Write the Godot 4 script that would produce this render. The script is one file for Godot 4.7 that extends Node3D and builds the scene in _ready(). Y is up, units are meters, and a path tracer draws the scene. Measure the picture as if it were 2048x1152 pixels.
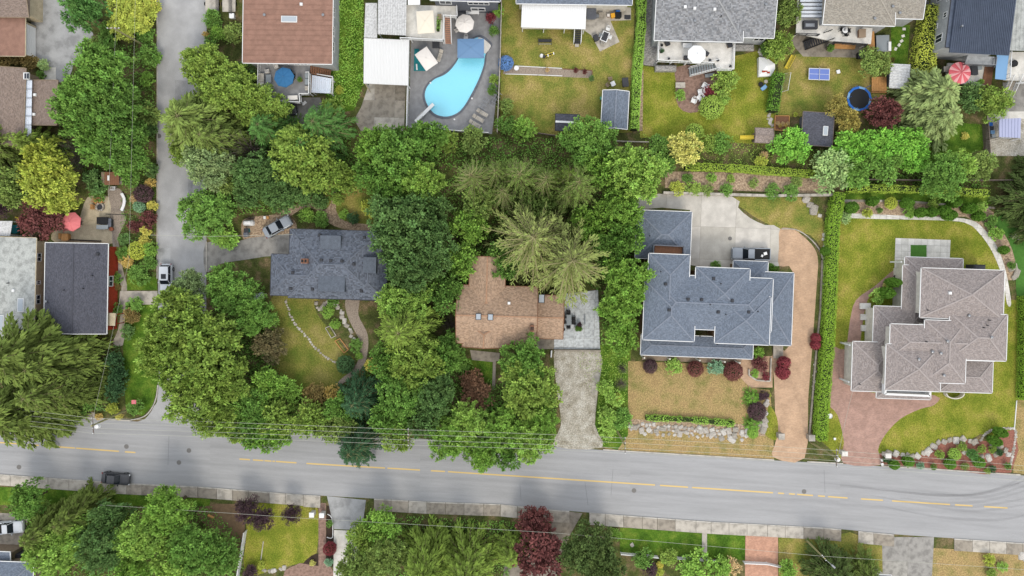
extends Node3D
# The place is measured on a 13-per-metre survey grid whose plumb point is (1040, 515); y is up, metres.
const GRID := 13.0
const OX := 1040.0
const OY := 515.0
const EYE := 105.0
const EXPO := 1.5
var M := {}
var TX := {}
var PROTO := {}
var used := {}
var rng := RandomNumberGenerator.new()

func W(x: float, y: float, h := 0.0) -> Vector3:
	var k := (EYE - h) / EYE / GRID
	return Vector3((x - OX) * k, h, (y - OY) * k)

func C(r: float, g: float, b: float, k := 1.0) -> Color:
	var c := Color(r / 255.0, g / 255.0, b / 255.0).srgb_to_linear() * (k / EXPO)
	return Color(minf(c.r, .86), minf(c.g, .86), minf(c.b, .86)).linear_to_srgb()

func numbered(n: String) -> String:
	used[n] = used.get(n, -1) + 1
	return n if used[n] == 0 else "%s_%03d" % [n, used[n]]

func tag(o: Node, label: String, cat: String, group := "", kind := "") -> void:
	o.set_meta("label", label)
	o.set_meta("category", cat)
	if group: o.set_meta("group", group)
	if kind: o.set_meta("kind", kind)

func thing(n: String, label: String, cat: String, at := Vector3.ZERO, turn := 0.0, group := "") -> Node3D:
	var o := Node3D.new()
	o.name = numbered(n)
	add_child(o)
	o.position = at
	o.rotation.y = turn
	tag(o, label, cat, group)
	return o

func copy_of(src: Node3D, label: String, at: Vector3, turn := 0.0, group := "") -> Node3D:
	var o: Node3D = src.duplicate()
	o.name = numbered(String(src.name).rstrip("0123456789").rstrip("_"))
	add_child(o)
	o.position = at
	o.rotation.y = turn
	o.set_meta("label", label)
	if group: o.set_meta("group", group)
	return o

# a part in its thing's own axes
func pl(n: String, m, mat: Material, par: Node) -> MeshInstance3D:
	var o := MeshInstance3D.new()
	o.name = n
	if m is SurfaceTool:
		m.generate_normals()
		o.mesh = m.commit()
	else:
		o.mesh = m
	o.material_override = mat
	par.add_child(o, true)
	return o

# a part whose shape is given in the place's axes
func pw(n: String, m, mat: Material, par: Node) -> MeshInstance3D:
	var o := pl(n, m, mat, par)
	if par != self and not par is MeshInstance3D:
		o.position = -par.position
	return o

func struct(n: String, m, mat: Material, label: String, cat: String) -> MeshInstance3D:
	var o := pl(numbered(n), m, mat, self)
	tag(o, label, cat, "", "structure")
	return o

func B() -> SurfaceTool:
	var st := SurfaceTool.new()
	st.begin(Mesh.PRIMITIVE_TRIANGLES)
	st.set_smooth_group(-1)
	return st

func tri(st: SurfaceTool, a: Vector3, b: Vector3, c: Vector3) -> void:
	st.add_vertex(a); st.add_vertex(b); st.add_vertex(c)

func q(st: SurfaceTool, a: Vector3, b: Vector3, c: Vector3, d: Vector3) -> void:
	tri(st, a, b, c); tri(st, a, c, d)

func quv(st: SurfaceTool, v: Array, uv: Array) -> void:
	for k in range(1, v.size() - 1):
		for i in [0, k, k + 1]:
			st.set_uv(uv[i]); st.add_vertex(v[i])

func bx(st: SurfaceTool, c: Vector3, s: Vector3, b := Basis()) -> void:
	var x := b.x * s.x * .5
	var y := b.y * s.y * .5
	var z := b.z * s.z * .5
	q(st, c - x + y - z, c + x + y - z, c + x + y + z, c - x + y + z)
	q(st, c - x - y + z, c + x - y + z, c + x - y - z, c - x - y - z)
	q(st, c - x + y + z, c + x + y + z, c + x - y + z, c - x - y + z)
	q(st, c + x + y - z, c - x + y - z, c - x - y - z, c + x - y - z)
	q(st, c + x + y + z, c + x + y - z, c + x - y - z, c + x - y + z)
	q(st, c - x + y - z, c - x + y + z, c - x - y + z, c - x - y - z)

# a box whose four upper edges are chamfered by k
func cbx(st: SurfaceTool, c: Vector3, s: Vector3, k: float, b := Basis()) -> void:
	var r := [[-.5, 0.0], [.5 - k / s.y, 0.0], [.5, k]]
	var ring := []
	for l in r:
		var hx: float = s.x * .5 - l[1]
		var hz: float = s.z * .5 - l[1]
		var o: Vector3 = c + b.y * s.y * l[0]
		ring.append([o - b.x * hx - b.z * hz, o + b.x * hx - b.z * hz, o + b.x * hx + b.z * hz, o - b.x * hx + b.z * hz])
	for i in 2:
		for j in 4:
			q(st, ring[i + 1][j], ring[i][j], ring[i][(j + 1) % 4], ring[i + 1][(j + 1) % 4])
	q(st, ring[2][0], ring[2][1], ring[2][2], ring[2][3])
	q(st, ring[0][3], ring[0][2], ring[0][1], ring[0][0])

func bar(st: SurfaceTool, a: Vector3, b: Vector3, w: float, h: float) -> void:
	var x := (b - a)
	var l := x.length()
	if l < .001: return
	x /= l
	var up := Vector3.UP if absf(x.y) < .95 else Vector3.RIGHT
	var z := x.cross(up).normalized()
	bx(st, (a + b) * .5, Vector3(l, h, w), Basis(x, z.cross(x), z))

func tube(st: SurfaceTool, p: Array, r: Array, n := 6) -> void:
	var rings := []
	for i in p.size():
		var d: Vector3 = (p[mini(i + 1, p.size() - 1)] - p[maxi(i - 1, 0)]).normalized()
		var u := d.cross(Vector3.RIGHT if absf(d.x) < .8 else Vector3.FORWARD).normalized()
		var v := d.cross(u)
		var ring := []
		for k in n:
			var a := TAU * k / n
			ring.append(p[i] + (u * cos(a) + v * sin(a)) * r[i])
		rings.append(ring)
	for i in p.size() - 1:
		for k in n:
			q(st, rings[i][k], rings[i][(k + 1) % n], rings[i + 1][(k + 1) % n], rings[i + 1][k])
	for e in [0, p.size() - 1]:
		if r[e] > .004:
			for k in range(1, n - 1):
				tri(st, rings[e][0], rings[e][k], rings[e][k + 1])

# profile: array of [radius, y]
func lathe(st: SurfaceTool, prof: Array, n := 12, at := Vector3.ZERO, b := Basis()) -> void:
	for i in prof.size() - 1:
		for k in n:
			var a := TAU * k / n
			var c := TAU * (k + 1) / n
			var f := func(r: float, y: float, t: float) -> Vector3: return at + b * Vector3(cos(t) * r, y, sin(t) * r)
			q(st, f.call(prof[i + 1][0], prof[i + 1][1], a), f.call(prof[i + 1][0], prof[i + 1][1], c), f.call(prof[i][0], prof[i][1], c), f.call(prof[i][0], prof[i][1], a))

func flat(pts: Array, h := 0.0) -> PackedVector2Array:
	var r := PackedVector2Array()
	for p in pts:
		var w := W(p[0], p[1], h)
		r.append(Vector2(w.x, w.z))
	return r

func smooth(pts: Array, n := 5, closed := true) -> Array:
	var r := []
	var m := pts.size()
	for i in (m if closed else m - 1):
		var g := func(k: int) -> Vector2:
			k = posmod(k, m) if closed else clampi(k, 0, m - 1)
			return Vector2(pts[k][0], pts[k][1])
		for s in n:
			var v: Vector2 = g.call(i).cubic_interpolate(g.call(i + 1), g.call(i - 1), g.call(i + 2), float(s) / n)
			r.append([v.x, v.y])
	if not closed: r.append(pts[m - 1])
	return r

func prism(st: SurfaceTool, poly: PackedVector2Array, y0: float, y1: float) -> void:
	var idx := Geometry2D.triangulate_polygon(poly)
	for i in range(0, idx.size(), 3):
		var v := []
		for k in 3: v.append(Vector3(poly[idx[i + k]].x, y1, poly[idx[i + k]].y))
		if (v[1] - v[0]).cross(v[2] - v[0]).y > 0: v.reverse()
		tri(st, v[0], v[1], v[2])
	if y1 - y0 > .0005:
		var cw := Geometry2D.is_polygon_clockwise(poly)
		for i in poly.size():
			var a := poly[i]
			var b := poly[(i + 1) % poly.size()]
			if cw:
				var t := a
				a = b
				b = t
			q(st, Vector3(a.x, y1, a.y), Vector3(a.x, y0, a.y), Vector3(b.x, y0, b.y), Vector3(b.x, y1, b.y))

func sheet(n: String, pts: Array, y: float, mat: Material, label: String, cat: String) -> MeshInstance3D:
	var st := B()
	prism(st, flat(pts), 0.0, y)
	return struct(n, st, mat, label, cat)

# a paved surface cut into slabs, each a part of its own; the joints lie open
func slabs(o: Node, pts: Array, cw: float, ch: float, turn: float, y: float, mats: Array, gap := .016, n := "slab") -> void:
	var poly := flat(pts)
	var lo := Vector2(1e9, 1e9)
	var hi := -lo
	for p in poly:
		var r := p.rotated(-turn)
		lo = lo.min(r); hi = hi.max(r)
	var i := 0
	var bed := B()
	prism(bed, poly, 0.0, y - .012)
	pw("joint_fill", bed, M.joint, o)
	var x := lo.x
	while x < hi.x:
		var z := lo.y
		while z < hi.y:
			var cell := PackedVector2Array()
			for c in [[gap, gap], [cw - gap, gap], [cw - gap, ch - gap], [gap, ch - gap]]:
				cell.append(Vector2(x + c[0], z + c[1]).rotated(turn))
			for piece in Geometry2D.intersect_polygons(poly, cell):
				if absf(area(piece)) > .05:
					var st := B()
					prism(st, piece, 0.0, y + rng.randf_range(-.004, .004))
					pw(n, st, mats[rng.randi() % mats.size()], o)
					i += 1
			z += ch
		x += cw

func area(p: PackedVector2Array) -> float:
	var a := 0.0
	for i in p.size(): a += p[i].cross(p[(i + 1) % p.size()])
	return a * .5

# ---------------------------------------------------------------- textures and materials
func noise_tex(size: int, freq: float, oct: int, ramp: Array, seed_ := 1, type := FastNoiseLite.TYPE_SIMPLEX_SMOOTH) -> NoiseTexture2D:
	var f := FastNoiseLite.new()
	f.seed = seed_
	f.noise_type = type
	f.frequency = freq
	f.fractal_octaves = oct
	f.fractal_gain = .55
	var g := Gradient.new()
	var offs := PackedFloat32Array()
	var cols := PackedColorArray()
	for r in ramp:
		offs.append(r[0]); cols.append(r[1])
	g.offsets = offs
	g.colors = cols
	var t := NoiseTexture2D.new()
	t.width = size; t.height = size
	t.seamless = true
	t.noise = f
	t.color_ramp = g
	return t

func grey(v: float) -> Color: return Color(v, v, v).linear_to_srgb()

func mk(col: Color, rough := .9, blotch := "blotch", bs := 9.0, fine := "fine", fs := 1.7, bump := 0.0) -> StandardMaterial3D:
	var m := StandardMaterial3D.new()
	var l := col.srgb_to_linear() * 1.36
	m.albedo_color = Color(minf(l.r, 1), minf(l.g, 1), minf(l.b, 1)).linear_to_srgb()
	m.roughness = rough
	m.metallic_specular = .3
	m.albedo_texture = TX[blotch]
	m.uv1_triplanar = true
	m.uv1_world_triplanar = true
	m.uv1_scale = Vector3.ONE / bs
	m.detail_enabled = true
	m.detail_albedo = TX[fine]
	m.detail_blend_mode = BaseMaterial3D.BLEND_MODE_MUL
	m.detail_uv_layer = BaseMaterial3D.DETAIL_UV_2
	m.uv2_triplanar = true
	m.uv2_world_triplanar = true
	m.uv2_scale = Vector3.ONE / (fs * 3.2)
	if bump > 0.0:
		m.heightmap_enabled = true
		m.heightmap_texture = TX[blotch]
		m.heightmap_scale = bump
	return m

# a coloured ground texture
func mkc(tex: String, ts: float, fine := "blades", fs := 8.5) -> StandardMaterial3D:
	var m := mk(Color.WHITE, .95, tex, ts, fine, fs)
	m.albedo_color = Color.WHITE
	m.metallic_specular = .1
	return m

func plain(col: Color, rough := .6, metal := 0.0) -> StandardMaterial3D:
	var m := StandardMaterial3D.new()
	m.albedo_color = col
	m.roughness = rough
	m.metallic = metal
	m.metallic_specular = .35
	return m

func glass(col: Color, a := .35) -> StandardMaterial3D:
	var m := plain(col, .08)
	m.albedo_color.a = a
	m.transparency = BaseMaterial3D.TRANSPARENCY_ALPHA
	m.metallic_specular = .6
	return m

func shingle(col: Color, tex := "shingle", k := 1.0) -> StandardMaterial3D:
	var m := mk((col.srgb_to_linear() * 1.16).linear_to_srgb(), .92, "blotch", 5.0, "fine", .9)
	m.uv1_triplanar = false
	m.uv1_world_triplanar = false
	m.albedo_texture = TX[tex]
	m.uv1_scale = Vector3(k, k, 1)
	m.heightmap_enabled = true
	m.heightmap_texture = TX[tex]
	m.heightmap_scale = 2.5
	return m

func shingle_image(lo: float, hi: float, tabw: int, rowh: int, seed_: int) -> ImageTexture:
	var r := RandomNumberGenerator.new()
	r.seed = seed_
	var im := Image.create(512, 512, false, Image.FORMAT_RGB8)
	var y := 0
	while y < 512:
		var x := -r.randi_range(0, tabw)
		while x < 512:
			var w := r.randi_range(tabw / 2, tabw * 3 / 2)
			var v := lerpf(lo, hi, r.randf())
			var t := r.randf_range(-.015, .015)
			im.fill_rect(Rect2i(x, y, w, rowh), Color(v + t, v, v - t).linear_to_srgb())
			im.fill_rect(Rect2i(x, y, w, 2), grey(v * .8))
			x += w
		y += rowh
	return ImageTexture.create_from_image(im)

func road_image() -> ImageTexture:
	var f := FastNoiseLite.new()
	f.seed = 5
	f.frequency = .02
	f.fractal_octaves = 4
	var g := FastNoiseLite.new()
	g.seed = 9
	g.frequency = .05
	var im := Image.create(1024, 256, false, Image.FORMAT_RGB8)
	for y in 256:
		var v := y / 256.0
		var band := 0.0
		for b in [[.16, .05, .5], [.33, .04, .8], [.60, .035, 1.0], [.80, .05, .6]]:
			band += exp(-pow((v - b[0]) / b[1], 2)) * b[2]
		for x in 1024:
			var s := f.get_noise_2d(x * .12, y * 2.6) + .5 * g.get_noise_2d(x * .4, y * 5.0)
			var k := .9 + .1 * s - .09 * band * (.75 + .9 * f.get_noise_2d(x * .1 + 300, y * .6))
			im.set_pixel(x, y, Color(k * .985, k * .99, k).linear_to_srgb())
	return ImageTexture.create_from_image(im)

func make_textures() -> void:
	TX.fine = noise_tex(256, .09, 3, [[.1, grey(.74)], [.9, grey(1)]], 3)
	TX.grain = noise_tex(256, .22, 2, [[.15, grey(.58)], [.85, grey(1)]], 4)
	TX.blades = noise_tex(512, .2, 3, [[.2, grey(.5)], [.8, grey(1)]], 14)
	TX.blotch = noise_tex(512, .011, 5, [[.2, grey(.8)], [.8, grey(1)]], 5)
	TX.stain = noise_tex(512, .014, 5, [[.25, grey(.66)], [.5, grey(.88)], [.8, grey(1)]], 6)
	TX.dry = noise_tex(512, .014, 6, [[.05, C(126, 122, 74, 1.6)], [.35, C(152, 136, 92, 1.6)], [.65, C(164, 142, 100, 1.6)], [.95, C(152, 130, 92, 1.6)]], 7)
	TX.olive = noise_tex(512, .012, 6, [[.05, C(98, 114, 50, 1.6)], [.4, C(126, 127, 64, 1.6)], [.6, C(141, 134, 74, 1.6)], [.95, C(164, 146, 96, 1.6)]], 8)
	TX.green = noise_tex(512, .012, 6, [[.05, C(102, 118, 40, 1.55)], [.5, C(130, 136, 54, 1.55)], [.95, C(158, 148, 78, 1.55)]], 9)
	TX.lush = noise_tex(512, .014, 6, [[.1, C(62, 92, 32, 1.55)], [.5, C(84, 116, 40, 1.55)], [.9, C(112, 132, 54, 1.55)]], 10)
	TX.soil = noise_tex(512, .014, 6, [[.1, C(66, 72, 42, 1.55)], [.45, C(86, 94, 52, 1.55)], [.6, C(100, 96, 64, 1.55)], [.9, C(130, 114, 88, 1.55)]], 11)
	TX.bed = noise_tex(512, .03, 5, [[.1, C(134, 114, 96, 1.55)], [.5, C(166, 146, 124, 1.55)], [.9, C(192, 172, 146, 1.55)]], 12)
	TX.gravel = noise_tex(512, .016, 6, [[.1, C(146, 140, 124, 1.5)], [.4, C(170, 165, 153, 1.5)], [.9, C(196, 193, 184, 1.5)]], 13)
	TX.shingle = shingle_image(.62, 1.0, 20, 14, 21)
	TX.shake = shingle_image(.5, 1.0, 26, 22, 22)
	TX.fleck = shingle_image(.5, 1.0, 28, 22, 23)
	TX.comp = shingle_image(.62, 1.0, 26, 16, 25)
	TX.brick = shingle_image(.8, 1.0, 16, 8, 24)
	TX.road = road_image()

# ---------------------------------------------------------------- plants
func leaf_mesh(v: PackedVector3Array, nrm: PackedVector3Array, col: PackedColorArray) -> ArrayMesh:
	var a := []
	a.resize(Mesh.ARRAY_MAX)
	a[Mesh.ARRAY_VERTEX] = v
	a[Mesh.ARRAY_NORMAL] = nrm
	a[Mesh.ARRAY_COLOR] = col
	var m := ArrayMesh.new()
	m.add_surface_from_arrays(Mesh.PRIMITIVE_TRIANGLES, a)
	return m

var LV := PackedVector3Array()
var LN := PackedVector3Array()
var LC := PackedColorArray()

func leaves_begin() -> void:
	LV = PackedVector3Array(); LN = PackedVector3Array(); LC = PackedColorArray()

func leaves_end() -> ArrayMesh:
	return leaf_mesh(LV, LN, LC)

# one folded leaf: base at p, pointing along d, facing n
func leaf(p: Vector3, d: Vector3, n: Vector3, l: float, w: float, c: Color) -> void:
	var s := d.cross(n).normalized() * w * .5
	n = s.cross(d).normalized()
	if n.y < 0: n = -n
	var tip := p + d * l - n * l * .12
	var a := p + d * l * .45 + s + n * w * .12
	var b := p + d * l * .45 - s + n * w * .12
	var na := (n - s * .6 / maxf(w, .001)).normalized()
	var nb := (n + s * .6 / maxf(w, .001)).normalized()
	# front faces run clockwise about their normal
	if (a - p).cross(tip - p).dot(n) > 0:
		LV.append(p); LV.append(tip); LV.append(a)
	else:
		LV.append(p); LV.append(a); LV.append(tip)
	if (tip - p).cross(b - p).dot(n) > 0:
		LV.append(p); LV.append(b); LV.append(tip)
	else:
		LV.append(p); LV.append(tip); LV.append(b)
	for k in 3: LN.append(na)
	for k in 3: LN.append(nb)
	for k in 6: LC.append(c)

func rnd_dir() -> Vector3:
	var z := rng.randf_range(-1, 1)
	var a := rng.randf() * TAU
	var r := sqrt(1 - z * z)
	return Vector3(r * cos(a), z, r * sin(a))

func tint(lo: float, hi: float, warm := .0) -> Color:
	var v := rng.randf_range(lo, hi)
	return Color(clampf(v * (1 + warm), 0, 1), v, clampf(v * (1 - absf(warm)), 0, 1))

# a broad crown: lobes > clumps > leaves, in a space of radius 1 and height 1 (drawn for a true height of asp)
func broad(lobes: int, clumps: int, n: int, size: float, asp: float, seed_: int, low := .18, lr := .38, tight := .13) -> ArrayMesh:
	rng.seed = seed_
	leaves_begin()
	var mid := asp * (.5 + low * .5)
	var ry := asp - mid
	for i in lobes:
		var d := rnd_dir()
		if d.y < -.25: d.y *= -1
		var k := .42 + .3 * rng.randf() if i > lobes / 5 else .15
		var r := lr * rng.randf_range(.75, 1.25)
		var c := Vector3(d.x * (1.0 - r * .8) * clampf(k * 1.35, 0, 1), mid + d.y * (ry - r * .8) * clampf(k * 1.45, 0, 1), d.z * (1.0 - r * .8) * clampf(k * 1.35, 0, 1))
		var tone := rng.randf_range(.82, 1.0)
		for j in clumps:
			var e := rnd_dir()
			e = (e + Vector3(0, .35, 0) + Vector3(d.x, 0, d.z) * .25).normalized()
			var cc := c + e * r * rng.randf_range(.78, 1.08)
			var ct := tone * rng.randf_range(.66, 1.0)
			var warm := rng.randf_range(-.06, .07)
			for l in n:
				var g := rnd_dir() * rng.randf() * tight
				var dir := (g.normalized() + e * .5 + rnd_dir() * .6).normalized()
				var nn := (e * .55 + Vector3(0, .65, 0) + rnd_dir() * .65).normalized()
				var p := cc + g
				p.y /= asp
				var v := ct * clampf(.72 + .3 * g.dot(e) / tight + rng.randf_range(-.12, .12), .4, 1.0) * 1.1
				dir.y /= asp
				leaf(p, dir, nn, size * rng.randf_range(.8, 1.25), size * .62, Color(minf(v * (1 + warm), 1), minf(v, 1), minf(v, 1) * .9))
	return leaves_end()

# whorled conifer: radius 1, height 1 (true height asp)
func whorled(levels: int, per: int, tw: int, asp: float, seed_: int, droop: float, plume: float, wood: SurfaceTool, tipl := .2) -> ArrayMesh:
	rng.seed = seed_
	leaves_begin()
	for i in levels:
		var t := (i + rng.randf_range(.0, .8)) / levels
		var y0 := lerpf(.12, .985, t) * asp
		var ln := pow(1 - t, .72) * 1.0 + .05
		var cnt := maxi(4, int(per * (1 - .45 * t)))
		var a0 := rng.randf() * TAU
		for b in cnt:
			var az := a0 + TAU * (b + rng.randf_range(-.3, .3)) / cnt
			var L := ln * rng.randf_range(.68, 1.08)
			var out := Vector3(cos(az), 0, sin(az))
			var side := Vector3(-sin(az), 0, cos(az))
			var rise := lerpf(.12, .75, t * t)
			var bt := rng.randf_range(.8, 1.0)
			var bend := rng.randf_range(-.12, .12)
			var at := func(s: float) -> Vector3:
				var v := out * L * s + side * bend * s * s * L + Vector3(0, y0 + L * (rise * s - droop * s * s), 0)
				return Vector3(v.x, v.y / asp, v.z)
			if wood:
				var w0 := (.019 if plume == 0.0 else .012) * (.4 + ln)
				var pts := []
				for s in [0.0, .35, .7, .97]: pts.append(at.call(s))
				tube(wood, pts, [w0, w0 * .7, w0 * .45, w0 * .15], 3)
			var m := maxi(3, int(tw * (L * .75 + .25)))
			for k in m:
				var s := lerpf(.16, 1.0, (k + rng.randf()) / m)
				var p: Vector3 = at.call(s)
				for sg in [-1, 1]:
					var dir: Vector3 = (out * rng.randf_range(.55, 1.0) + side * sg * rng.randf_range(.5, 1.0) + Vector3(0, rng.randf_range(-.35, .1) - plume * .5, 0)).normalized()
					var tl: float = tipl * (.55 + .45 * L) * rng.randf_range(.65, 1.2) * (1.15 - .5 * s)
					var nn := (Vector3.UP + rnd_dir() * (.35 + plume * .5)).normalized()
					for h in 2:
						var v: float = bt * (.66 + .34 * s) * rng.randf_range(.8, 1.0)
						var dd := dir
						if h == 1: dd = (dir + out * .6 + rnd_dir() * .4).normalized()
						dd.y /= asp
						var pp: Vector3 = p + (dir * tl * .5 if h == 1 else Vector3.ZERO)
						if h == 1: pp.y = p.y + dir.y * tl * .5 / asp
						leaf(pp, dd, nn, tl * (1.0 if h == 0 else .75), tl * (.26 + plume * .22), Color(minf(v * 1.03, 1), v, v * .88))
			# needles over the end of the branch
			for k in 3:
				var p2: Vector3 = at.call(.9 + .05 * k)
				var d2 := (out + rnd_dir() * .35).normalized()
				d2.y /= asp
				leaf(p2, d2, Vector3.UP, tipl * .6, tipl * .2, Color(bt, bt, bt * .86))
	return leaves_end()

# a clipped or columnar body: leaves on an egg-shaped skin
func egg(n: int, size: float, asp: float, seed_: int, power: float, lump := .06) -> ArrayMesh:
	rng.seed = seed_
	leaves_begin()
	var f := FastNoiseLite.new()
	f.seed = seed_
	f.frequency = 1.6
	for i in n:
		var e := rnd_dir()
		var y := e.y * .5 + .5
		var rr := pow(sin(PI * clampf(lerpf(.06, 1.0, y), 0, 1)), power) if power > 0 else sqrt(maxf(0, 1 - e.y * e.y))
		var h := Vector2(e.x, e.z).normalized() * rr
		var k := 1.0 + lump * 2.0 * f.get_noise_3d(e.x, e.y, e.z) - rng.randf() * .12
		var nn := (e + rnd_dir() * .5 + Vector3(0, .3, 0)).normalized()
		var d := (Vector3(0, .2, 0) + e * .25 + rnd_dir()).normalized()
		var v := rng.randf_range(.7, 1.0) * (1 + lump * f.get_noise_3d(e.x * 2, e.y * 2, e.z * 2) * 3)
		d.y /= asp
		leaf(Vector3(h.x * k, y * (.9 + .1 * k), h.y * k), d, nn, size * rng.randf_range(.7, 1.2), size * .5, Color(minf(v * 1.03, 1), minf(v, 1), v * .86))
	return leaves_end()

func trunk_mesh(seed_: int, limbs := 6) -> ArrayMesh:
	rng.seed = seed_
	var st := B()
	tube(st, [Vector3.ZERO, Vector3(.01, .25, 0), Vector3(0, .55, .015), Vector3(.01, .8, 0)], [.07, .052, .035, .012], 7)
	for i in limbs:
		var a := TAU * i / limbs + rng.randf()
		var y := rng.randf_range(.2, .55)
		tube(st, [Vector3(0, y, 0), Vector3(cos(a) * .28, y + .13, sin(a) * .28), Vector3(cos(a) * .6, y + .22, sin(a) * .6)], [.03, .02, .006], 5)
	st.generate_normals()
	return st.commit()

func make_protos() -> void:
	PROTO.big = [broad(40, 10, 23, .074, 1.5, 11, .18, .29, .085), broad(34, 11, 24, .078, 1.5, 12, .15, .33, .09), broad(46, 9, 22, .07, 1.5, 13, .18, .27, .08), broad(30, 13, 24, .076, 1.5, 14, .2, .36, .085)]
	PROTO.med = [broad(18, 9, 19, .11, 1.4, 21, .12, .37, .13), broad(22, 8, 18, .105, 1.4, 22, .1, .34, .12), broad(16, 10, 20, .115, 1.4, 23, .1, .4, .13)]
	PROTO.shrub = [broad(9, 9, 14, .18, 1.2, 31, .05, .46, .18), broad(11, 8, 12, .17, 1.2, 32, .05, .43, .17), broad(8, 10, 13, .19, 1.2, 33, .05, .5, .2)]
	PROTO.lacy = [broad(20, 10, 20, .075, 1.2, 41, .25, .36, .14), broad(16, 10, 20, .085, 1.2, 42, .2, .4, .16)]
	PROTO.ball = [egg(2400, .15, 1.0, 51, 0.0), egg(2400, .14, 1.0, 52, 0.0, .1)]
	PROTO.column = [egg(1300, .3, 3.5, 55, .62), egg(1300, .28, 3.5, 56, .55, .1)]
	PROTO.wood = {}
	for s in [["spruce", 15, 11, 11, 2.6, .24, .0, .12], ["plume", 15, 10, 14, 2.2, .42, .5, .24], ["fir", 17, 11, 12, 2.4, .3, .2, .2], ["spray", 7, 10, 7, 1.1, .45, .2, .26]]:
		PROTO[s[0]] = []
		PROTO.wood[s[0]] = []
		for k in (1 if s[0] == "spray" else 3):
			var w := B()
			PROTO[s[0]].append(whorled(s[1] + [0, -2, 2][k], s[2] + [0, 1, -2][k], s[3], s[4], 61 + k + s[1], s[5] + .06 * k, s[6], w, s[7] * [1.0, .85, 1.15][k]))
			w.generate_normals()
			PROTO.wood[s[0]].append(w.commit())
	PROTO.trunk = [trunk_mesh(71), trunk_mesh(72)]
	rng.seed = 90
	var tw := B()
	for i in 90:
		var d := rnd_dir()
		d.y = absf(d.y)
		var p := [Vector3(0, .05, 0)]
		var r := [.022]
		for k in 3:
			d = (d + rnd_dir() * .45).normalized()
			p.append(p[k] + d * .36)
			r.append(.014 - k * .004)
		tube(tw, p, r, 3)
		for k in 3:
			var e := (d + rnd_dir() * .8).normalized()
			tube(tw, [p[k + 1], p[k + 1] + e * .3], [.008, .003], 3)
	tw.generate_normals()
	PROTO.twigs = [tw.commit()]

func leafmat(key: String, k := 1.0) -> StandardMaterial3D:
	var id := "leaf_%s_%d" % [key, k * 100]
	if not M.has(id):
		var m := StandardMaterial3D.new()
		var c: Color = LEAF[key]
		var l := C(c.r8, c.g8, c.b8, 3.15 * k).srgb_to_linear()
		var y := l.r * .3 + l.g * .6 + l.b * .1
		l = l.lerp(Color(y, y, y), .13)
		m.albedo_color = l.linear_to_srgb()
		m.vertex_color_use_as_albedo = true
		m.roughness = .75
		m.metallic_specular = .2
		m.resource_name = id
		m.backlight_enabled = true
		m.backlight = Color(.2, .2, .14)
		M[id] = m
	return M[id]

var LEAF := {
	"green": Color8(93, 132, 50), "mid": Color8(84, 120, 46), "dark": Color8(82, 114, 60), "deep": Color8(56, 88, 56), "lime": Color8(124, 158, 62), "bright": Color8(104, 158, 46),
	"yellow": Color8(142, 154, 48), "gold": Color8(186, 166, 70), "olive": Color8(108, 130, 60), "moss": Color8(114, 140, 52), "grey": Color8(124, 146, 96), "silver": Color8(124, 144, 90),
	"blue": Color8(54, 90, 62), "teal": Color8(104, 142, 116), "plum": Color8(74, 56, 66), "ochre": Color8(142, 132, 64), "maroon": Color8(96, 56, 58), "wine": Color8(112, 48, 60), "rust": Color8(118, 102, 58),
	"brown": Color8(98, 92, 64), "spruce": Color8(128, 142, 80), "pine": Color8(112, 138, 66), "fir": Color8(78, 122, 58), "cream": Color8(190, 188, 88), "hedge": Color8(100, 134, 26), "conehedge": Color8(114, 138, 38),
	"fresh": Color8(108, 146, 50), "cedar": Color8(100, 120, 52), "umber": Color8(106, 78, 62), "salmon": Color8(198, 148, 108), "orange": Color8(176, 148, 76), "cyp": Color8(74, 112, 30), "hydr": Color8(74, 112, 190), "pale": Color8(132, 160, 100), "night": Color8(76, 96, 48),
}

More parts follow.
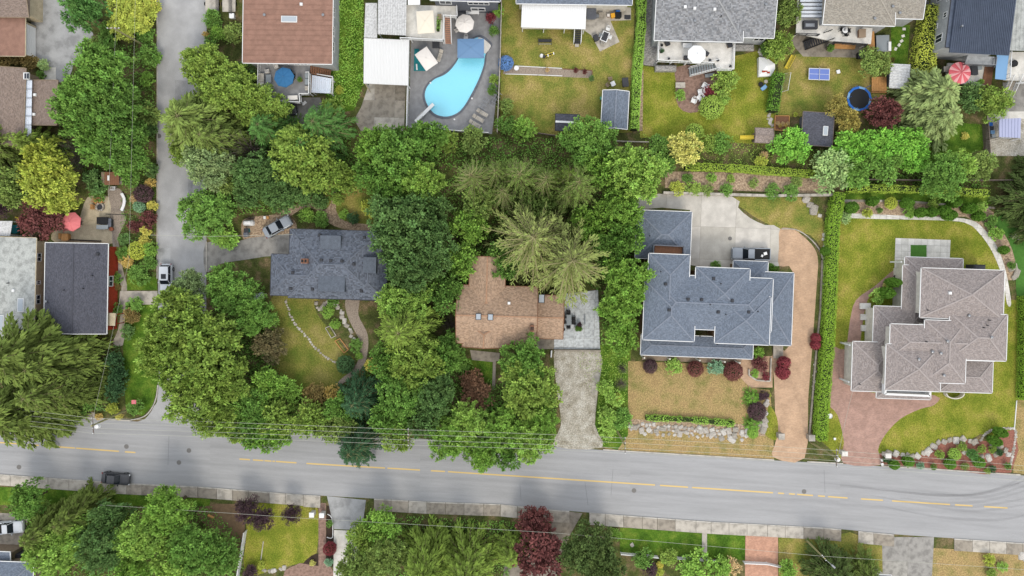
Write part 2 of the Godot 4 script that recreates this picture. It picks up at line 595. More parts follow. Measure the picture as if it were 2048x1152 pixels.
# kind, colour, plumb position of the crown as seen, its radius on the survey grid, height
func plant(n: String, label: String, cat: String, kind: String, col: String, x: float, y: float, r: float, h: float, group := "", squash := 1.0, turn := -1.0) -> Node3D:
	var conif := kind in ["spruce", "plume", "fir"]
	var see := h if conif else h * .6
	var at := W(x, y, see)
	at.y = 0
	var k: float = r / GRID * (EYE - (h * .2 if conif else see)) / EYE
	if kind in ["big", "med"]: k *= 1.11
	var i := int(x * 7 + y * 3)
	var o := thing(n, label, cat, at, turn if turn >= 0 else float(i % 63) * .1, group)
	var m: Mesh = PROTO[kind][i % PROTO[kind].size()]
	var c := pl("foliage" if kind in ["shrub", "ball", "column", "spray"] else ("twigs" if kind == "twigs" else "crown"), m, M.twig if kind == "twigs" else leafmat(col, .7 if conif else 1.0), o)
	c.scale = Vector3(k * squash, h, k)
	if kind in ["big", "med", "lacy"]:
		var t := pl("trunk", PROTO.trunk[i % 2], M.bark, o)
		t.scale = Vector3(k * .9, h, k * .9)
	elif PROTO.wood.has(kind):
		var w := pl("branches", PROTO.wood[kind][i % PROTO[kind].size()], M.limb, o)
		w.scale = c.scale
		if kind != "spray":
			var st := B()
			tube(st, [Vector3.ZERO, Vector3(0, h * .5, 0), Vector3(0, h * .97, 0)], [h * .016, h * .01, .02], 7)
			pl("trunk", st, M.bark, o)
	elif kind in ["shrub", "ball", "column"]:
		var st := B()
		for s in 4:
			var a := s * 1.6 + i
			tube(st, [Vector3(0, 0, 0), Vector3(cos(a) * k * .2, h * .4, sin(a) * k * .2), Vector3(cos(a) * k * .35, h * .75, sin(a) * k * .35)], [.05 * k + .01, .03 * k + .006, .01], 4)
		pl("stem", st, M.bark, o)
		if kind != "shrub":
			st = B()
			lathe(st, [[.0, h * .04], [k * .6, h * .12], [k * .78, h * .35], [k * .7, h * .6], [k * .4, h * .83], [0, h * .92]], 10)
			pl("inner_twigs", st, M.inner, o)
	return o

# a hedge along a line on the grid
func hedge(n: String, label: String, col: String, path: Array, wid: float, h: float, size := .17, density := 105.0, lump := .12) -> void:
	rng.seed = int(path[0][0] * 13 + path[0][1])
	var f := FastNoiseLite.new()
	f.seed = int(path[0][0])
	f.frequency = .55
	var pts := []
	for p in path: pts.append(W(p[0], p[1], 0))
	var mid: Vector3 = (pts[0] + pts[-1]) * .5
	var o := thing(n, label, "hedge", mid)
	leaves_begin()
	var core := B()
	for i in pts.size() - 1:
		var a: Vector3 = pts[i]
		var b: Vector3 = pts[i + 1]
		var d := (b - a).normalized()
		var s := Vector3(-d.z, 0, d.x)
		var l := a.distance_to(b)
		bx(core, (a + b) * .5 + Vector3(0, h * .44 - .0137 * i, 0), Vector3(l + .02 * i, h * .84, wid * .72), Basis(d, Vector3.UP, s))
		for k in int(l * (wid + 2 * h) * density):
			var u := rng.randf() * (wid + 2 * h)
			var t := rng.randf_range(-.03 * wid / l, 1 + .03 * wid / l)
			var e: Vector3
			var p := a.lerp(b, t)
			var bump := 1 + lump * 2 * f.get_noise_2d(p.x, p.z)
			if u < wid:
				var w := u / wid * 2 - 1
				p += s * w * wid * .5 + Vector3(0, h * (1 - .18 * w * w * w * w) * bump, 0)
				e = (Vector3.UP + s * w * .6).normalized()
			else:
				u -= wid
				var sg := -1.0 if u < h else 1.0
				var y := fmod(u, h) / h
				p += s * sg * wid * .5 * bump * (1.06 - .16 * y) + Vector3(0, y * h * .96, 0)
				e = (s * sg + Vector3.UP * .25).normalized()
			p -= e * rng.randf() * .07
			var v := rng.randf_range(.8, 1.0) * (1 + .25 * f.get_noise_2d(p.x * 3, p.z * 3))
			leaf(p, (e * .3 + rnd_dir()).normalized(), (e + rnd_dir() * .55).normalized(), size * rng.randf_range(.7, 1.3), size * .55, Color(minf(v * 1.04, 1), minf(v, 1), v * .84))
	pw("foliage", leaves_end(), leafmat(col), o)
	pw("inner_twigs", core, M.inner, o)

# low growth that nobody could count
func cover(n: String, label: String, col: String, pts: Array, density: float, size: float, h: float, seed_: int) -> void:
	rng.seed = seed_
	var poly := flat(pts)
	var f := FastNoiseLite.new()
	f.seed = seed_
	f.frequency = .35
	leaves_begin()
	var idx := Geometry2D.triangulate_polygon(poly)
	for i in range(0, idx.size(), 3):
		var a := poly[idx[i]]
		var b := poly[idx[i + 1]]
		var c := poly[idx[i + 2]]
		var ar := absf((b - a).cross(c - a)) * .5
		for k in int(ar * density):
			var u := rng.randf()
			var v := rng.randf()
			if u + v > 1:
				u = 1 - u; v = 1 - v
			var p := a + (b - a) * u + (c - a) * v
			var nz := f.get_noise_2d(p.x, p.y)
			if nz < -.42: continue
			var y := maxf(.02, h * (.45 + .9 * nz) * rng.randf())
			var g := rng.randf_range(.55, .9) * (1 + .3 * nz)
			var w := f.get_noise_2d(p.x * 2.1 + 70, p.y * 2.1) * .18
			leaf(Vector3(p.x, y, p.y), (rnd_dir() + Vector3.UP * .5).normalized(), (Vector3.UP + rnd_dir() * .6).normalized(), size * rng.randf_range(.6, 1.3), size * .6, Color(minf(g * (1 + w), 1), minf(g, 1), g * .85))
	var o := pl(numbered(n), leaves_end(), leafmat(col), self)
	tag(o, label, "ground cover", "", "stuff")

# ---------------------------------------------------------------- houses
class House:
	var node: Node3D
	var ang := 0.0
	var wings := []
	var roofm: Material
	var n := 0

func house(n: String, label: String, x: float, y: float, deg: float, roofm: Material) -> House:
	var h := House.new()
	h.node = thing(n, label, "house", W(x, y))
	h.ang = deg_to_rad(deg)
	h.roofm = roofm
	return h

func loc(h: House, p: Vector3) -> Vector2: return Vector2(p.x, p.z).rotated(-h.ang)
func glob(h: House, x: float, y: float, z: float) -> Vector3:
	var r := Vector2(x, z).rotated(h.ang)
	return Vector3(r.x, y, r.y)

# diagonal corners of the eaves as seen, eave height, pitch, ridge axis (x, z, f flat, n/s/e/w lean-to rising to that side), hipped low and high end
func wing(h: House, ax: float, ay: float, cx: float, cy: float, eave: float, pitch: float, axis := "x", hip0 := true, hip1 := true, wallm: Material = null, trim: Material = null, base := 0.0, roofm: Material = null) -> Dictionary:
	eave += h.n * .011
	var p := loc(h, W(ax, ay, eave))
	var r := loc(h, W(cx, cy, eave))
	var x0 := minf(p.x, r.x)
	var x1 := maxf(p.x, r.x)
	var z0 := minf(p.y, r.y)
	var z1 := maxf(p.y, r.y)
	var w := {"x0": x0, "x1": x1, "z0": z0, "z1": z1, "e": eave, "p": pitch, "a": axis, "h0": hip0, "h1": hip1}
	h.wings.append(w)
	h.n += 1
	if trim == null: trim = M.white
	var g := func(x: float, y: float, z: float) -> Vector3: return glob(h, x, y, z)
	var fl: Array = [] # [corner list]
	var st := B()
	var face := func(v: Array, along: Vector2, up: Vector2) -> void:
		var gv := []
		var uv := []
		var sl := sqrt(1 + pitch * pitch)
		for c in v:
			gv.append(g.call(c.x, c.y, c.z))
			uv.append(Vector2(Vector2(c.x, c.z).dot(along), Vector2(c.x, c.z).dot(up) * sl) / 5.0)
		quv(st, gv, uv)
	var hx := (x1 - x0) * .5
	var hz := (z1 - z0) * .5
	var X := Vector2(1, 0)
	var Z := Vector2(0, 1)
	var A := Vector3(x0, eave, z0)
	var Bc := Vector3(x1, eave, z0)
	var Cc := Vector3(x1, eave, z1)
	var D := Vector3(x0, eave, z1)
	var rakes := []
	var ridge := []
	if axis == "x" or axis == "z":
		var half := hz if axis == "x" else hx
		var top := eave + pitch * half
		var i0 := half if hip0 else 0.0
		var i1 := half if hip1 else 0.0
		if axis == "x":
			i0 = minf(i0, hx); i1 = minf(i1, hx)
			var R0 := Vector3(x0 + i0, top, z0 + hz)
			var R1 := Vector3(x1 - i1, top, z0 + hz)
			face.call([A, Bc, R1, R0], X, Z)
			face.call([Cc, D, R0, R1], X, -Z)
			face.call([Bc, Cc, R1], Z, -X)
			face.call([D, A, R0], Z, X)
			if not hip0: rakes += [[A, R0], [D, R0]]
			else: ridge += [[A, R0], [D, R0]]
			if not hip1: rakes += [[Bc, R1], [Cc, R1]]
			else: ridge += [[Bc, R1], [Cc, R1]]
			ridge.append([R0, R1])
		else:
			i0 = minf(i0, hz); i1 = minf(i1, hz)
			var R0 := Vector3(x0 + hx, top, z0 + i0)
			var R1 := Vector3(x0 + hx, top, z1 - i1)
			face.call([Bc, Cc, R1, R0], Z, -X)
			face.call([D, A, R0, R1], Z, X)
			face.call([A, Bc, R0], X, Z)
			face.call([Cc, D, R1], X, -Z)
			if not hip0: rakes += [[A, R0], [Bc, R0]]
			else: ridge += [[A, R0], [Bc, R0]]
			if not hip1: rakes += [[D, R1], [Cc, R1]]
			else: ridge += [[D, R1], [Cc, R1]]
			ridge.append([R0, R1])
		w.top = top
	else:
		var rise := {"n": [hz, 0, 0, 1], "s": [hz, 1, 1, 0], "e": [hx, 0, 1, 0], "w": [hx, 0, 0, 0], "f": [0, 0, 0, 0]}
		var full: float = pitch * 2.0 * (hx if axis in ["e", "w"] else hz)
		var up := {"f": [0, 0, 0, 0], "n": [1, 1, 0, 0], "s": [0, 0, 1, 1], "e": [0, 1, 1, 0], "w": [1, 0, 0, 1]}
		var cs := [A, Bc, Cc, D]
		for k in 4: cs[k].y += up[axis][k] * full
		face.call(cs, X if axis in ["n", "s", "f"] else Z, Z if axis in ["n", "s", "f"] else X)
		w.top = eave + full
		A = cs[0]; Bc = cs[1]; Cc = cs[2]; D = cs[3]
		if axis in ["n", "s"]: rakes = [[A, D], [Bc, Cc]]
		if axis in ["e", "w"]: rakes = [[A, Bc], [D, Cc]]
	var caps := B()
	for cp in ridge: bar(caps, g.call(cp[0].x, cp[0].y + .02, cp[0].z), g.call(cp[1].x, cp[1].y + .02, cp[1].z), .2, .05)
	# the underside, so that the roof has a thickness
	var dn := Vector3(0, -.16, 0)
	var u := [A, Bc, Cc, D]
	for k in 4: u[k] = g.call(u[k].x, u[k].y, u[k].z)
	q(st, u[3] + dn, u[2] + dn, u[1] + dn, u[0] + dn)
	for k in 4: q(st, u[k] + dn, u[(k + 1) % 4] + dn, u[(k + 1) % 4], u[k])
	var ro := pw("roof", st, roofm if roofm else h.roofm, h.node)
	var gs := B()
	var ring := [A, Bc, Cc, D]
	for k in 4:
		var a: Vector3 = ring[k]
		var b: Vector3 = ring[(k + 1) % 4]
		if axis in ["x", "z"]:
			if axis == "x" and ((k == 1 and not hip1) or (k == 3 and not hip0)): continue
			if axis == "z" and ((k == 0 and not hip0) or (k == 2 and not hip1)): continue
		elif absf(a.y - b.y) > .05: continue
		var o := Vector3.ZERO
		if k == 0: o.z = -.05
		if k == 1: o.x = .05
		if k == 2: o.z = .05
		if k == 3: o.x = -.05
		bar(gs, g.call(a.x + o.x, a.y - .05, a.z + o.z), g.call(b.x + o.x, b.y - .05, b.z + o.z), .085, .13)
	for rk in rakes: bar(gs, g.call(rk[0].x, rk[0].y + .01, rk[0].z), g.call(rk[1].x, rk[1].y + .01, rk[1].z), .085, .13)
	pl("gutter", gs, trim, ro)
	if ridge: pl("ridge_cap", caps, M.get(String((roofm if roofm else h.roofm).resource_name) + "_cap", roofm if roofm else h.roofm), ro)
	# walls under it
	if wallm:
		var ins := .42 + .017 * h.n
		var wl := B()
		var poly := PackedVector2Array()
		for c in [[x0 + ins, z0 + ins], [x1 - ins, z0 + ins], [x1 - ins, z1 - ins], [x0 + ins, z1 - ins]]:
			var v := glob(h, c[0], 0, c[1])
			poly.append(Vector2(v.x, v.z))
		prism(wl, poly, base, eave - .1)
		if axis in ["x", "z"]:
			for e in 2:
				if (axis == "x") and not (hip0 if e == 0 else hip1):
					var x: float = x0 + ins if e == 0 else x1 - ins
					tri(wl, g.call(x, eave - .1, z0 + ins), g.call(x, eave - .1, z1 - ins), g.call(x, w.top - .25, z0 + hz))
				if (axis == "z") and not (hip0 if e == 0 else hip1):
					var z: float = z0 + ins if e == 0 else z1 - ins
					tri(wl, g.call(x0 + ins, eave - .1, z), g.call(x1 - ins, eave - .1, z), g.call(x0 + hx, w.top - .25, z))
		pw("wall", wl, wallm, h.node)
		w.ins = ins
	return w

func roof_at(h: House, v: Vector3) -> float:
	var p := loc(h, v)
	var best := 0.0
	for w in h.wings:
		if p.x < w.x0 or p.x > w.x1 or p.y < w.z0 or p.y > w.z1: continue
		var dx0: float = p.x - w.x0
		var dx1: float = w.x1 - p.x
		var dz0: float = p.y - w.z0
		var dz1: float = w.z1 - p.y
		var d := 0.0
		match w.a:
			"x": d = minf(minf(dz0, dz1), minf(dx0 if w.h0 else 1e9, dx1 if w.h1 else 1e9))
			"z": d = minf(minf(dx0, dx1), minf(dz0 if w.h0 else 1e9, dz1 if w.h1 else 1e9))
			"n": d = dz1
			"s": d = dz0
			"e": d = dx0
			"w": d = dx1
		best = maxf(best, w.e + d * w.p)
	return best

func on_roof(h: House, x: float, y: float) -> Vector3:
	var z := 5.0
	for k in 4: z = roof_at(h, W(x, y, z))
	return W(x, y, z)

# small fittings that stand on a roof: [kind, x, y]
func fittings(h: House, list: Array) -> void:
	for f in list:
		var p := on_roof(h, f[1], f[2])
		var b := Basis(Vector3.UP, -h.ang)
		var st := B()
		match f[0]:
			"box":
				cbx(st, p + Vector3(0, .1, 0), Vector3(.42, .34, .42), .08, b)
				pw("roof_vent", st, M.dark, h.node)
			"whitebox":
				cbx(st, p + Vector3(0, .12, 0), Vector3(.4, .34, .4), .06, b)
				pw("roof_vent", st, M.white, h.node)
			"pipe":
				tube(st, [p - Vector3(0, .2, 0), p + Vector3(0, .45, 0)], [.08, .08], 8)
				pw("vent_pipe", st, M.dark, h.node)
			"whitepipe":
				lathe(st, [[0, .42], [.2, .36], [.22, .26], [.1, .24], [.1, -.3]], 10, p)
				pw("vent_pipe", st, M.metal, h.node)
			"chimney":
				bx(st, p + Vector3(0, .2, 0), Vector3(f[3], 1.4, f[4]), b)
				var c := pw("chimney", st, M.chimney, h.node)
				var cap := B()
				for k in 2: bx(cap, p + b * Vector3((k - .5) * f[3] * .5, .98, 0), Vector3(f[3] * .3, .16, f[4] * .6), b)
				pl("flue", cap, M.black, c)
			"skylight":
				bx(st, p + Vector3(0, .06, 0), Vector3(f[3], .34, f[4]), b)
				var s := pw("skylight", st, f[5] if f.size() > 5 else M.dark, h.node)
				var gl := B()
				bx(gl, p + Vector3(0, .25, 0), Vector3(f[3] - .16, .04, f[4] - .16), b)
				pl("pane", gl, M.skyglass, s)
			"dormer":
				# a low-pitched shed dormer
				var s0 := Vector3(f[3], 0, f[4])
				var top: float = p.y + f[5]
				var sl: float = f[6]
				var vv := []
				for c in [[-.5, -.5], [.5, -.5], [.5, .5], [-.5, .5]]:
					var e: Vector3 = p + b * Vector3(c[0] * s0.x, 0, c[1] * s0.z)
					e.y = top + sl * c[1] * s0.z
					vv.append(e)
				q(st, vv[0], vv[1], vv[2], vv[3])
				for k in 4: q(st, vv[k], vv[(k + 1) % 4], Vector3(vv[(k + 1) % 4].x, p.y - 1.2, vv[(k + 1) % 4].z), Vector3(vv[k].x, p.y - 1.2, vv[k].z))
				pw("dormer", st, M.dormer, h.node)

# side n/s/e/w of a wing; along 0..1, height of the middle, width, height
func win(h: House, w: Dictionary, side: String, along: float, y: float, ww: float, hh: float, bars := 1, n := "window") -> void:
	var i: float = w.get("ins", 0.0) - .03
	var b := Basis(Vector3.UP, -h.ang)
	var c := Vector3.ZERO
	match side:
		"s": c = Vector3(lerpf(w.x0, w.x1, along), y, w.z1 - i)
		"n": c = Vector3(lerpf(w.x0, w.x1, along), y, w.z0 + i)
		"e": c = Vector3(w.x1 - i, y, lerpf(w.z0, w.z1, along))
		"w": c = Vector3(w.x0 + i, y, lerpf(w.z0, w.z1, along))
	if side in ["e", "w"]: b = b * Basis(Vector3.UP, PI / 2)
	c = glob(h, c.x, c.y, c.z)
	var st := B()
	for s in [-1, 1]:
		bx(st, c + b * Vector3(s * (ww * .5 - .05), 0, 0), Vector3(.1, hh, .14), b)
		bx(st, c + b * Vector3(0, s * (hh * .5 - .05), 0), Vector3(ww - .2, .1, .13), b)
	for k in bars: bx(st, c + b * Vector3(ww * ((k + 1.0) / (bars + 1) - .5), 0, 0), Vector3(.07, hh - .2, .11), b)
	var f := pw(n, st, M.white, h.node)
	var g := B()
	bx(g, c, Vector3(ww - .2, hh - .2, .05), b)
	pl("pane", g, M.darkglass, f)

# ridged metal sheet over four corners; ridges run from side ab to side dc
func ridged(a: Vector3, b: Vector3, c: Vector3, d: Vector3, n: int, rise: float, seam := .35) -> SurfaceTool:
	var st := B()
	for i in n:
		var prev := [a.lerp(b, float(i) / n), d.lerp(c, float(i) / n)]
		var up := Vector3(0, rise, 0)
		var cols := [[0.0, 0], [seam * .5, 1], [seam, 1], [seam * 1.5, 0], [1.0, 0]]
		for k in 4:
			var s0: float = (i + cols[k][0]) / n
			var s1: float = (i + cols[k + 1][0]) / n
			q(st, a.lerp(b, s0) + up * cols[k][1], a.lerp(b, s1) + up * cols[k + 1][1], d.lerp(c, s1) + up * cols[k + 1][1], d.lerp(c, s0) + up * cols[k][1])
	var dn := Vector3(0, -.05, 0)
	q(st, d + dn, c + dn, b + dn, a + dn)
	var r := [a, b, c, d]
	for k in 4: q(st, r[k] + dn, r[(k + 1) % 4] + dn, r[(k + 1) % 4], r[k])
	return st

func posts(o: Node, pts: Array, y0: float, y1: float, w: float, mat: Material, n := "post") -> void:
	for p in pts:
		var st := B()
		var a: Vector3 = p if p is Vector3 else W(p[0], p[1], y1)
		bx(st, Vector3(a.x, (y0 + y1) * .5, a.z), Vector3(w, y1 - y0, w))
		pw(n, st, mat, o)

# a railing along points as seen at its top
func railing(o: Node, pts: Array, y0: float, hh: float, mat: Material, step := .16) -> void:
	var st := B()
	var bs := B()
	for i in pts.size() - 1:
		var a := W(pts[i][0], pts[i][1], y0 + hh)
		var b := W(pts[i + 1][0], pts[i + 1][1], y0 + hh)
		bar(st, a, b, .09, .07)
		var dn := Vector3(0, .1 - hh, 0)
		bar(bs, a + dn, b + dn, .06, .05)
		var n := maxi(1, int(a.distance_to(b) / step))
		for k in n + 1:
			var p := a.lerp(b, float(k) / n)
			var t := .09 if k % 10 == 0 or k == n else .03
			bx(bs, p - Vector3(0, hh * .5, 0), Vector3(t, hh - .05, t))
	var r := pw("railing", st, mat, o)
	pl("balusters", bs, mat, r)

# stairs from the upper to the lower end (survey points at their own heights), every tread a part
func stairs(o: Node, a: Vector3, b: Vector3, w: float, mat: Material, smat: Material, rail: Material = null, n := 0) -> void:
	if n == 0: n = maxi(2, int(absf(a.y - b.y) / .19))
	var d := Vector3(b.x - a.x, 0, b.z - a.z)
	var l := d.length()
	d /= l
	var s := Vector3(-d.z, 0, d.x)
	for k in n:
		var t := (k + .5) / n
		var st := B()
		bx(st, a.lerp(b, t), Vector3(l / n * .9, .05, w), Basis(d, Vector3.UP, s))
		pw("tread", st, mat, o)
	var st := B()
	for g in [-1, 1]:
		bar(st, a + s * g * (w * .5 + .04) - Vector3(0, .12, 0), b + s * g * (w * .5 + .04) - Vector3(0, .05, 0), .06, .26)
	pw("stringer", st, smat, o)
	if rail:
		for g in [-1, 1]:
			var r := B()
			var u := Vector3(0, .9, 0)
			bar(r, a + s * g * (w * .5 + .05) + u, b + s * g * (w * .5 + .05) + u, .08, .07)
			for k in n + 1:
				var p: Vector3 = a.lerp(b, float(k) / n) + s * g * (w * .5 + .05)
				bx(r, p + u * .5, Vector3(.05, .9, .05))
			pw("railing", r, rail, o)

# a raised deck: top outline as seen at height y
func deck(o: Node, pts: Array, y: float, mat: Material, thick := .22, n := "deck") -> void:
	var st := B()
	prism(st, flat(pts, y), y - thick, y)
	pw(n, st, mat, o)

func fence(n: String, label: String, pts: Array, h: float, mat: Material, bay := 2.0, cap: Material = null) -> void:
	var a0 := W(pts[0][0], pts[0][1])
	var o := thing(n, label, "fence", a0)
	for i in pts.size() - 1:
		var a := W(pts[i][0], pts[i][1])
		var b := W(pts[i + 1][0], pts[i + 1][1])
		var m := maxi(1, int(round(a.distance_to(b) / bay)))
		var d := (b - a).normalized()
		for k in m:
			var p := a.lerp(b, float(k) / m)
			var e := a.lerp(b, (k + 1.0) / m)
			var st := B()
			bx(st, p + Vector3(0, h * .5 + .04, 0), Vector3(.13, h + .08, .13), Basis(Vector3.UP, -atan2(d.z, d.x)))
			pw("post", st, cap if cap else mat, o)
			st = B()
			var nb := maxi(3, int(p.distance_to(e) / .17))
			for j in nb:
				var c := p.lerp(e, (j + .5) / nb)
				bx(st, c + Vector3(0, h * .5, 0), Vector3(p.distance_to(e) / nb * .88, h - .1 + .01 * (j % 3), .03), Basis(Vector3.UP, -atan2(d.z, d.x)))
			var pn := pw("panel", st, mat, o)
			st = B()
			bar(st, p + Vector3(0, h + .01, 0), e + Vector3(0, h + .01, 0), .1, .05)
			pl("top_rail", st, cap if cap else mat, pn)

func wall_line(n: String, label: String, pts: Array, h: float, w: float, mat: Material, blocks := 0.0) -> void:
	var o := thing(n, label, "wall", W(pts[0][0], pts[0][1]))
	for i in pts.size() - 1:
		var a := W(pts[i][0], pts[i][1])
		var b := W(pts[i + 1][0], pts[i + 1][1])
		var m := maxi(1, int(round(a.distance_to(b) / blocks))) if blocks > 0 else 1
		for k in m:
			var st := B()
			var p := a.lerp(b, (k + .012) / m)
			var e := a.lerp(b, (k + .988) / m)
			var hh := h + .006 * ((k * 7 + i) % 5)
			var d := (e - p)
			cbx(st, (p + e) * .5 + Vector3(0, hh * .5, 0), Vector3(d.length(), hh, w), .02, Basis(Vector3.UP, -atan2(d.z, d.x)))
			pw("block" if blocks > 0 else "kerb_stone", st, mat, o)

# ---------------------------------------------------------------- garden things
func umbrella(label: String, x: float, y: float, r: float, h: float, sides: int, mats: Array, deg := 0.0, group := "", square := Vector2.ZERO) -> void:
	var at := W(x, y, h)
	at.y = 0
	var o := thing("patio_umbrella", label, "umbrella", at, deg_to_rad(deg), group)
	var drop := r * .32
	var n := 4 if square != Vector2.ZERO else sides
	for k in n:
		var st := B()
		var pts := []
		for e in 2:
			if square != Vector2.ZERO:
				var c: Vector2 = [Vector2(-1, -1), Vector2(1, -1), Vector2(1, 1), Vector2(-1, 1)][(k + e) % 4] * square * .5
				pts.append(Vector3(c.x, h - drop * .6, c.y))
			else:
				var a := TAU * (k + e) / n
				pts.append(Vector3(cos(a) * r, h - drop, sin(a) * r))
		var top := Vector3(0, h, 0)
		var mid: Vector3 = (pts[0] + pts[1]) * .5 + Vector3(0, .05, 0)
		var inner: Vector3 = top.lerp(mid, .5) + Vector3(0, .05, 0)
		tri(st, top, inner, pts[0]); tri(st, top, pts[1], inner)
		tri(st, inner, mid, pts[0]); tri(st, inner, pts[1], mid)
		var val := Vector3(0, -.12, 0)
		q(st, pts[0], mid, mid + val, pts[0] + val); q(st, mid, pts[1], pts[1] + val, mid + val)
		pl("canopy_panel", st, mats[k % mats.size()], o)
	var st := B()
	for k in n:
		var a := TAU * k / n
		var e := Vector3(cos(a) * r, h - drop, sin(a) * r)
		if square != Vector2.ZERO:
			var c: Vector2 = [Vector2(-1, -1), Vector2(1, -1), Vector2(1, 1), Vector2(-1, 1)][k] * square * .5
			e = Vector3(c.x, h - drop * .6, c.y)
		bar(st, Vector3(0, h + .015, 0), e + Vector3(0, .015, 0), .03, .03)
	pl("ribs", st, mats[0], o)
	st = B()
	tube(st, [Vector3(0, .02, 0), Vector3(0, h + .12, 0)], [.03, .03], 8)
	pl("pole", st, M.metal, o)
	st = B()
	lathe(st, [[0, .1], [.06, .1], [.28, .06], [.3, 0]], 12)
	pl("base", st, M.dark, o)

func table(label: String, x: float, y: float, deg: float, l: float, w: float, top: Material, leg: Material, hh := .74, y0 := 0.0, group := "", round_ := false) -> Node3D:
	var at := W(x, y, y0 + hh)
	at.y = y0
	var o := thing("patio_table", label, "table", at, deg_to_rad(deg), group)
	var st := B()
	if round_: lathe(st, [[0, hh], [l * .5 - .03, hh], [l * .5, hh - .02], [l * .5, hh - .05], [0, hh - .05]], 18)
	else: cbx(st, Vector3(0, hh - .025, 0), Vector3(l, .05, w), .015)
	pl("table_top", st, top, o)
	for a in [-1, 1]:
		for b in [-1, 1]:
			st = B()
			bx(st, Vector3(a * l * (.3 if round_ else .42), (hh - .05) * .5, b * w * (.3 if round_ else .4)), Vector3(.06, hh - .05, .06))
			pl("leg", st, leg, o)
	return o

var chair_proto := {}
func chair(label: String, x: float, y: float, deg: float, mat: Material, y0 := 0.0, group := "", s := 1.0) -> void:
	var at := W(x, y, y0 + .45)
	at.y = y0
	if chair_proto.has(mat):
		var c := copy_of(chair_proto[mat], label, at, deg_to_rad(deg), group)
		c.scale = Vector3.ONE * s
		return
	var o := thing("garden_chair", label, "chair", at, deg_to_rad(deg), group)
	var st := B()
	cbx(st, Vector3(0, .43, 0), Vector3(.52, .07, .5), .02)
	pl("seat", st, mat, o)
	st = B()
	var tilt := Basis(Vector3.RIGHT, -.22)
	for k in 5: bx(st, Vector3(-.2 + k * .1, .7, .3), Vector3(.075, .5, .035), tilt)
	bx(st, Vector3(0, .95, .36), Vector3(.52, .07, .04), tilt)
	pl("backrest", st, mat, o)
	for a in [-1, 1]:
		st = B()
		bar(st, Vector3(a * .28, .64, -.24), Vector3(a * .28, .66, .28), .06, .04)
		pl("armrest", st, mat, o)
		for b in [-1, 1]:
			st = B()
			bx(st, Vector3(a * .27, .31, b * .23), Vector3(.05, .62, .05))
			pl("leg", st, mat, o)
	o.scale = Vector3.ONE * s
	chair_proto[mat] = o

var lounger_proto: Node3D
func lounger(label: String, x: float, y: float, deg: float, mat: Material, group := "") -> void:
	var at := W(x, y, .3)
	at.y = 0
	if lounger_proto:
		copy_of(lounger_proto, label, at, deg_to_rad(deg), group)
		return
	var o := thing("sun_lounger", label, "sun lounger", at, deg_to_rad(deg), group)
	var st := B()
	for s in [-1, 1]: bar(st, Vector3(s * .32, .3, -.95), Vector3(s * .32, .3, .95), .05, .05)
	for z in [-.95, .95]: bar(st, Vector3(-.32, .3, z), Vector3(.32, .3, z), .05, .05)
	pl("frame", st, M.metal, o)
	for k in 5:
		st = B()
		cbx(st, Vector3(0, .36, .78 - k * .27), Vector3(.6, .08, .25), .02)
		pl("cushion", st, mat, o)
	st = B()
	cbx(st, Vector3(0, .52, -.72), Vector3(.6, .08, .55), .02, Basis(Vector3.RIGHT, .55))
	pl("backrest", st, mat, o)
	for a in [-1, 1]:
		for b in [-1, 1]:
			st = B()
			bx(st, Vector3(a * .3, .15, b * .8), Vector3(.05, .3, .05))
			pl("leg", st, M.metal, o)
	lounger_proto = o

func bin(label: String, x: float, y: float, deg: float, s: Vector3, body: Material, lid: Material, y0 := 0.0, n := "storage_bin", cat := "bin") -> Node3D:
	var at := W(x, y, y0 + s.y)
	at.y = y0
	var o := thing(n, label, cat, at, deg_to_rad(deg))
	var st := B()
	for k in 1:
		var r := [[.82, 0.0], [1.0, s.y * .9]]
		var v := []
		for e in r:
			for c in [[-.5, -.5], [.5, -.5], [.5, .5], [-.5, .5]]: v.append(Vector3(c[0] * s.x * e[0], e[1], c[1] * s.z * e[0]))
		for j in 4: q(st, v[4 + j], v[4 + (j + 1) % 4], v[(j + 1) % 4], v[j])
		q(st, v[7], v[6], v[5], v[4]); q(st, v[0], v[1], v[2], v[3])
	pl("body", st, body, o)
	st = B()
	cbx(st, Vector3(0, s.y * .95, 0), Vector3(s.x * 1.06, s.y * .1, s.z * 1.06), minf(.03, s.y * .05))
	pl("lid", st, lid, o)
	st = B()
	bx(st, Vector3(0, s.y * .97, s.z * .56), Vector3(s.x * .6, .04, .06))
	pl("handle", st, lid, o)
	return o

func pot(label: String, x: float, y: float, r: float, h: float, mat: Material, col := "", y0 := 0.0) -> void:
	var at := W(x, y, y0 + h)
	at.y = y0
	var o := thing("plant_pot", label, "plant pot", at)
	var st := B()
	lathe(st, [[0, h * .85], [r * .85, h * .86], [r * .9, h], [r, h], [r * .95, h * .85], [r * .7, 0], [0, 0]], 12)
	pl("pot", st, mat, o)
	if col:
		var c := pl("foliage", PROTO.shrub[int(x) % 3], leafmat(col), o)
		c.position.y = h * .8
		c.scale = Vector3(r * 1.5, r * 2.4, r * 1.5)

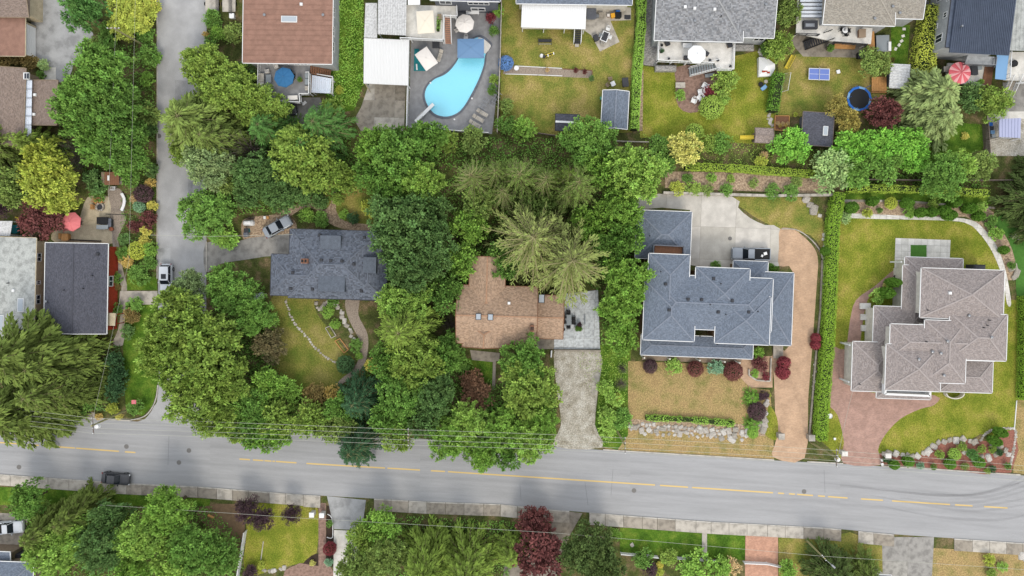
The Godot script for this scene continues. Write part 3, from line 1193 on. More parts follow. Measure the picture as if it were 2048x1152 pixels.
func rock_mesh(seed_: int) -> ArrayMesh:
	rng.seed = seed_
	var f := FastNoiseLite.new()
	f.seed = seed_
	f.frequency = .9
	var st := B()
	var P := func(i: int, j: int) -> Vector3:
		var a := TAU * (i % 8) / 8
		var b := lerpf(-.35, PI / 2, j / 4.0)
		var d := Vector3(cos(a) * cos(b), sin(b), sin(a) * cos(b))
		var s := maxf(absf(d.x), maxf(absf(d.y), absf(d.z)))
		return d / pow(s, .55) * (.5 + .22 * f.get_noise_3d(d.x * 1.4, d.y * 1.4 + seed_, d.z * 1.4)) * Vector3(1, .9, 1)
	for i in 8:
		for j in 4: q(st, P.call(i, j + 1), P.call(i + 1, j + 1), P.call(i + 1, j), P.call(i, j))
	st.generate_normals()
	return st.commit()

func boulders(o: Node, pts: Array, step: float, size: float, vary: float, width := 0.0, n := "boulder") -> void:
	if not PROTO.has("rock"):
		PROTO.rock = [rock_mesh(1), rock_mesh(2), rock_mesh(3), rock_mesh(4)]
	rng.seed = int(pts[0][0])
	var acc := 0.0
	for i in pts.size() - 1:
		var a := W(pts[i][0], pts[i][1])
		var b := W(pts[i + 1][0], pts[i + 1][1])
		var l := a.distance_to(b)
		var d := (b - a) / l
		while acc < l:
			var s := size * rng.randf_range(1 - vary, 1 + vary)
			var r := pw("boulder" if n == "boulder" else n, PROTO.rock[rng.randi() % 4], M["rock" + str(rng.randi() % 3)], o)
			r.position += a + d * acc + Vector3(-d.z, 0, d.x) * rng.randf_range(-width, width)
			r.rotation.y = rng.randf() * TAU
			r.scale = Vector3(s * rng.randf_range(.9, 1.5), s * .75, s)
			acc += step * s / size
		acc -= l

# ---------------------------------------------------------------- vehicles
func rrect(l: float, w: float, r: float, bow := 0.0) -> Array:
	var p := []
	for c in [[1, 1], [-1, 1], [-1, -1], [1, -1]]:
		for k in 5:
			var a: float = PI / 2 * k / 4.0 + {1: {1: 0.0, -1: -PI / 2}, -1: {1: PI / 2, -1: PI}}[c[0]][c[1]]
			p.append(Vector2(c[0] * (l * .5 - r) + cos(a) * r, c[1] * (w * .5 - r) + sin(a) * r))
	for i in p.size():
		p[i].x += signf(p[i].x) * bow * (1 - pow(p[i].y / (w * .5), 2))
	return p

func loft(st: SurfaceTool, rings: Array, cap := true) -> void:
	for i in rings.size() - 1:
		var n: int = rings[i].size()
		for k in n: q(st, rings[i + 1][k], rings[i][k], rings[i][(k + 1) % n], rings[i + 1][(k + 1) % n])
	if cap:
		for e in [0, rings.size() - 1]:
			for k in range(1, rings[e].size() - 1): tri(st, rings[e][0], rings[e][k], rings[e][k + 1])

func ring3(l: float, w: float, r: float, y: float, dx := 0.0, bow := 0.0) -> Array:
	var o := []
	for p in rrect(l, w, r, bow): o.append(Vector3(p.x + dx, y, p.y))
	return o

# nose towards +x; style: sedan, wagon, pickup
func car(n: String, label: String, cat: String, x: float, y: float, deg: float, l: float, w: float, h: float, paint: Material, style: String, roofm: Material = null) -> Node3D:
	var at := W(x, y, h * .6)
	at.y = 0
	var o := thing(n, label, cat, at, deg_to_rad(deg))
	var st := B()
	var belt := h * .6
	loft(st, [ring3(l * .94, w * .9, .3, .24), ring3(l * .985, w * .985, .34, .38, 0, .03), ring3(l, w, .36, .55, 0, .05), ring3(l * .985, w * .98, .38, belt * .88, 0, .05), ring3(l * .95, w * .9, .4, belt, 0, .05), ring3(l * .9, w * .78, .38, belt + .04, 0, .04)])
	pl("body", st, paint, o)
	# bonnet and boot lid with open shut-lines
	st = B()
	loft(st, [ring3(l * .22, w * .74, .16, belt + .02, l * .33), ring3(l * .215, w * .72, .16, belt + .065, l * .33), ring3(l * .16, w * .6, .16, belt + .09, l * .32)])
	pl("bonnet", st, paint, o)
	var c0: float = {"sedan": -.36, "wagon": -.455, "pickup": -.06}[style] * l
	var c1: float = {"sedan": .19, "wagon": .2, "pickup": .24}[style] * l
	var t0: float = c0 + {"sedan": .14, "wagon": .05, "pickup": .025}[style] * l
	var t1: float = c1 - {"sedan": .15, "wagon": .14, "pickup": .12}[style] * l
	st = B()
	loft(st, [ring3(c1 - c0, w * .86, .2, belt, (c0 + c1) * .5, .05), ring3(t1 - t0, w * .7, .16, h - .03, (t0 + t1) * .5, .03)])
	pl("cabin_glass", st, M.carglass, o)
	st = B()
	loft(st, [ring3(t1 - t0, w * .73, .16, h - .06, (t0 + t1) * .5, .03), ring3((t1 - t0) * .99, w * .715, .16, h, (t0 + t1) * .5, .03), ring3((t1 - t0) * .9, w * .6, .16, h + .025, (t0 + t1) * .5, .02)])
	var rf := pl("roof", st, roofm if roofm else paint, o)
	if style == "wagon":
		st = B()
		cbx(st, Vector3((t0 + t1) * .5 + .1 * l, h + .03, 0), Vector3(.17 * l, .02, w * .42), .005)
		pl("sunroof", st, M.carglass, rf)
	st = B()
	for s in [-1, 1]:
		for e in [[c1, t1, .0], [c0, t0, .0], [lerpf(c0, c1, .5), lerpf(t0, t1, .5), 0.0]]:
			bar(st, Vector3(e[0], belt, s * w * .425), Vector3(e[1], h - .03, s * w * .35), .07, .05)
	pl("pillar", st, paint, o)
	if style == "sedan":
		st = B()
		loft(st, [ring3(l * .13, w * .72, .12, belt + .02, -l * .41), ring3(l * .125, w * .7, .12, belt + .07, -l * .41)])
		pl("boot_lid", st, paint, o)
	if style == "pickup":
		var b0 := -l * .47
		var b1 := c0 - .1
		st = B()
		for s in [-1, 1]: bx(st, Vector3((b0 + b1) * .5, belt + .12, s * w * .43), Vector3(b1 - b0, .3, .12))
		bx(st, Vector3(b0, belt + .12, 0), Vector3(.1, .3, w * .8))
		pl("bed_wall", st, paint, o)
		st = B()
		bx(st, Vector3((b0 + b1) * .5, belt + .06, 0), Vector3(b1 - b0 - .1, .06, w * .78))
		pl("bed_floor", st, M.black, o)
		st = B()
		cbx(st, Vector3(b0 + .75, belt + .2, .1), Vector3(.5, .22, .45), .04, Basis(Vector3.UP, .3))
		bx(st, Vector3(b0 + 1.2, belt + .14, -.25), Vector3(.3, .1, .35), Basis(Vector3.UP, -.4))
		pl("cargo", st, M.white, o)
	var wr := .33 if style != "pickup" else .4
	for a in [-1, 1]:
		for b in [-1, 1]:
			var p: Vector3 = Vector3(a * l * .31, wr, b * (w * .5 - .1))
			st = B()
			tube(st, [p - Vector3(0, 0, .11), p + Vector3(0, 0, .11)], [wr, wr], 14)
			var t := pl("wheel", st, M.tyre, o)
			st = B()
			tube(st, [p + Vector3(0, 0, b * .112), p + Vector3(0, 0, b * .125)], [wr * .62, wr * .55], 10)
			pl("rim", st, M.metal, t)
	for b in [-1, 1]:
		st = B()
		cbx(st, Vector3(l * .475, belt * .8, b * w * .36), Vector3(.2, .16, .36), .03, Basis(Vector3.UP, b * .35))
		pl("headlight", st, M.lamp, o)
		st = B()
		cbx(st, Vector3(-l * .48, belt * .85, b * w * .36), Vector3(.12, .16, .34), .03, Basis(Vector3.UP, -b * .3))
		pl("tail_light", st, M.redlamp, o)
		st = B()
		cbx(st, Vector3(c1 - .3, belt + .1, b * (w * .5 + .06)), Vector3(.16, .16, .22), .04)
		pl("mirror", st, paint, o)
	return o

func wire(n: String, label: String, pts: Array, h: float, sag: float, r := .019, mat: Material = null) -> void:
	var st := B()
	var a0: Vector3
	for i in pts.size() - 1:
		var a: Vector3 = pts[i] if pts[i] is Vector3 else W(pts[i][0], pts[i][1], h)
		var b: Vector3 = pts[i + 1] if pts[i + 1] is Vector3 else W(pts[i + 1][0], pts[i + 1][1], h)
		if i == 0: a0 = a
		var p := []
		var rr := []
		for k in 9:
			var t := k / 8.0
			p.append(a.lerp(b, t) - Vector3(0, sag * 4 * t * (1 - t), 0))
			rr.append(r)
		tube(st, p, rr, 4)
	var o := pl(numbered(n), st, mat if mat else M.wire, self)
	tag(o, label, "power line")

func make_materials() -> void:
	M.white = plain(C(244, 246, 248), .5)
	M.offwhite = mk(C(226, 222, 212), .7, "blotch", 6.0, "fine", 1.0)
	M.dark = plain(C(62, 64, 70), .7)
	M.black = plain(C(30, 31, 34), .6)
	M.metal = plain(C(150, 154, 160), .35, .6)
	M.dormer = mk(C(94, 102, 114), .7, "blotch", 5.0, "fine", 2.0)
	M.chimney = mk(C(164, 120, 98), .9, "stain", 2.0, "grain", .6)
	M.skyglass = plain(C(176, 186, 196), .12)
	M.darkglass = plain(C(46, 54, 66), .1)
	M.carglass = plain(C(34, 40, 48), .08)
	M.tyre = plain(C(34, 34, 36), .85)
	M.lamp = plain(C(220, 224, 228), .15)
	M.redlamp = plain(C(150, 30, 30), .2)
	M.wire = plain(C(196, 198, 186), .7)
	M.bark = mk(C(104, 92, 78), .95, "blotch", .8, "grain", .4)
	M.limb = mk(C(168, 164, 118), .95, "blotch", .8, "grain", .4)
	M.twig = plain(C(128, 118, 110), .95)
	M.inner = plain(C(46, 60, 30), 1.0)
	M.rock0 = mk(C(196, 190, 182), .9, "stain", 1.7, "grain", .5)
	M.rock1 = mk(C(176, 170, 160), .9, "stain", 1.9, "grain", .5)
	M.rock2 = mk(C(212, 208, 202), .9, "stain", 2.1, "grain", .5)
	M.asphalt = mk(C(176, 178, 180), .9, "stain", 17.0, "grain", 1.1)
	M.patch = mk(C(160, 161, 163), .92, "blotch", 9.0, "fine", 1.0)
	M.lane = mk(C(180, 181, 183), .9, "blotch", 21.0, "grain", 1.2)
	M.olddrive = mk(C(160, 158, 154), .92, "stain", 12.0, "grain", 1.3)
	M.road = mk(C(175, 176, 178), .88, "road", 1.0, "grain", .9)
	M.road.uv1_triplanar = false
	M.road.uv1_world_triplanar = false
	M.yellow = plain(C(224, 194, 126), .85)
	M.tyremark = plain(Color(.2, .2, .21, .075), .95)
	M.tyremark.transparency = BaseMaterial3D.TRANSPARENCY_ALPHA
	M.crack = plain(C(136, 138, 142), .95)
	M.iron = plain(C(126, 124, 122), .7, .2)
	M.kerb = mk(C(206, 202, 194), .9, "stain", 9.0, "grain", .8)
	M.concrete = [mk(C(208, 204, 196), .9, "blotch", 11.0, "grain", .9), mk(C(202, 198, 189), .9, "blotch", 13.0, "grain", .9), mk(C(214, 210, 203), .9, "blotch", 12.0, "grain", .9)]
	M.walk = [mk(C(180, 172, 160), .92, "stain", 9.0, "grain", .9), mk(C(166, 158, 146), .92, "stain", 8.0, "grain", .9), mk(C(198, 192, 182), .92, "stain", 10.0, "grain", .9), mk(C(154, 146, 134), .92, "stain", 7.0, "grain", .9)]
	M.pale = [mk(C(224, 222, 217), .85, "blotch", 7.0, "fine", .9), mk(C(216, 214, 208), .85, "blotch", 8.0, "fine", .9)]
	M.greydrive = [mk(C(174, 172, 166), .92, "stain", 8.0, "grain", .9), mk(C(164, 162, 158), .92, "stain", 9.0, "grain", .9)]
	M.whitepatio = [mk(C(218, 224, 228), .8, "stain", 4.0, "grain", .7), mk(C(208, 214, 218), .8, "stain", 5.0, "grain", .7)]
	M.pooldeck = mk(C(152, 153, 156), .85, "blotch", 6.0, "grain", .8)
	M.slate = mk(C(166, 153, 140), .85, "stain", 2.0, "grain", .8)
	M.joint = mk(C(150, 146, 138), .95)
	M.brickdrive = mk(C(194, 164, 137), .92, "blotch", 14.0, "brick", 2.2)
	M.brickred = mk(C(174, 143, 131), .92, "blotch", 9.0, "brick", 2.2)
	M.brickpink = mk(C(194, 151, 129), .92, "blotch", 6.0, "brick", 2.2)
	M.brickpatio = mk(C(150, 124, 112), .92, "stain", 4.0, "brick", 2.0)
	M.gravel = mkc("gravel", 15.0)
	M.stones = mk(C(186, 184, 182), .95, "fleck", 3.0, "grain", .7)
	M.soil = mkc("soil", 18.0)
	M.bed = mkc("bed", 7.0)
	M.dry = mkc("dry", 22.0)
	M.olive = mkc("olive", 26.0)
	M.slopegrass = mkc("olive", 31.0)
	M.slopegrass.albedo_color = Color(.9, .94, .9)
	M.green = mkc("green", 24.0)
	M.lush = mkc("lush", 19.0)
	M.mulch = mk(C(160, 108, 94), .95, "stain", 2.5, "grain", .6)
	M.darkmulch = mk(C(70, 58, 50), .95, "stain", 2.5, "grain", .6)
	M.turf = mk(C(80, 128, 54), .95, "blotch", 3.0, "grain", .5)
	M.wood = mk(C(200, 150, 96), .8, "blotch", 2.0, "fine", .7)
	M.brownwood = mk(C(136, 98, 76), .85, "blotch", 2.0, "fine", .7)
	M.oldwood = mk(C(130, 118, 112), .9, "stain", 2.0, "grain", .6)
	M.beige = mk(C(196, 184, 158), .9, "blotch", 6.0, "fine", 1.5)
	M.greywall = mk(C(176, 180, 184), .8, "blotch", 6.0, "fine", 1.5)
	M.darkwall = mk(C(104, 108, 118), .8, "blotch", 6.0, "fine", 1.5)
	M.redwall = mk(C(168, 66, 44), .8, "blotch", 3.0, "fine", 1.0)
	M.brownwall = mk(C(128, 106, 82), .9, "blotch", 4.0, "fine", 1.0)
	M.tanwall = mk(C(150, 134, 116), .9, "blotch", 4.0, "fine", 1.0)
	M.r_slate = shingle(C(103, 110, 123), "shake")
	M.r_blue = shingle(C(111, 121, 136))
	M.r_brown = shingle(C(170, 145, 124), "comp")
	M.r_taupe = shingle(C(150, 142, 140))
	M.r_charcoal = shingle(C(84, 86, 96))
	M.r_grey = shingle(C(140, 142, 146), "fleck")
	M.r_tan = shingle(C(150, 145, 136))
	M.r_umber = shingle(C(134, 120, 112))
	for k in ["r_slate", "r_blue", "r_brown", "r_taupe", "r_grey", "r_tan", "r_umber", "r_charcoal"]:
		M[k].resource_name = k
		M[k + "_cap"] = mk({"r_slate": C(112, 119, 132), "r_blue": C(134, 143, 158), "r_brown": C(180, 144, 118), "r_taupe": C(176, 168, 166), "r_grey": C(164, 166, 168), "r_tan": C(174, 168, 158), "r_umber": C(138, 124, 116), "r_charcoal": C(86, 88, 98)}[k], .9, "blotch", 3.0, "grain", .8)
	M.r_flatbrown = mk(C(156, 122, 108), .9, "blotch", 7.0, "grain", 1.4)
	M.r_mem = mk(C(176, 180, 178), .8, "stain", 9.0, "fine", 2.0)
	M.whitemetal = plain(C(240, 242, 244), .5)
	M.dirtymetal = mk(C(220, 222, 224), .5, "stain", 3.0, "grain", 1.4)
	M.darkmetal = mk(C(82, 92, 110), .55, "blotch", 8.0, "fine", 3.0)
	M.silver = plain(C(206, 212, 220), .25, .15)
	M.grey_car = plain(C(150, 158, 168), .25, .2)
	M.black_car = plain(C(66, 68, 74), .2, .1)
	for m in [M.silver, M.grey_car, M.black_car]:
		m.clearcoat_enabled = true
		m.clearcoat = .6
	M.blue = plain(C(52, 110, 158), .8)
	M.paleblue = plain(C(110, 146, 186), .7)
	M.teal = plain(C(24, 132, 142), .6)
	M.cream = plain(C(236, 228, 212), .8)
	M.canvas = plain(C(238, 234, 230), .8)
	M.pinkc = plain(C(232, 132, 136), .8)
	M.redc = plain(C(222, 108, 118), .8)
	M.rosec = plain(C(240, 176, 180), .8)
	M.tablegrey = plain(C(150, 158, 164), .4)
	M.tableblue = plain(C(112, 134, 204), .45)
	M.wicker = plain(C(150, 132, 112), .85)
	M.orange = plain(C(240, 176, 50), .6)
	M.brightblue = plain(C(40, 110, 200), .6)
	M.yellowp = plain(C(232, 208, 70), .5)
	M.greenp = plain(C(80, 160, 140), .5)
	M.ltblue = plain(C(126, 170, 214), .5)
	M.terracotta = plain(C(170, 104, 78), .85)
	M.pool = plain(C(132, 222, 246, 1.1), .3)
	M.water = glass(Color(.75, .93, 1.0), .06)
	M.water.normal_enabled = true
	M.water.normal_texture = noise_tex(256, .03, 3, [[0, grey(0)], [1, grey(1)]], 31)
	M.water.normal_texture.as_normal_map = true
	M.water.normal_texture.color_ramp = null
	M.water.normal_scale = .35
	M.water.uv1_triplanar = true
	M.water.uv1_world_triplanar = true
	M.water.uv1_scale = Vector3.ONE / 3.0
	M.polyc = glass(Color(.88, .92, .98), .45)
	M.purplep = plain(C(176, 182, 214), .4)

func ramp_y(pts: Array, x: float) -> float:
	for i in pts.size() - 1:
		if x <= pts[i + 1][0]: return lerpf(pts[i][1], pts[i + 1][1], (x - pts[i][0]) / (pts[i + 1][0] - pts[i][0]))
	return pts[-1][1]

const NORTH := [[-400, 805], [140, 835], [1100, 893], [1250, 903], [1550, 921], [1690, 928], [2048, 951], [2500, 975]]
const SOUTH := [[-400, 920], [0, 948], [250, 966], [400, 973], [605, 989], [856, 1003], [1000, 1008], [1101, 1019], [1271, 1032], [1420, 1043], [1650, 1055], [1780, 1068], [2048, 1086], [2500, 1112]]

func make_ground() -> void:
	sheet("ground", [[-4500, -3500], [6500, -3500], [6500, 4500], [-4500, 4500]], -.012, M.soil, "mixed grass and bare soil of the neighbourhood blocks", "ground")
	# the main road, laid with its own lengthwise wear
	var st := B()
	var x := -400.0
	while x < 2480:
		var e := x + 48
		var v := [W(x, ramp_y(NORTH, x), 0), W(e, ramp_y(NORTH, e), 0), W(e, ramp_y(SOUTH, e), 0), W(x, ramp_y(SOUTH, x), 0)]
		for k in 4: v[k].y = .012
		quv(st, v, [Vector2(x / 420.0, 0), Vector2(e / 420.0, 0), Vector2(e / 420.0, 1), Vector2(x / 420.0, 1)])
		x = e
	struct("main_road", st, M.road, "wide grey asphalt road crossing the lower part with a yellow centre line", "road")
	sheet("side_street", smooth([[316, -300], [413, -300], [413, 0], [413, 300], [413, 480], [413, 640], [420, 760], [440, 830], [490, 866], [270, 852], [290, 838], [308, 812], [316, 770], [316, 480], [316, 200]], 3), .008, M.lane, "narrow grey asphalt lane running down from the top to the main road", "road")
	sheet("asphalt_patch", [[318, 496], [341, 496], [341, 524], [318, 524]], .0125, M.asphalt, "darker square asphalt patch in the lane above the silver car", "road patch")
	for p in [["asphalt repair in the lane below the parking court", 350, 160, 26, 50], ["long narrow trench repair down the lane", 376, 330, 9, 150]]:
		sheet("asphalt_patch", [[p[1], p[2]], [p[1] + p[3], p[2] + p[3] * .062], [p[1] + p[3], p[2] + p[4] + p[3] * .062], [p[1], p[2] + p[4]]], .02, M.patch, p[0], "road patch")
	# centre line
	var segs := [[-60, 10], [12, 36], [55, 78], [94, 150], [152, 238], [250, 271], [479, 500], [506, 527], [529, 543], [545, 550], [552, 593], [613, 770], [775, 840], [862, 890], [896, 1310], [1320, 1376], [1384, 1546], [1556, 1568], [1578, 1590], [1594, 1626], [1636, 1650], [1656, 1695], [1722, 1766], [1784, 1900], [1910, 1945], [1968, 2015]]
	var yl := [[-60, 881], [0, 885], [271, 905], [480, 918], [615, 927], [840, 940], [1010, 950], [1310, 970], [1600, 989], [1695, 996], [1900, 1009], [2048, 1018]]
	var lines := Node3D.new()
	lines.name = "centre_line"
	add_child(lines)
	tag(lines, "worn broken yellow centre line along the main road", "road marking", "", "structure")
	for s in segs:
		st = B()
		var p := W(s[0], ramp_y(yl, s[0]))
		var e := W(s[1], ramp_y(yl, s[1]))
		bar(st, p + Vector3(0, .013, 0), e + Vector3(0, .013, 0), .2, .008)
		pw("line_dash", st, M.yellow, lines)
	# tyre scuffs that swing round at the right-hand end of the road
	var marks := [[[1640, 965], [1760, 978], [1880, 990], [1960, 985], [2050, 962]], [[1700, 974], [1820, 986], [1920, 992], [2000, 980], [2060, 955]], [[1740, 990], [1850, 1010], [1950, 1022], [2060, 1008]], [[1800, 996], [1900, 1006], [1980, 1000], [2060, 978]], [[1760, 1012], [1880, 1034], [1990, 1040], [2060, 1028]], [[1860, 985], [1940, 990], [2010, 972], [2060, 942]], [[1900, 998], [1980, 992], [2060, 968]], [[1840, 1003], [1940, 1014], [2060, 995]]]
	for i in marks.size():
		st = B()
		var c := smooth(marks[i], 5, false)
		for k in c.size() - 1:
			var a := W(c[k][0], c[k][1])
			var b := W(c[k + 1][0], c[k + 1][1])
			var d := (b - a).normalized()
			var s := Vector3(-d.z, 0, d.x) * (.05 + .16 * sin(PI * (k + .5) / c.size()))
			var up := Vector3(0, .017 + .003 * i, 0)
			q(st, a - s + up, b - s + up, b + s + up, a + s + up)
		struct("tyre_mark", st, M.tyremark, ["long", "second", "lower", "middle", "lowest", "upper", "short upper", "short middle"][i] + " dark curved tyre scuff at the right end of the main road", "tyre mark")
	# cracks sealed across the road
	for c in [["thin sealed crack across the lower lane below the gravel driveway", 1170, 965, 1176, 1010], ["longer sealed crack across both lanes below the gravel driveway", 1226, 938, 1222, 990], ["sealed crack across the road below the sandy brick driveway", 1648, 940, 1650, 985], ["sealed crack across the road by the lane mouth", 338, 872, 336, 930], ["short sealed crack above the driveway with the red maple", 1040, 970, 1042, 1000]]:
		st = B()
		bar(st, W(c[1], c[2]) + Vector3(0, .014, 0), W(c[3], c[4]) + Vector3(0, .014, 0), .06, .004)
		struct("road_crack", st, M.crack, c[0], "road crack")
	for mh in [[253, 893, "on the yellow line left of the lane mouth"], [378, 901, "in the upper lane below the lane mouth"], [358, 925, "in the lower lane below the lane mouth"], [38, 934, "near the left edge of the main road"], [1268, 981, "in the lower lane right of the middle"], [1608, 983, "beside the yellow line below the brick driveway"], [318, 272, "at the kerb of the narrow lane"]]:
		st = B()
		var p := W(mh[0], mh[1])
		lathe(st, [[0, .024], [.24, .024], [.25, .03], [.33, .03], [.36, .02]], 16, p)
		tag(pl(numbered("manhole_cover"), st, M.iron, self), "round iron manhole cover " + mh[2], "manhole cover", "manhole covers in the roads")
	# pavement on the south side, slab by slab
	var side := Node3D.new()
	side.name = "sidewalk"
	add_child(side)
	tag(side, "concrete pavement of separate slabs along the south side of the main road", "pavement", "", "structure")
	x = -120.0
	var k := 0
	rng.seed = 3
	while x < 2300:
		var e := x + rng.randf_range(30, 42)
		var skip := (x > 640 and x < 712) or (x > 1650 and x < 1712) or (x > 1760 and x < 1868) or (x > 1103 and x < 1160)
		if not skip:
			st = B()
			var w := 24.0 if x > 600 else 22.0
			var g := .35
			prism(st, flat([[x + g, ramp_y(SOUTH, x) + 2.4], [e - g, ramp_y(SOUTH, e) + 2.4], [e - g, ramp_y(SOUTH, e) + w], [x + g, ramp_y(SOUTH, x) + w]]), -.01, .12 + .006 * (k % 3))
			var tone := 2 if x < 140 or (x > 600 and x < 655) or (x > 1340 and x < 1520) else (k * 7 + int(x)) % 3
			pw("slab", st, M.walk[tone], side)
			st = B()
			prism(st, flat([[x + g, ramp_y(SOUTH, x)], [e - g, ramp_y(SOUTH, e)], [e - g, ramp_y(SOUTH, e) + 2.1], [x + g, ramp_y(SOUTH, x) + 2.1]]), -.01, .13)
			pw("kerb_stone", st, M.kerb, side)
		x = e
		k += 1
	# kerbs on the north side
	var nk := Node3D.new()
	nk.name = "kerb"
	add_child(nk)
	tag(nk, "pale concrete kerb along the north side of the main road", "kerb", "", "structure")
	for r in [[20, 262], [1206, 1548], [1614, 1686], [1762, 2040]]:
		x = r[0]
		while x < r[1]:
			var e := minf(x + 36, r[1])
			st = B()
			prism(st, flat([[x + .2, ramp_y(NORTH, x) - 2.2], [e - .2, ramp_y(NORTH, e) - 2.2], [e - .2, ramp_y(NORTH, e)], [x + .2, ramp_y(NORTH, x)]]), -.01, .12)
			pw("kerb_stone", st, M.kerb, nk)
			x = e
	sheet("footpath", [[-100, 822], [130, 832], [190, 836], [190, 825], [130, 822], [-100, 806]], .05, M.walk[0], "concrete footpath left of the lane mouth above the main road", "pavement")
	wall_line("lane_kerb", "long pale kerb down the left side of the lane", [[315, -40], [315, 130], [315, 330], [315, 560]], .13, .14, M.kerb)
	wall_line("lane_kerb", "short pale kerb down the right side of the lane by the slate house drive", [[413, 482], [413, 545]], .1, .14, M.kerb)
	wall_line("corner_kerb", "curved pale kerb around the planted corner at the lane mouth", smooth([[316, 770], [313, 795], [303, 818], [288, 833], [262, 840]], 4, false), .13, .16, M.kerb)
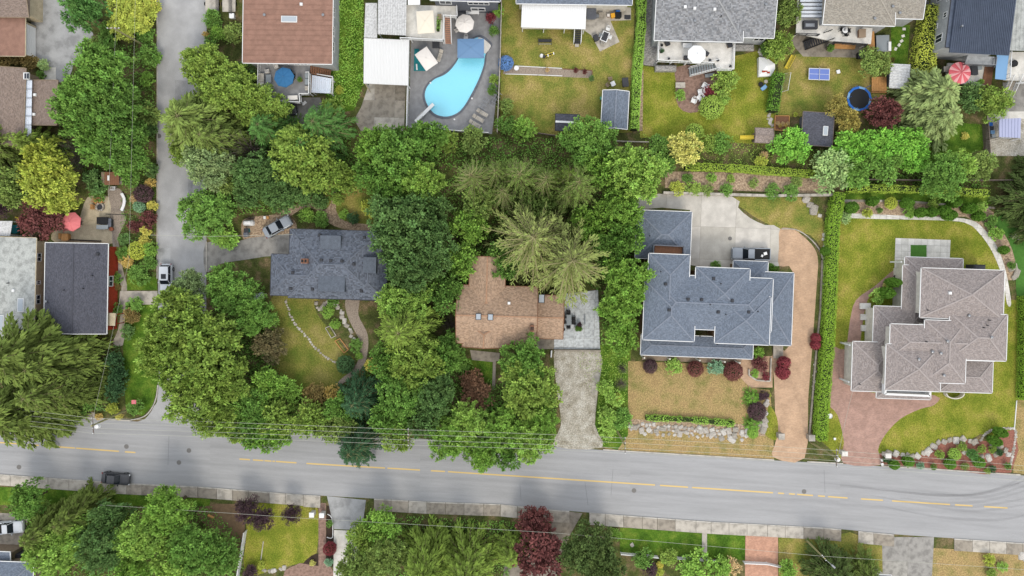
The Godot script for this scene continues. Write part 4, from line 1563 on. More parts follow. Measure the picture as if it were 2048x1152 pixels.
	# lots: [name, label, category, height, material, points]
	var lots := [
["parking_lot", "grey asphalt parking court beside the brown roofs at top left", "driveway", .010, M.asphalt, smooth([[66, -60], [132, -60], [136, 20], [160, 50], [186, 66], [178, 92], [150, 120], [140, 150], [112, 165], [84, 130], [66, 112]], 3)],
["lawn", "narrow dark green lawn strip along the lane above the main road", "lawn", .016, M.lush, [[252, 600], [314, 610], [315, 770], [306, 810], [285, 832], [252, 822], [246, 700]]],
["lawn", "small lawn between the garden path and the lane below the gold shrubs", "lawn", .016, M.lush, [[256, 540], [314, 555], [314, 580], [252, 580]]],
["concrete_slab", "pale concrete slab at the edge of the parking court by the white skylight", "slab", .05, M.pale[1], [[88, 136], [112, 135], [112, 164], [88, 160]]],
["brick_path", "pale brick path joining the lane to the charcoal roofed house", "path", .03, M.walk[2], [[240, 582], [315, 582], [315, 609], [238, 609]]],
["garden_path", "narrow concrete path past the charcoal roofed house", "path", .026, M.walk[0], smooth([[232, 470], [240, 500], [246, 540], [254, 570], [252, 600], [250, 640], [246, 690], [226, 686], [236, 660], [242, 620], [242, 575], [236, 545], [228, 505], [224, 470]], 3)],
["patio", "beige stone patio with fire pit above the charcoal roofed house", "patio", .022, M.beige, smooth([[168, 408], [180, 392], [208, 392], [224, 400], [236, 440], [232, 480], [200, 490], [112, 486], [108, 462], [150, 455]], 3)],
["patio", "curved grey stone terrace beside the brown garden shed", "patio", .03, M.slate, smooth([[216, 378], [240, 378], [250, 400], [248, 425], [252, 440], [238, 470], [230, 490], [220, 440], [222, 415]], 4)],
["lawn", "green bank of grass between the brown roof and the white carport", "lawn", .01, M.lush, [[668, -60], [728, -60], [726, 170], [708, 220], [680, 226], [650, 190], [664, 130]]],
["dirt_drive", "shaded earth drive under the deck of the brown flat roof", "driveway", .014, M.olddrive, [[556, 195], [640, 195], [648, 215], [640, 245], [570, 250], [556, 220]]],
["pool_deck", "dark grey paved deck around the kidney shaped pool", "pool deck", .02, M.pooldeck, [[822, 60], [880, 20], [990, 0], [1003, 30], [998, 150], [984, 268], [816, 258], [820, 170]]],
["lawn", "dry backyard lawn right of the pool, tan over faded green", "lawn", .012, M.olive, [[1004, -20], [1270, -20], [1264, 265], [1110, 270], [1000, 262]]],
["flower_bed", "narrow brown bed edged in timber across the dry backyard", "flower bed", .02, M.slate, [[1008, 131], [1185, 141], [1185, 156], [1150, 155], [1006, 148]]],
["patio", "tilted square concrete patio under the white table in the dry backyard", "patio", .028, M.walk[2], [[1168, 10], [1262, 15], [1262, 40], [1221, 42], [1239, 84], [1200, 103], [1182, 70], [1170, 62]]],
["gravel_strip", "pale grey gravel strip beside the grey shingle house", "gravel", .016, M.stones, [[1287, -30], [1316, -30], [1314, 132], [1284, 130]]],
["lawn", "olive back lawn around the brick patio of the grey shingle house", "lawn", .012, M.green, [[1280, 130], [1325, 138], [1480, 110], [1545, 95], [1556, 170], [1548, 290], [1280, 275]]],
["dirt_path", "thin bare earth path beside the tall hedge", "path", .018, M.bed, [[1281, 140], [1287, 140], [1285, 262], [1278, 262]]],
["brick_patio", "worn red brick patio with white chairs below the white deck", "patio", .02, M.brickpatio, smooth([[1352, 134], [1400, 130], [1442, 140], [1440, 175], [1425, 200], [1395, 224], [1366, 222], [1352, 200], [1352, 165]], 2)],
["lawn", "back lawn with the blue tennis table", "lawn", .012, M.olive, [[1556, 110], [1600, 108], [1790, 115], [1780, 180], [1720, 230], [1650, 230], [1556, 235]]],
["lawn", "narrow lawn with stepping stones left of the yellow-green hedge", "lawn", .012, M.lush, [[1782, 50], [1820, 50], [1815, 130], [1782, 130]]],
["grass_patch", "grass below the silver green tree at top right", "lawn", .01, M.lush, [[1850, 240], [1975, 250], [1965, 300], [1860, 330], [1700, 320]]],
["gravel_yard", "grey gravel yard at the right edge with the covered boat", "gravel", .012, M.gravel, [[1975, 225], [2200, 225], [2200, 312], [1970, 312]]],
["asphalt_yard", "dark asphalt below the white deck at the right edge", "driveway", .012, M.olddrive, [[2005, 165], [2200, 165], [2200, 223], [2012, 223]]],
["concrete_strip", "pale concrete strip above the gravel yard at the right edge", "driveway", .018, M.pale[1], [[1985, 223], [2200, 223], [2200, 236], [1985, 238]]],
["earth_drive", "bare earth drive by the two cars left of the slate roof", "driveway", .014, M.bed, smooth([[486, 440], [520, 432], [570, 430], [592, 446], [590, 470], [560, 482], [500, 488], [484, 470]], 3)],
["asphalt_drive", "faded grey drive from the lane to the slate roofed house", "driveway", .02, M.olddrive, smooth([[411, 486], [450, 490], [500, 476], [560, 470], [600, 468], [600, 515], [545, 512], [500, 518], [440, 528], [411, 544]], 3)],
["earth_path", "curving earth path behind the slate roofed house", "path", .018, M.bed, smooth([[560, 425], [590, 410], [625, 405], [648, 420], [662, 405], [665, 385], [675, 388], [672, 420], [690, 442], [740, 450], [738, 462], [680, 456], [650, 440], [630, 418], [600, 420], [570, 440]], 3)],
["dry_grass", "patch of dry weeds above the slate roofed house", "lawn", .010, M.olive, [[650, 360], [745, 350], [750, 450], [690, 450], [650, 410]]],
["lawn", "sloping lawn below the slate roofed house, tan in the middle", "lawn", .012, M.slopegrass, smooth([[548, 590], [640, 600], [660, 650], [690, 690], [708, 720], [690, 760], [660, 780], [606, 792], [570, 760], [540, 720], [545, 650]], 4)],
["stone_path", "brown stone path winding down from the slate roofed house", "path", .024, M.slate, smooth([[692, 598], [718, 598], [717, 630], [735, 668], [735, 706], [725, 734], [700, 757], [674, 773], [680, 760], [706, 738], [719, 712], [719, 682], [704, 652], [693, 625]], 4)],
["flower_bed", "planted strip left of the winding stone path", "flower bed", .016, M.soil, smooth([[632, 602], [684, 604], [700, 650], [718, 690], [706, 712], [690, 700], [660, 660], [636, 630]], 3)],
["gravel_drive", "pale weedy gravel driveway below the brown shingle house", "driveway", .016, M.gravel, smooth([[1118, 700], [1200, 702], [1196, 780], [1190, 850], [1204, 895], [1108, 892], [1122, 850], [1114, 780], [1108, 720]], 3)],
["grass_strip", "weedy grass strip between the gravel driveway and the front lawn", "lawn", .012, M.lush, [[1196, 690], [1262, 690], [1256, 870], [1235, 900], [1205, 893], [1190, 850], [1198, 780]]],
["lawn", "small bright lawn patch below the brown shingle house", "lawn", .014, M.lush, [[915, 715], [985, 720], [985, 765], [930, 760]]],
["garden_path", "grey concrete path below the brown shingle house", "path", .022, M.walk[1], [[940, 700], [1000, 706], [998, 722], [992, 722], [990, 780], [984, 780], [986, 724], [944, 720]]],
["lawn", "triangular lawn right of the large concrete driveway", "lawn", .014, M.olive, smooth([[1466, 394], [1600, 394], [1632, 415], [1652, 460], [1648, 500], [1620, 470], [1565, 460], [1520, 440], [1490, 420]], 3)],
["planting_strip", "bare pinkish soil terrace with five small shrubs", "flower bed", .03, M.bed, [[1330, 343], [1440, 344], [1660, 352], [1650, 388], [1540, 384], [1330, 376]]],
["slope", "weedy slope above the clipped box hedge", "lawn", .012, M.soil, [[1280, 275], [1550, 290], [1660, 300], [1660, 340], [1340, 340], [1280, 330]]],
["brick_drive", "long sandy brick driveway curving past the blue-grey roof", "driveway", .026, M.brickdrive, smooth([[1560, 458], [1585, 458], [1608, 474], [1629, 497], [1636, 522], [1634, 560], [1624, 700], [1616, 800], [1609, 916], [1546, 914], [1552, 880], [1550, 820], [1548, 760], [1546, 700], [1580, 690], [1586, 545], [1558, 532], [1558, 495]], 3)],
["entry_path", "brick path from the brick driveway to the blue-grey house", "path", .022, M.brickdrive, [[1478, 715], [1545, 712], [1545, 775], [1500, 775], [1476, 750]]],
["lawn", "dry straw coloured front lawn below the blue-grey house", "lawn", .014, M.dry, [[1256, 722], [1480, 730], [1500, 775], [1540, 780], [1546, 850], [1500, 852], [1256, 838]]],
["verge", "dry grass verge along the main road below the rock wall", "lawn", .010, M.dry, [[1206, 868], [1262, 850], [1450, 862], [1546, 846], [1548, 919], [1210, 900]]],
["grass_island", "small rounded grass island beside the brick driveway", "lawn", .03, M.green, smooth([[1538, 812], [1550, 825], [1556, 850], [1552, 880], [1530, 868], [1534, 835]], 3)],
["bed", "gravel bed between the front hedge and the rock wall", "flower bed", .016, M.bed, [[1256, 838], [1470, 848], [1530, 850], [1530, 872], [1460, 870], [1258, 858]]],
["lawn", "broad green lawn around the taupe roofed house", "lawn", .010, M.green, [[1680, 432], [1960, 440], [2006, 520], [2022, 600], [2044, 600], [2044, 880], [1960, 868], [1900, 905], [1870, 915], [1690, 925], [1640, 880], [1662, 700]]],
["hedge_strip", "shaded grass strip below the clipped cone hedge", "lawn", .012, M.lush, [[1688, 383], [1980, 385], [1982, 408], [1690, 404]]],
["flower_bed", "mulched bed of dwarf cypresses above the back lawn", "flower bed", .018, M.bed, smooth([[1690, 402], [1800, 402], [1900, 408], [1975, 416], [2000, 450], [2030, 500], [2040, 540], [2012, 560], [1990, 490], [1945, 440], [1890, 432], [1700, 428]], 3)],
["grass_path", "curved mown grass path at the far right of the back garden", "lawn", .024, M.turf, smooth([[1985, 440], [2060, 430], [2070, 600], [2035, 600], [2030, 520], [2010, 470]], 3)],
["red_drive", "red brick driveway fanning out below the taupe roofed house", "driveway", .022, M.brickred, smooth([[1660, 698], [1690, 698], [1700, 640], [1712, 600], [1750, 572], [1788, 540], [1792, 556], [1760, 580], [1735, 600], [1720, 690], [1720, 780], [1868, 790], [1868, 810], [1840, 818], [1800, 838], [1770, 870], [1756, 900], [1760, 930], [1686, 926], [1688, 885], [1675, 830], [1656, 800]], 3)],
["shrub_bed", "red mulch bed with boulders along the main road at right", "flower bed", .018, M.mulch, smooth([[1760, 906], [1810, 912], [1850, 908], [1880, 885], [1930, 878], [1975, 882], [2030, 858], [2022, 945], [1900, 940], [1770, 932]], 2)],
["verge", "dry grass corner at the far right edge beside the boulders", "lawn", .014, M.dry, [[2034, 800], [2200, 800], [2200, 958], [2026, 946]]],
["lawn", "bright striped lawn right of the white fence at the bottom", "lawn", .012, M.green, smooth([[500, 1012], [560, 1005], [634, 1010], [636, 1085], [625, 1118], [585, 1130], [545, 1140], [490, 1150], [492, 1080]], 2)],
["stone_path", "pinkish paved walk beside the bottom driveway", "path", .022, M.brickpatio, [[637, 1006], [652, 1006], [652, 1120], [690, 1180], [560, 1180], [570, 1140], [600, 1126], [637, 1132]]],
["flower_bed", "dark mulch bed left of the bottom concrete driveway", "flower bed", .016, M.darkmulch, [[653, 1010], [668, 1016], [668, 1135], [652, 1130]]],
["flower_bed", "dark mulch wedge in the corner of the bright bottom lawn", "flower bed", .02, M.darkmulch, smooth([[604, 1130], [622, 1112], [637, 1108], [637, 1130], [620, 1136]], 2)],
["driveway_apron", "grey asphalt apron of the bottom concrete driveway", "driveway", .024, M.asphalt, [[654, 992], [732, 1000], [724, 1060], [668, 1058]]],
["bare_soil", "brown bare soil bank left of the plum trees", "soil", .012, M.brownwall, smooth([[400, 1015], [470, 1008], [490, 1050], [484, 1085], [440, 1070], [400, 1040]], 2)],
["drive", "concrete drive at the bottom left corner under the covered car", "driveway", .014, M.walk[0], [[-60, 1024], [60, 1028], [40, 1090], [-60, 1088]]],
["concrete_drive", "concrete drive right of the red maple at the bottom", "driveway", .02, M.walk[3], [[1104, 1020], [1165, 1026], [1140, 1070], [1110, 1160], [1096, 1200], [1000, 1200], [1010, 1120], [1100, 1095]]],
["lawn", "front lawn strip with a white picket edge at the bottom", "lawn", .014, M.lush, [[1240, 1055], [1404, 1062], [1404, 1115], [1240, 1105]]],
["lawn", "smaller front lawn between the narrow path and the pink brick drive", "lawn", .014, M.lush, [[1414, 1064], [1490, 1070], [1490, 1120], [1414, 1116]]],
["garden_path", "narrow pale path between the two bottom front lawns", "path", .024, M.walk[2], [[1404, 1062], [1414, 1062], [1414, 1120], [1404, 1120]]],
["pink_drive", "pink brick driveway at the bottom", "driveway", .022, M.brickpink, [[1491, 1070], [1556, 1073], [1556, 1200], [1489, 1200]]],
["lawn", "patchy olive lawn right of the pink brick driveway", "lawn", .014, M.olive, [[1557, 1074], [1640, 1078], [1700, 1064], [1765, 1090], [1768, 1200], [1557, 1200]]],
["lawn", "straw coloured lawn at the bottom right corner", "lawn", .014, M.dry, [[1865, 1096], [2200, 1112], [2200, 1300], [1858, 1300]]],
["weedy_verge", "rough grass behind the pavement at bottom left", "lawn", .012, M.lush, [[-60, 972], [140, 978], [420, 998], [420, 1012], [-60, 1010]]],
	]
	for l in lots: sheet(l[0], l[5], l[3], l[4], l[1], l[2])
	# slabbed surfaces
	var paved := [
["concrete_drive", "wide pale concrete driveway behind the blue-grey house with a pickup on it", "driveway", smooth([[1290, 388], [1464, 393], [1476, 415], [1500, 436], [1530, 450], [1561, 458], [1558, 532], [1380, 530], [1380, 420], [1270, 420]], 2), 5.4, 5.0, .035, .02, M.concrete],
["concrete_drive", "concrete slab driveway below the white carport", "driveway", [[738, 168], [812, 168], [808, 262], [722, 262], [708, 240], [722, 215]], 3.1, 2.6, .02, .02, M.walk],
["patio", "brown concrete slab patio under the stairs of the tan roofed house", "patio", [[1578, 74], [1590, 95], [1606, 113], [1740, 116], [1740, 88], [1660, 84], [1600, 66]], 3.3, 3.0, .05, .024, [M.walk[1], M.walk[3]]],
["patio", "white square patio with a turf inset behind the taupe roofed house", "patio", [[1791, 476], [1901, 480], [1899, 520], [1800, 556], [1788, 556]], 1.0, 1.0, .03, .03, M.pale],
["patio", "whitewashed patio right of the brown shingle house", "patio", [[1110, 590], [1196, 580], [1200, 698], [1108, 698]], 1.55, 1.5, .03, .06, M.whitepatio],
["concrete_drive", "pale concrete driveway at the bottom beside the plum trees", "driveway", [[668, 1060], [724, 1062], [705, 1200], [666, 1200]], 4.5, 3.7, .04, .02, M.pale],
["concrete_drive", "wide stained grey concrete driveway at the bottom right", "driveway", [[1764, 1074], [1868, 1074], [1856, 1300], [1768, 1300]], 4.1, 4.0, .04, .02, M.greydrive],
["stone_path", "pale curved flagstone path around the back lawn of the taupe house", "path", smooth([[1698, 427], [1800, 431], [1890, 434], [1942, 440], [1968, 458], [1992, 490], [2008, 530], [2016, 565], [2022, 608], [2014, 608], [2006, 560], [1996, 530], [1980, 496], [1958, 466], [1936, 448], [1890, 441], [1698, 436]], 3), 1.0, 1.0, .2, .04, M.pale],
["flagstone_terrace", "upper terrace of pale flags beside the dwarf cypresses", "path", [[1686, 399], [1800, 400], [1990, 414], [1990, 418], [1800, 404], [1690, 404]], 1.2, 1.2, .05, .05, M.walk],
	]
	rng.seed = 17
	for p in paved:
		var o := Node3D.new()
		o.name = numbered(p[0])
		add_child(o)
		tag(o, p[1], p[2], "", "structure")
		slabs(o, p[3], p[4], p[5], p[6], p[7], p[8])
	sheet("turf_inset", [[1821, 490], [1853, 490], [1853, 514], [1821, 514]], .045, M.turf, "small square of turf set in the white patio", "lawn")

func make_houses() -> void:
	var h: House
	var w: Dictionary
	var o: Node3D
	var st: SurfaceTool
	# ---- flat brown roof, top left
	h = house("house", "house with low flat brown roof and white garage door at top left corner", 30, 50, 0.5, M.r_flatbrown)
	w = wing(h, -60, 33, 50, 112, 2.9, .02, "f", false, false, M.beige, M.beige)
	var gd := B()
	for k in 5: bx(gd, W(61, 82, 1.2) + Vector3(0, -.85 + k * .44, 0), Vector3(.12, .4, 4.6))
	pw("garage_door", gd, M.white, h.node)
	w = wing(h, -60, -60, 58, 34, 3.6, .2, "x", true, false, M.beige, M.tanwall, 0, M.r_umber)
	# ---- umber shingle house, left
	h = house("house", "house with weathered brown shingle roofs joined by a glazed strip at the left edge", 60, 205, 2, M.r_umber)
	wing(h, -190, 128, 46, 292, 4.4, .16, "z", false, false, M.tanwall, M.tanwall)
	wing(h, 61, 160, 117, 252, 3.4, .12, "e", true, true, M.tanwall, M.tanwall)
	st = ridged(W(47, 160, 4.3), W(64, 160, 4.0), W(62, 275, 4.0), W(42, 275, 4.3), 2, .05)
	var gr := pw("glazed_roof", st, M.polyc, h.node)
	for k in 7:
		st = B()
		bar(st, W(46 - k * .7, 160 + k * 18, 4.4), W(64 - k * .3, 160 + k * 18, 4.1), .07, .07)
		pl("glazing_bar", st, M.metal, gr)
	st = B()
	cbx(st, W(53, 152, 4.4), Vector3(.8, .3, 1.0), .05)
	var sk := pw("skylight", st, M.white, h.node)
	st = B()
	for k in 2: bx(st, W(53, 152, 4.57) + Vector3(-.18 + .36 * k, 0, 0), Vector3(.28, .03, .8))
	pl("pane", st, M.darkglass, sk)
	fittings(h, [["whitebox", 71, 190], ["whitebox", 69, 229]])
	# ---- flat grey membrane roof, left
	h = house("house", "beige house with stained flat grey roof at the left edge", 30, 570, 1.5, M.r_mem)
	w = wing(h, -80, 472, 67, 690, 3.2, .0, "f", false, false, M.beige, M.beige)
	for a in [[.18, 1.3], [.42, .6], [.58, 1.4], [.74, 1.0]]: win(h, w, "e", a[0], 1.9, a[1], .9)
	fittings(h, [["skylight", 43, 610, .9, 2.0, M.white], ["skylight", 3, 645, .9, 2.2, M.white], ["whitebox", 28, 581], ["pipe", 18, 566]])
	# ---- charcoal gable roof
	h = house("house", "house with charcoal shingle gable roof and red side wall", 150, 560, 1, M.r_charcoal)
	w = wing(h, 91, 485, 213, 668, 3.4, .17, "z", false, false, M.redwall)
	win(h, w, "e", .42, 1.9, 1.6, 1.1)
	fittings(h, [["pipe", 129, 580], ["pipe", 186, 551], ["box", 196, 508], ["whitepipe", 94, 603], ["pipe", 168, 577]])
	st = B()
	bar(st, W(207, 638, 2.6), W(231, 639, 2.4), 1.9, .12)
	pw("porch_roof", st, M.beige, h.node)
	posts(h.node, [[230, 629], [230, 648]], 0, 2.35, .12, M.redwall)
	st = B()
	bx(st, W(216, 655, 1.2), Vector3(1.6, .9, .12))
	pw("porch_wall", st, M.redwall, h.node)
	# ---- flat brown roof with deck
	h = house("house", "large house with broad flat brown roof and rear deck at the lane", 578, 60, .8, M.r_flatbrown)
	w = wing(h, 488, -70, 664, 128, 5.4, .0, "f", false, false, M.greywall, M.white)
	for a in [.42, .62, .78]: win(h, w, "e", a, 3.7, 1.5, 1.6)
	for a in [[.27, 1.5], [.5, 2.6], [.66, 1.6]]: win(h, w, "s", a[0], 4.0, a[1], 1.7, 2)
	for k in 12:
		st = B()
		bar(st, W(489, 8 + k * 10.2, 5.42), W(664, 10 + k * 10.2, 5.42), .07, .03)
		pw("roof_seam", st, M.r_flatbrown, h.node)
	fittings(h, [["skylight", 579, 39, 2.3, .9, M.white], ["whitebox", 603, 9], ["whitepipe", 530, 31], ["whitepipe", 647, 31]])
	o = h.node
	deck(o, [[516, 126], [620, 130], [616, 186], [599, 186], [597, 202], [533, 200], [531, 183], [515, 181]], 2.8, M.pooldeck)
	railing(o, [[516, 126], [515, 181], [531, 183], [533, 200], [600, 204], [598, 187], [617, 187], [618, 144], [611, 144]], 2.8, .95, M.white)
	posts(o, [[518, 180], [535, 198], [596, 201], [616, 184]], 0, 2.6, .15, M.white)
	stairs(o, W(620, 139, 2.75), W(662, 148, 1.0), 1.0, M.brownwood, M.brownwood)
	railing(o, [[621, 146], [665, 153], [664, 187]], 1.6, .6, M.white)
	st = ridged(W(624, 150, 2.2), W(663, 157, 2.2), W(661, 187, 2.1), W(622, 185, 2.1), 10, .05)
	pw("lean_to_roof", st, M.polyc, o)
	st = B()
	for k in 6: bar(st, W(624 + k * 7.6, 150 + k * 1.3, 2.06), W(622 + k * 7.6, 185 + k * .4, 1.98), .07, .1)
	for k in 4: bar(st, W(624, 153 + k * 10, 1.95), W(662, 158 + k * 9.6, 1.95), .07, .1)
	pw("lean_to_frame", st, M.wood, o)
	posts(o, [[625, 184], [661, 186], [663, 158], [626, 152]], 0, 1.9, .12, M.white)
	# ---- pool house
	h = house("house", "grey house with white metal carport roofs and raised deck over the pool", 860, 10, 1.2, M.r_slate)
	w = wing(h, 862, -90, 1000, 3, 6.0, .25, "x", true, true, M.darkwall)
	win(h, w, "s", .68, 4.0, 3.2, 1.0, 3)
	win(h, w, "s", .2, 4.2, 1.8, 1.4, 1)
	win(h, w, "s", .66, 1.6, 2.2, 1.2, 1)
	o = h.node
	st = ridged(W(728, 76, 3.0), W(818, 80, 3.0), W(816, 171, 2.7), W(727, 167, 2.7), 30, .09, .3)
	pw("carport_roof", st, M.whitemetal, o)
	st = ridged(W(757, -60, 4.0), W(814, -60, 4.0), W(812, 71, 3.7), W(755, 68, 3.7), 12, .1, .3)
	pw("upper_roof", st, M.dirtymetal, o)
	st = ridged(W(731, 6, 3.3), W(754, 6, 3.3), W(754, 76, 3.1), W(728, 75, 3.1), 8, .05, .3)
	pw("side_roof", st, M.dirtymetal, o)
	posts(o, [[730, 165], [814, 168], [730, 80], [757, 66], [810, 68]], 0, 2.66, .16, M.white)
	st = B()
	bar(st, W(731, 168, 2.4), W(740, 184, .2), .1, .12)
	pw("downpipe", st, M.beige, o)
	deck(o, [[812, 10], [912, 12], [912, 34], [888, 34], [886, 78], [812, 72]], 2.9, M.pale[1])
	railing(o, [[800, 75], [886, 79], [888, 30], [914, 32], [913, 10]], 2.9, .95, M.white)
	st = B()
	bar(st, W(816, 76, 2.5), W(886, 80, 2.5), .1, .5)
	pw("deck_fascia", st, M.white, o)
	posts(o, [[820, 74], [884, 76], [910, 32]], 0, 2.7, .15, M.white)
	stairs(o, W(895, 33, 2.9), W(897, 88, .1), .95, M.brickpink, M.white, M.white, 14)
	st = B()
	bx(st, W(828, 3, 3.8), Vector3(1.8, .12, 1.0))
	pw("louvre_panel", st, M.white, o)
	# ---- white patio roof house
	h = house("house", "house with dark roof edge and long white metal patio roof over the dry backyard", 1150, 0, .8, M.r_blue)
	wing(h, 1034, -90, 1264, 10, 3.6, .25, "x", true, true, M.offwhite)
	o = h.node
	st = ridged(W(1044, 5, 3.1), W(1173, 10, 3.1), W(1171, 57, 2.8), W(1042, 53, 2.8), 36, .06, .3)
	pw("patio_roof", st, M.whitemetal, o)
	st = B()
	bar(st, W(1042, 54, 2.75), W(1171, 58, 2.75), .1, .16)
	pw("gutter", st, M.white, o)
	posts(o, [[1045, 51], [1088, 53], [1130, 54], [1169, 56]], 0, 2.7, .13, M.white)
	deck(o, [[1046, 12], [1168, 14], [1166, 58], [1046, 57]], 1.7, M.offwhite)
	stairs(o, W(1156, 58, 1.7), W(1154, 88, .1), 1.0, M.dark, M.white, M.white, 8)
	st = B()
	bx(st, W(1154, 90, .08), Vector3(.6, .16, .6))
	pw("step", st, M.walk[2], o)
	# ---- grey shingle house
	h = house("house", "house with big mottled grey shingle roof and white deck", 1430, 20, 1.2, M.r_grey)
	w = wing(h, 1390, -150, 1548, 76, 4.6, .2, "x", true, false, M.greywall)
	wing(h, 1313, -170, 1486, 84, 4.75, .2, "x", false, true, M.greywall)
	win(h, w, "s", .87, 2.6, 1.6, 1.2)
	fittings(h, [["whitebox", 1370, 14], ["whitebox", 1389, 17], ["whitebox", 1429, 19], ["whitepipe", 1389, 43], ["whitepipe", 1531, 10], ["pipe", 1442, 33]])
	o = h.node
	deck(o, [[1318, 82], [1470, 87], [1468, 137], [1434, 136], [1428, 124], [1316, 120]], 2.6, M.pale[0])
	railing(o, [[1318, 82], [1316, 120], [1428, 125]], 2.6, .95, M.white)
	railing(o, [[1437, 138], [1468, 138], [1470, 87]], 2.6, .95, M.white)
	posts(o, [[1318, 118], [1346, 120], [1376, 121], [1466, 135], [1430, 124]], 0, 2.4, .16, M.white)
	stairs(o, W(1438, 129, 2.55), W(1378, 145, .2), 1.15, M.tablegrey, M.white, M.white, 12)
	st = B()
	cbx(st, W(1331, 137, .5), Vector3(3.2, 1.0, .9), .2)
	pw("stone_planter", st, M.stones, o)
	st = B()
	cbx(st, W(1488, 95, .3), Vector3(3.0, .6, 1.0), .2)
	pw("stone_planter", st, M.stones, o)
	# ---- tan roofed house
	h = house("house", "house with tan shingle hip roof, glazed pergola and dark outside stairs", 1740, 10, 1.5, M.r_tan)
	w = wing(h, 1700, -130, 1846, 38, 4.6, .22, "x", true, false, M.greywall)
	wing(h, 1650, -150, 1790, 52, 4.75, .22, "x", false, true, M.greywall)
	fittings(h, [["whitepipe", 1748, 38], ["whitepipe", 1784, 14], ["whitepipe", 1798, 27]])
	o = h.node
	st = B()
	for k in 5:
		q(st, W(1600, -40 + k * 15.4, 3.4), W(1662, -40 + k * 15.4, 3.4), W(1661, -26 + k * 15.4, 3.35), W(1600, -26 + k * 15.4, 3.35))
	var pg := pw("pergola_glass", st, M.polyc, o)
	st = B()
	for k in 9: bar(st, W(1599, -26 + k * 7.7, 3.42), W(1662, -26 + k * 7.7, 3.42), .09, .1)
	bar(st, W(1600, -40, 3.4), W(1599, 36, 3.4), .12, .14)
	bar(st, W(1662, -40, 3.4), W(1661, 36, 3.4), .12, .14)
	pl("pergola_beam", st, M.dark, pg)
	deck(o, [[1596, -20], [1662, -20], [1662, 50], [1745, 56], [1742, 88], [1662, 82], [1592, 66]], 2.7, M.pale[1])
	railing(o, [[1594, 66], [1640, 68]], 2.7, .95, M.dark)
	railing(o, [[1668, 83], [1736, 88]], 2.7, .95, M.dark)
	posts(o, [[1598, 64], [1640, 66], [1670, 80], [1736, 86]], 0, 2.5, .16, M.offwhite)
	stairs(o, W(1662, 71, 2.65), W(1608, 92, .1), 1.2, M.dark, M.black, M.black, 12)
	st = B()
	bx(st, W(1620, 50, 3.0), Vector3(2.1, .6, 1.2))
	var tub := pw("grill_cabinet", st, M.dark, o)
	st = B()
	cbx(st, W(1620, 50, 3.35), Vector3(1.4, .12, .5), .04)
	pl("lid", st, M.metal, tub)
	deck(o, [[1670, 86], [1712, 89], [1710, 98], [1668, 96]], .5, M.wood, .3, "planter_bench")
	deck(o, [[1738, 56], [1748, 56], [1750, 100], [1734, 100]], .9, M.wood, .3, "wood_walkway")
	for k in 7:
		st = B()
		bx(st, W(1852, 3 + k * 4, 2.6 - k * .35), Vector3(.9, .06, .22))
		pw("tread", st, M.dark, o)
	# ---- white house with dark metal roof
	h = house("house", "tall pale grey house with dark standing seam metal roof at top right", 1960, 50, 7, M.darkmetal)
	w = wing(h, 1914, -90, 2006, 108, 6.2, .0, "f", false, false, M.greywall, M.dark)
	for a in [[.42, 5.0, .9, 1.5], [.60, 4.4, .9, .9], [.36, 2.4, .9, 1.3], [.84, 3.5, 1.3, 1.7], [.68, 2.2, .8, 1.2]]: win(h, w, "w", a[0], a[1], a[2], a[3])
	o = h.node
	var A := W(1920, -60, 6.5)
	var D := W(1898, 105, 6.3)
	var Cc := W(2018, 111, 6.3)
	var Bb := W(2040, -60, 6.5)
	var m1 := W(1968, -60, 7.6)
	var m2 := W(1958, 108, 7.4)
	st = ridged(D, A, Bb, Cc, 1, .0)
	pw("eave_board", st, M.darkmetal, o)
	st = ridged(A + Vector3(0, .06, 0), m1, m2, D + Vector3(0, .06, 0), 14, .1, .16)
	pw("roof", st, M.darkmetal, o)
	st = ridged(m1, Bb + Vector3(0, .06, 0), Cc + Vector3(0, .06, 0), m2, 18, .1, .16)
	pw("roof", st, M.darkmetal, o)
	st = B()
	lathe(st, [[0, .4], [.14, .36], [.14, 0]], 10, W(1922, 53, 7.0))
	pw("vent_pipe", st, M.metal, o)
	st = ridged(W(2012, -40, 4.8), W(2110, -40, 4.8), W(2100, 104, 4.4), W(2006, 100, 4.4), 12, .05)
	pw("side_roof", st, M.r_mem, o)
	deck(o, [[1936, 110], [1996, 114], [1992, 129], [1930, 127]], 3.0, M.greywall)
	railing(o, [[1932, 112], [1930, 128], [1992, 130], [1994, 114]], 3.0, .8, M.metal)
	deck(o, [[1896, 126], [1992, 130], [1968, 172], [1890, 165]], 1.2, M.pale[1], .3)
	deck(o, [[1970, 133], [1988, 134], [1982, 172], [1964, 168]], 1.3, M.brownwood, .3, "wood_deck")
	st = B()
	q(st, W(1994, 105, 3.4), W(2018, 108, 3.4), W(2012, 160, 2.9), W(1990, 158, 2.9))
	pw("glass_roof", st, M.ltblue, o)
	deck(o, [[2020, 104], [2120, 104], [2120, 164], [2008, 160]], 2.6, M.pale[1])
	railing(o, [[2026, 60], [2021, 155]], 2.6, .95, M.white)
	railing(o, [[2040, 164], [2110, 166]], 2.6, .95, M.white)
	stairs(o, W(2030, 152, 2.6), W(2010, 196, .1), 1.2, M.walk[0], M.white, M.white, 13)
	st = B()
	lathe(st, [[0, .5], [.42, .5], [.5, .4], [.48, 0]], 14, W(2026, 128, 2.6))
	pw("planter", st, M.black, o)
	# ---- slate roofed house, middle left
	h = house("house", "house with rough slate-blue hip roof, two grey dormers and brick chimney", 655, 525, 1.5, M.r_slate)
	w = wing(h, 580, 458, 760, 600, 3.5, .42, "x", true, true, M.tanwall, M.dark)
	wing(h, 543, 508, 690, 594, 3.5, .42, "x", true, true, M.tanwall, M.dark)
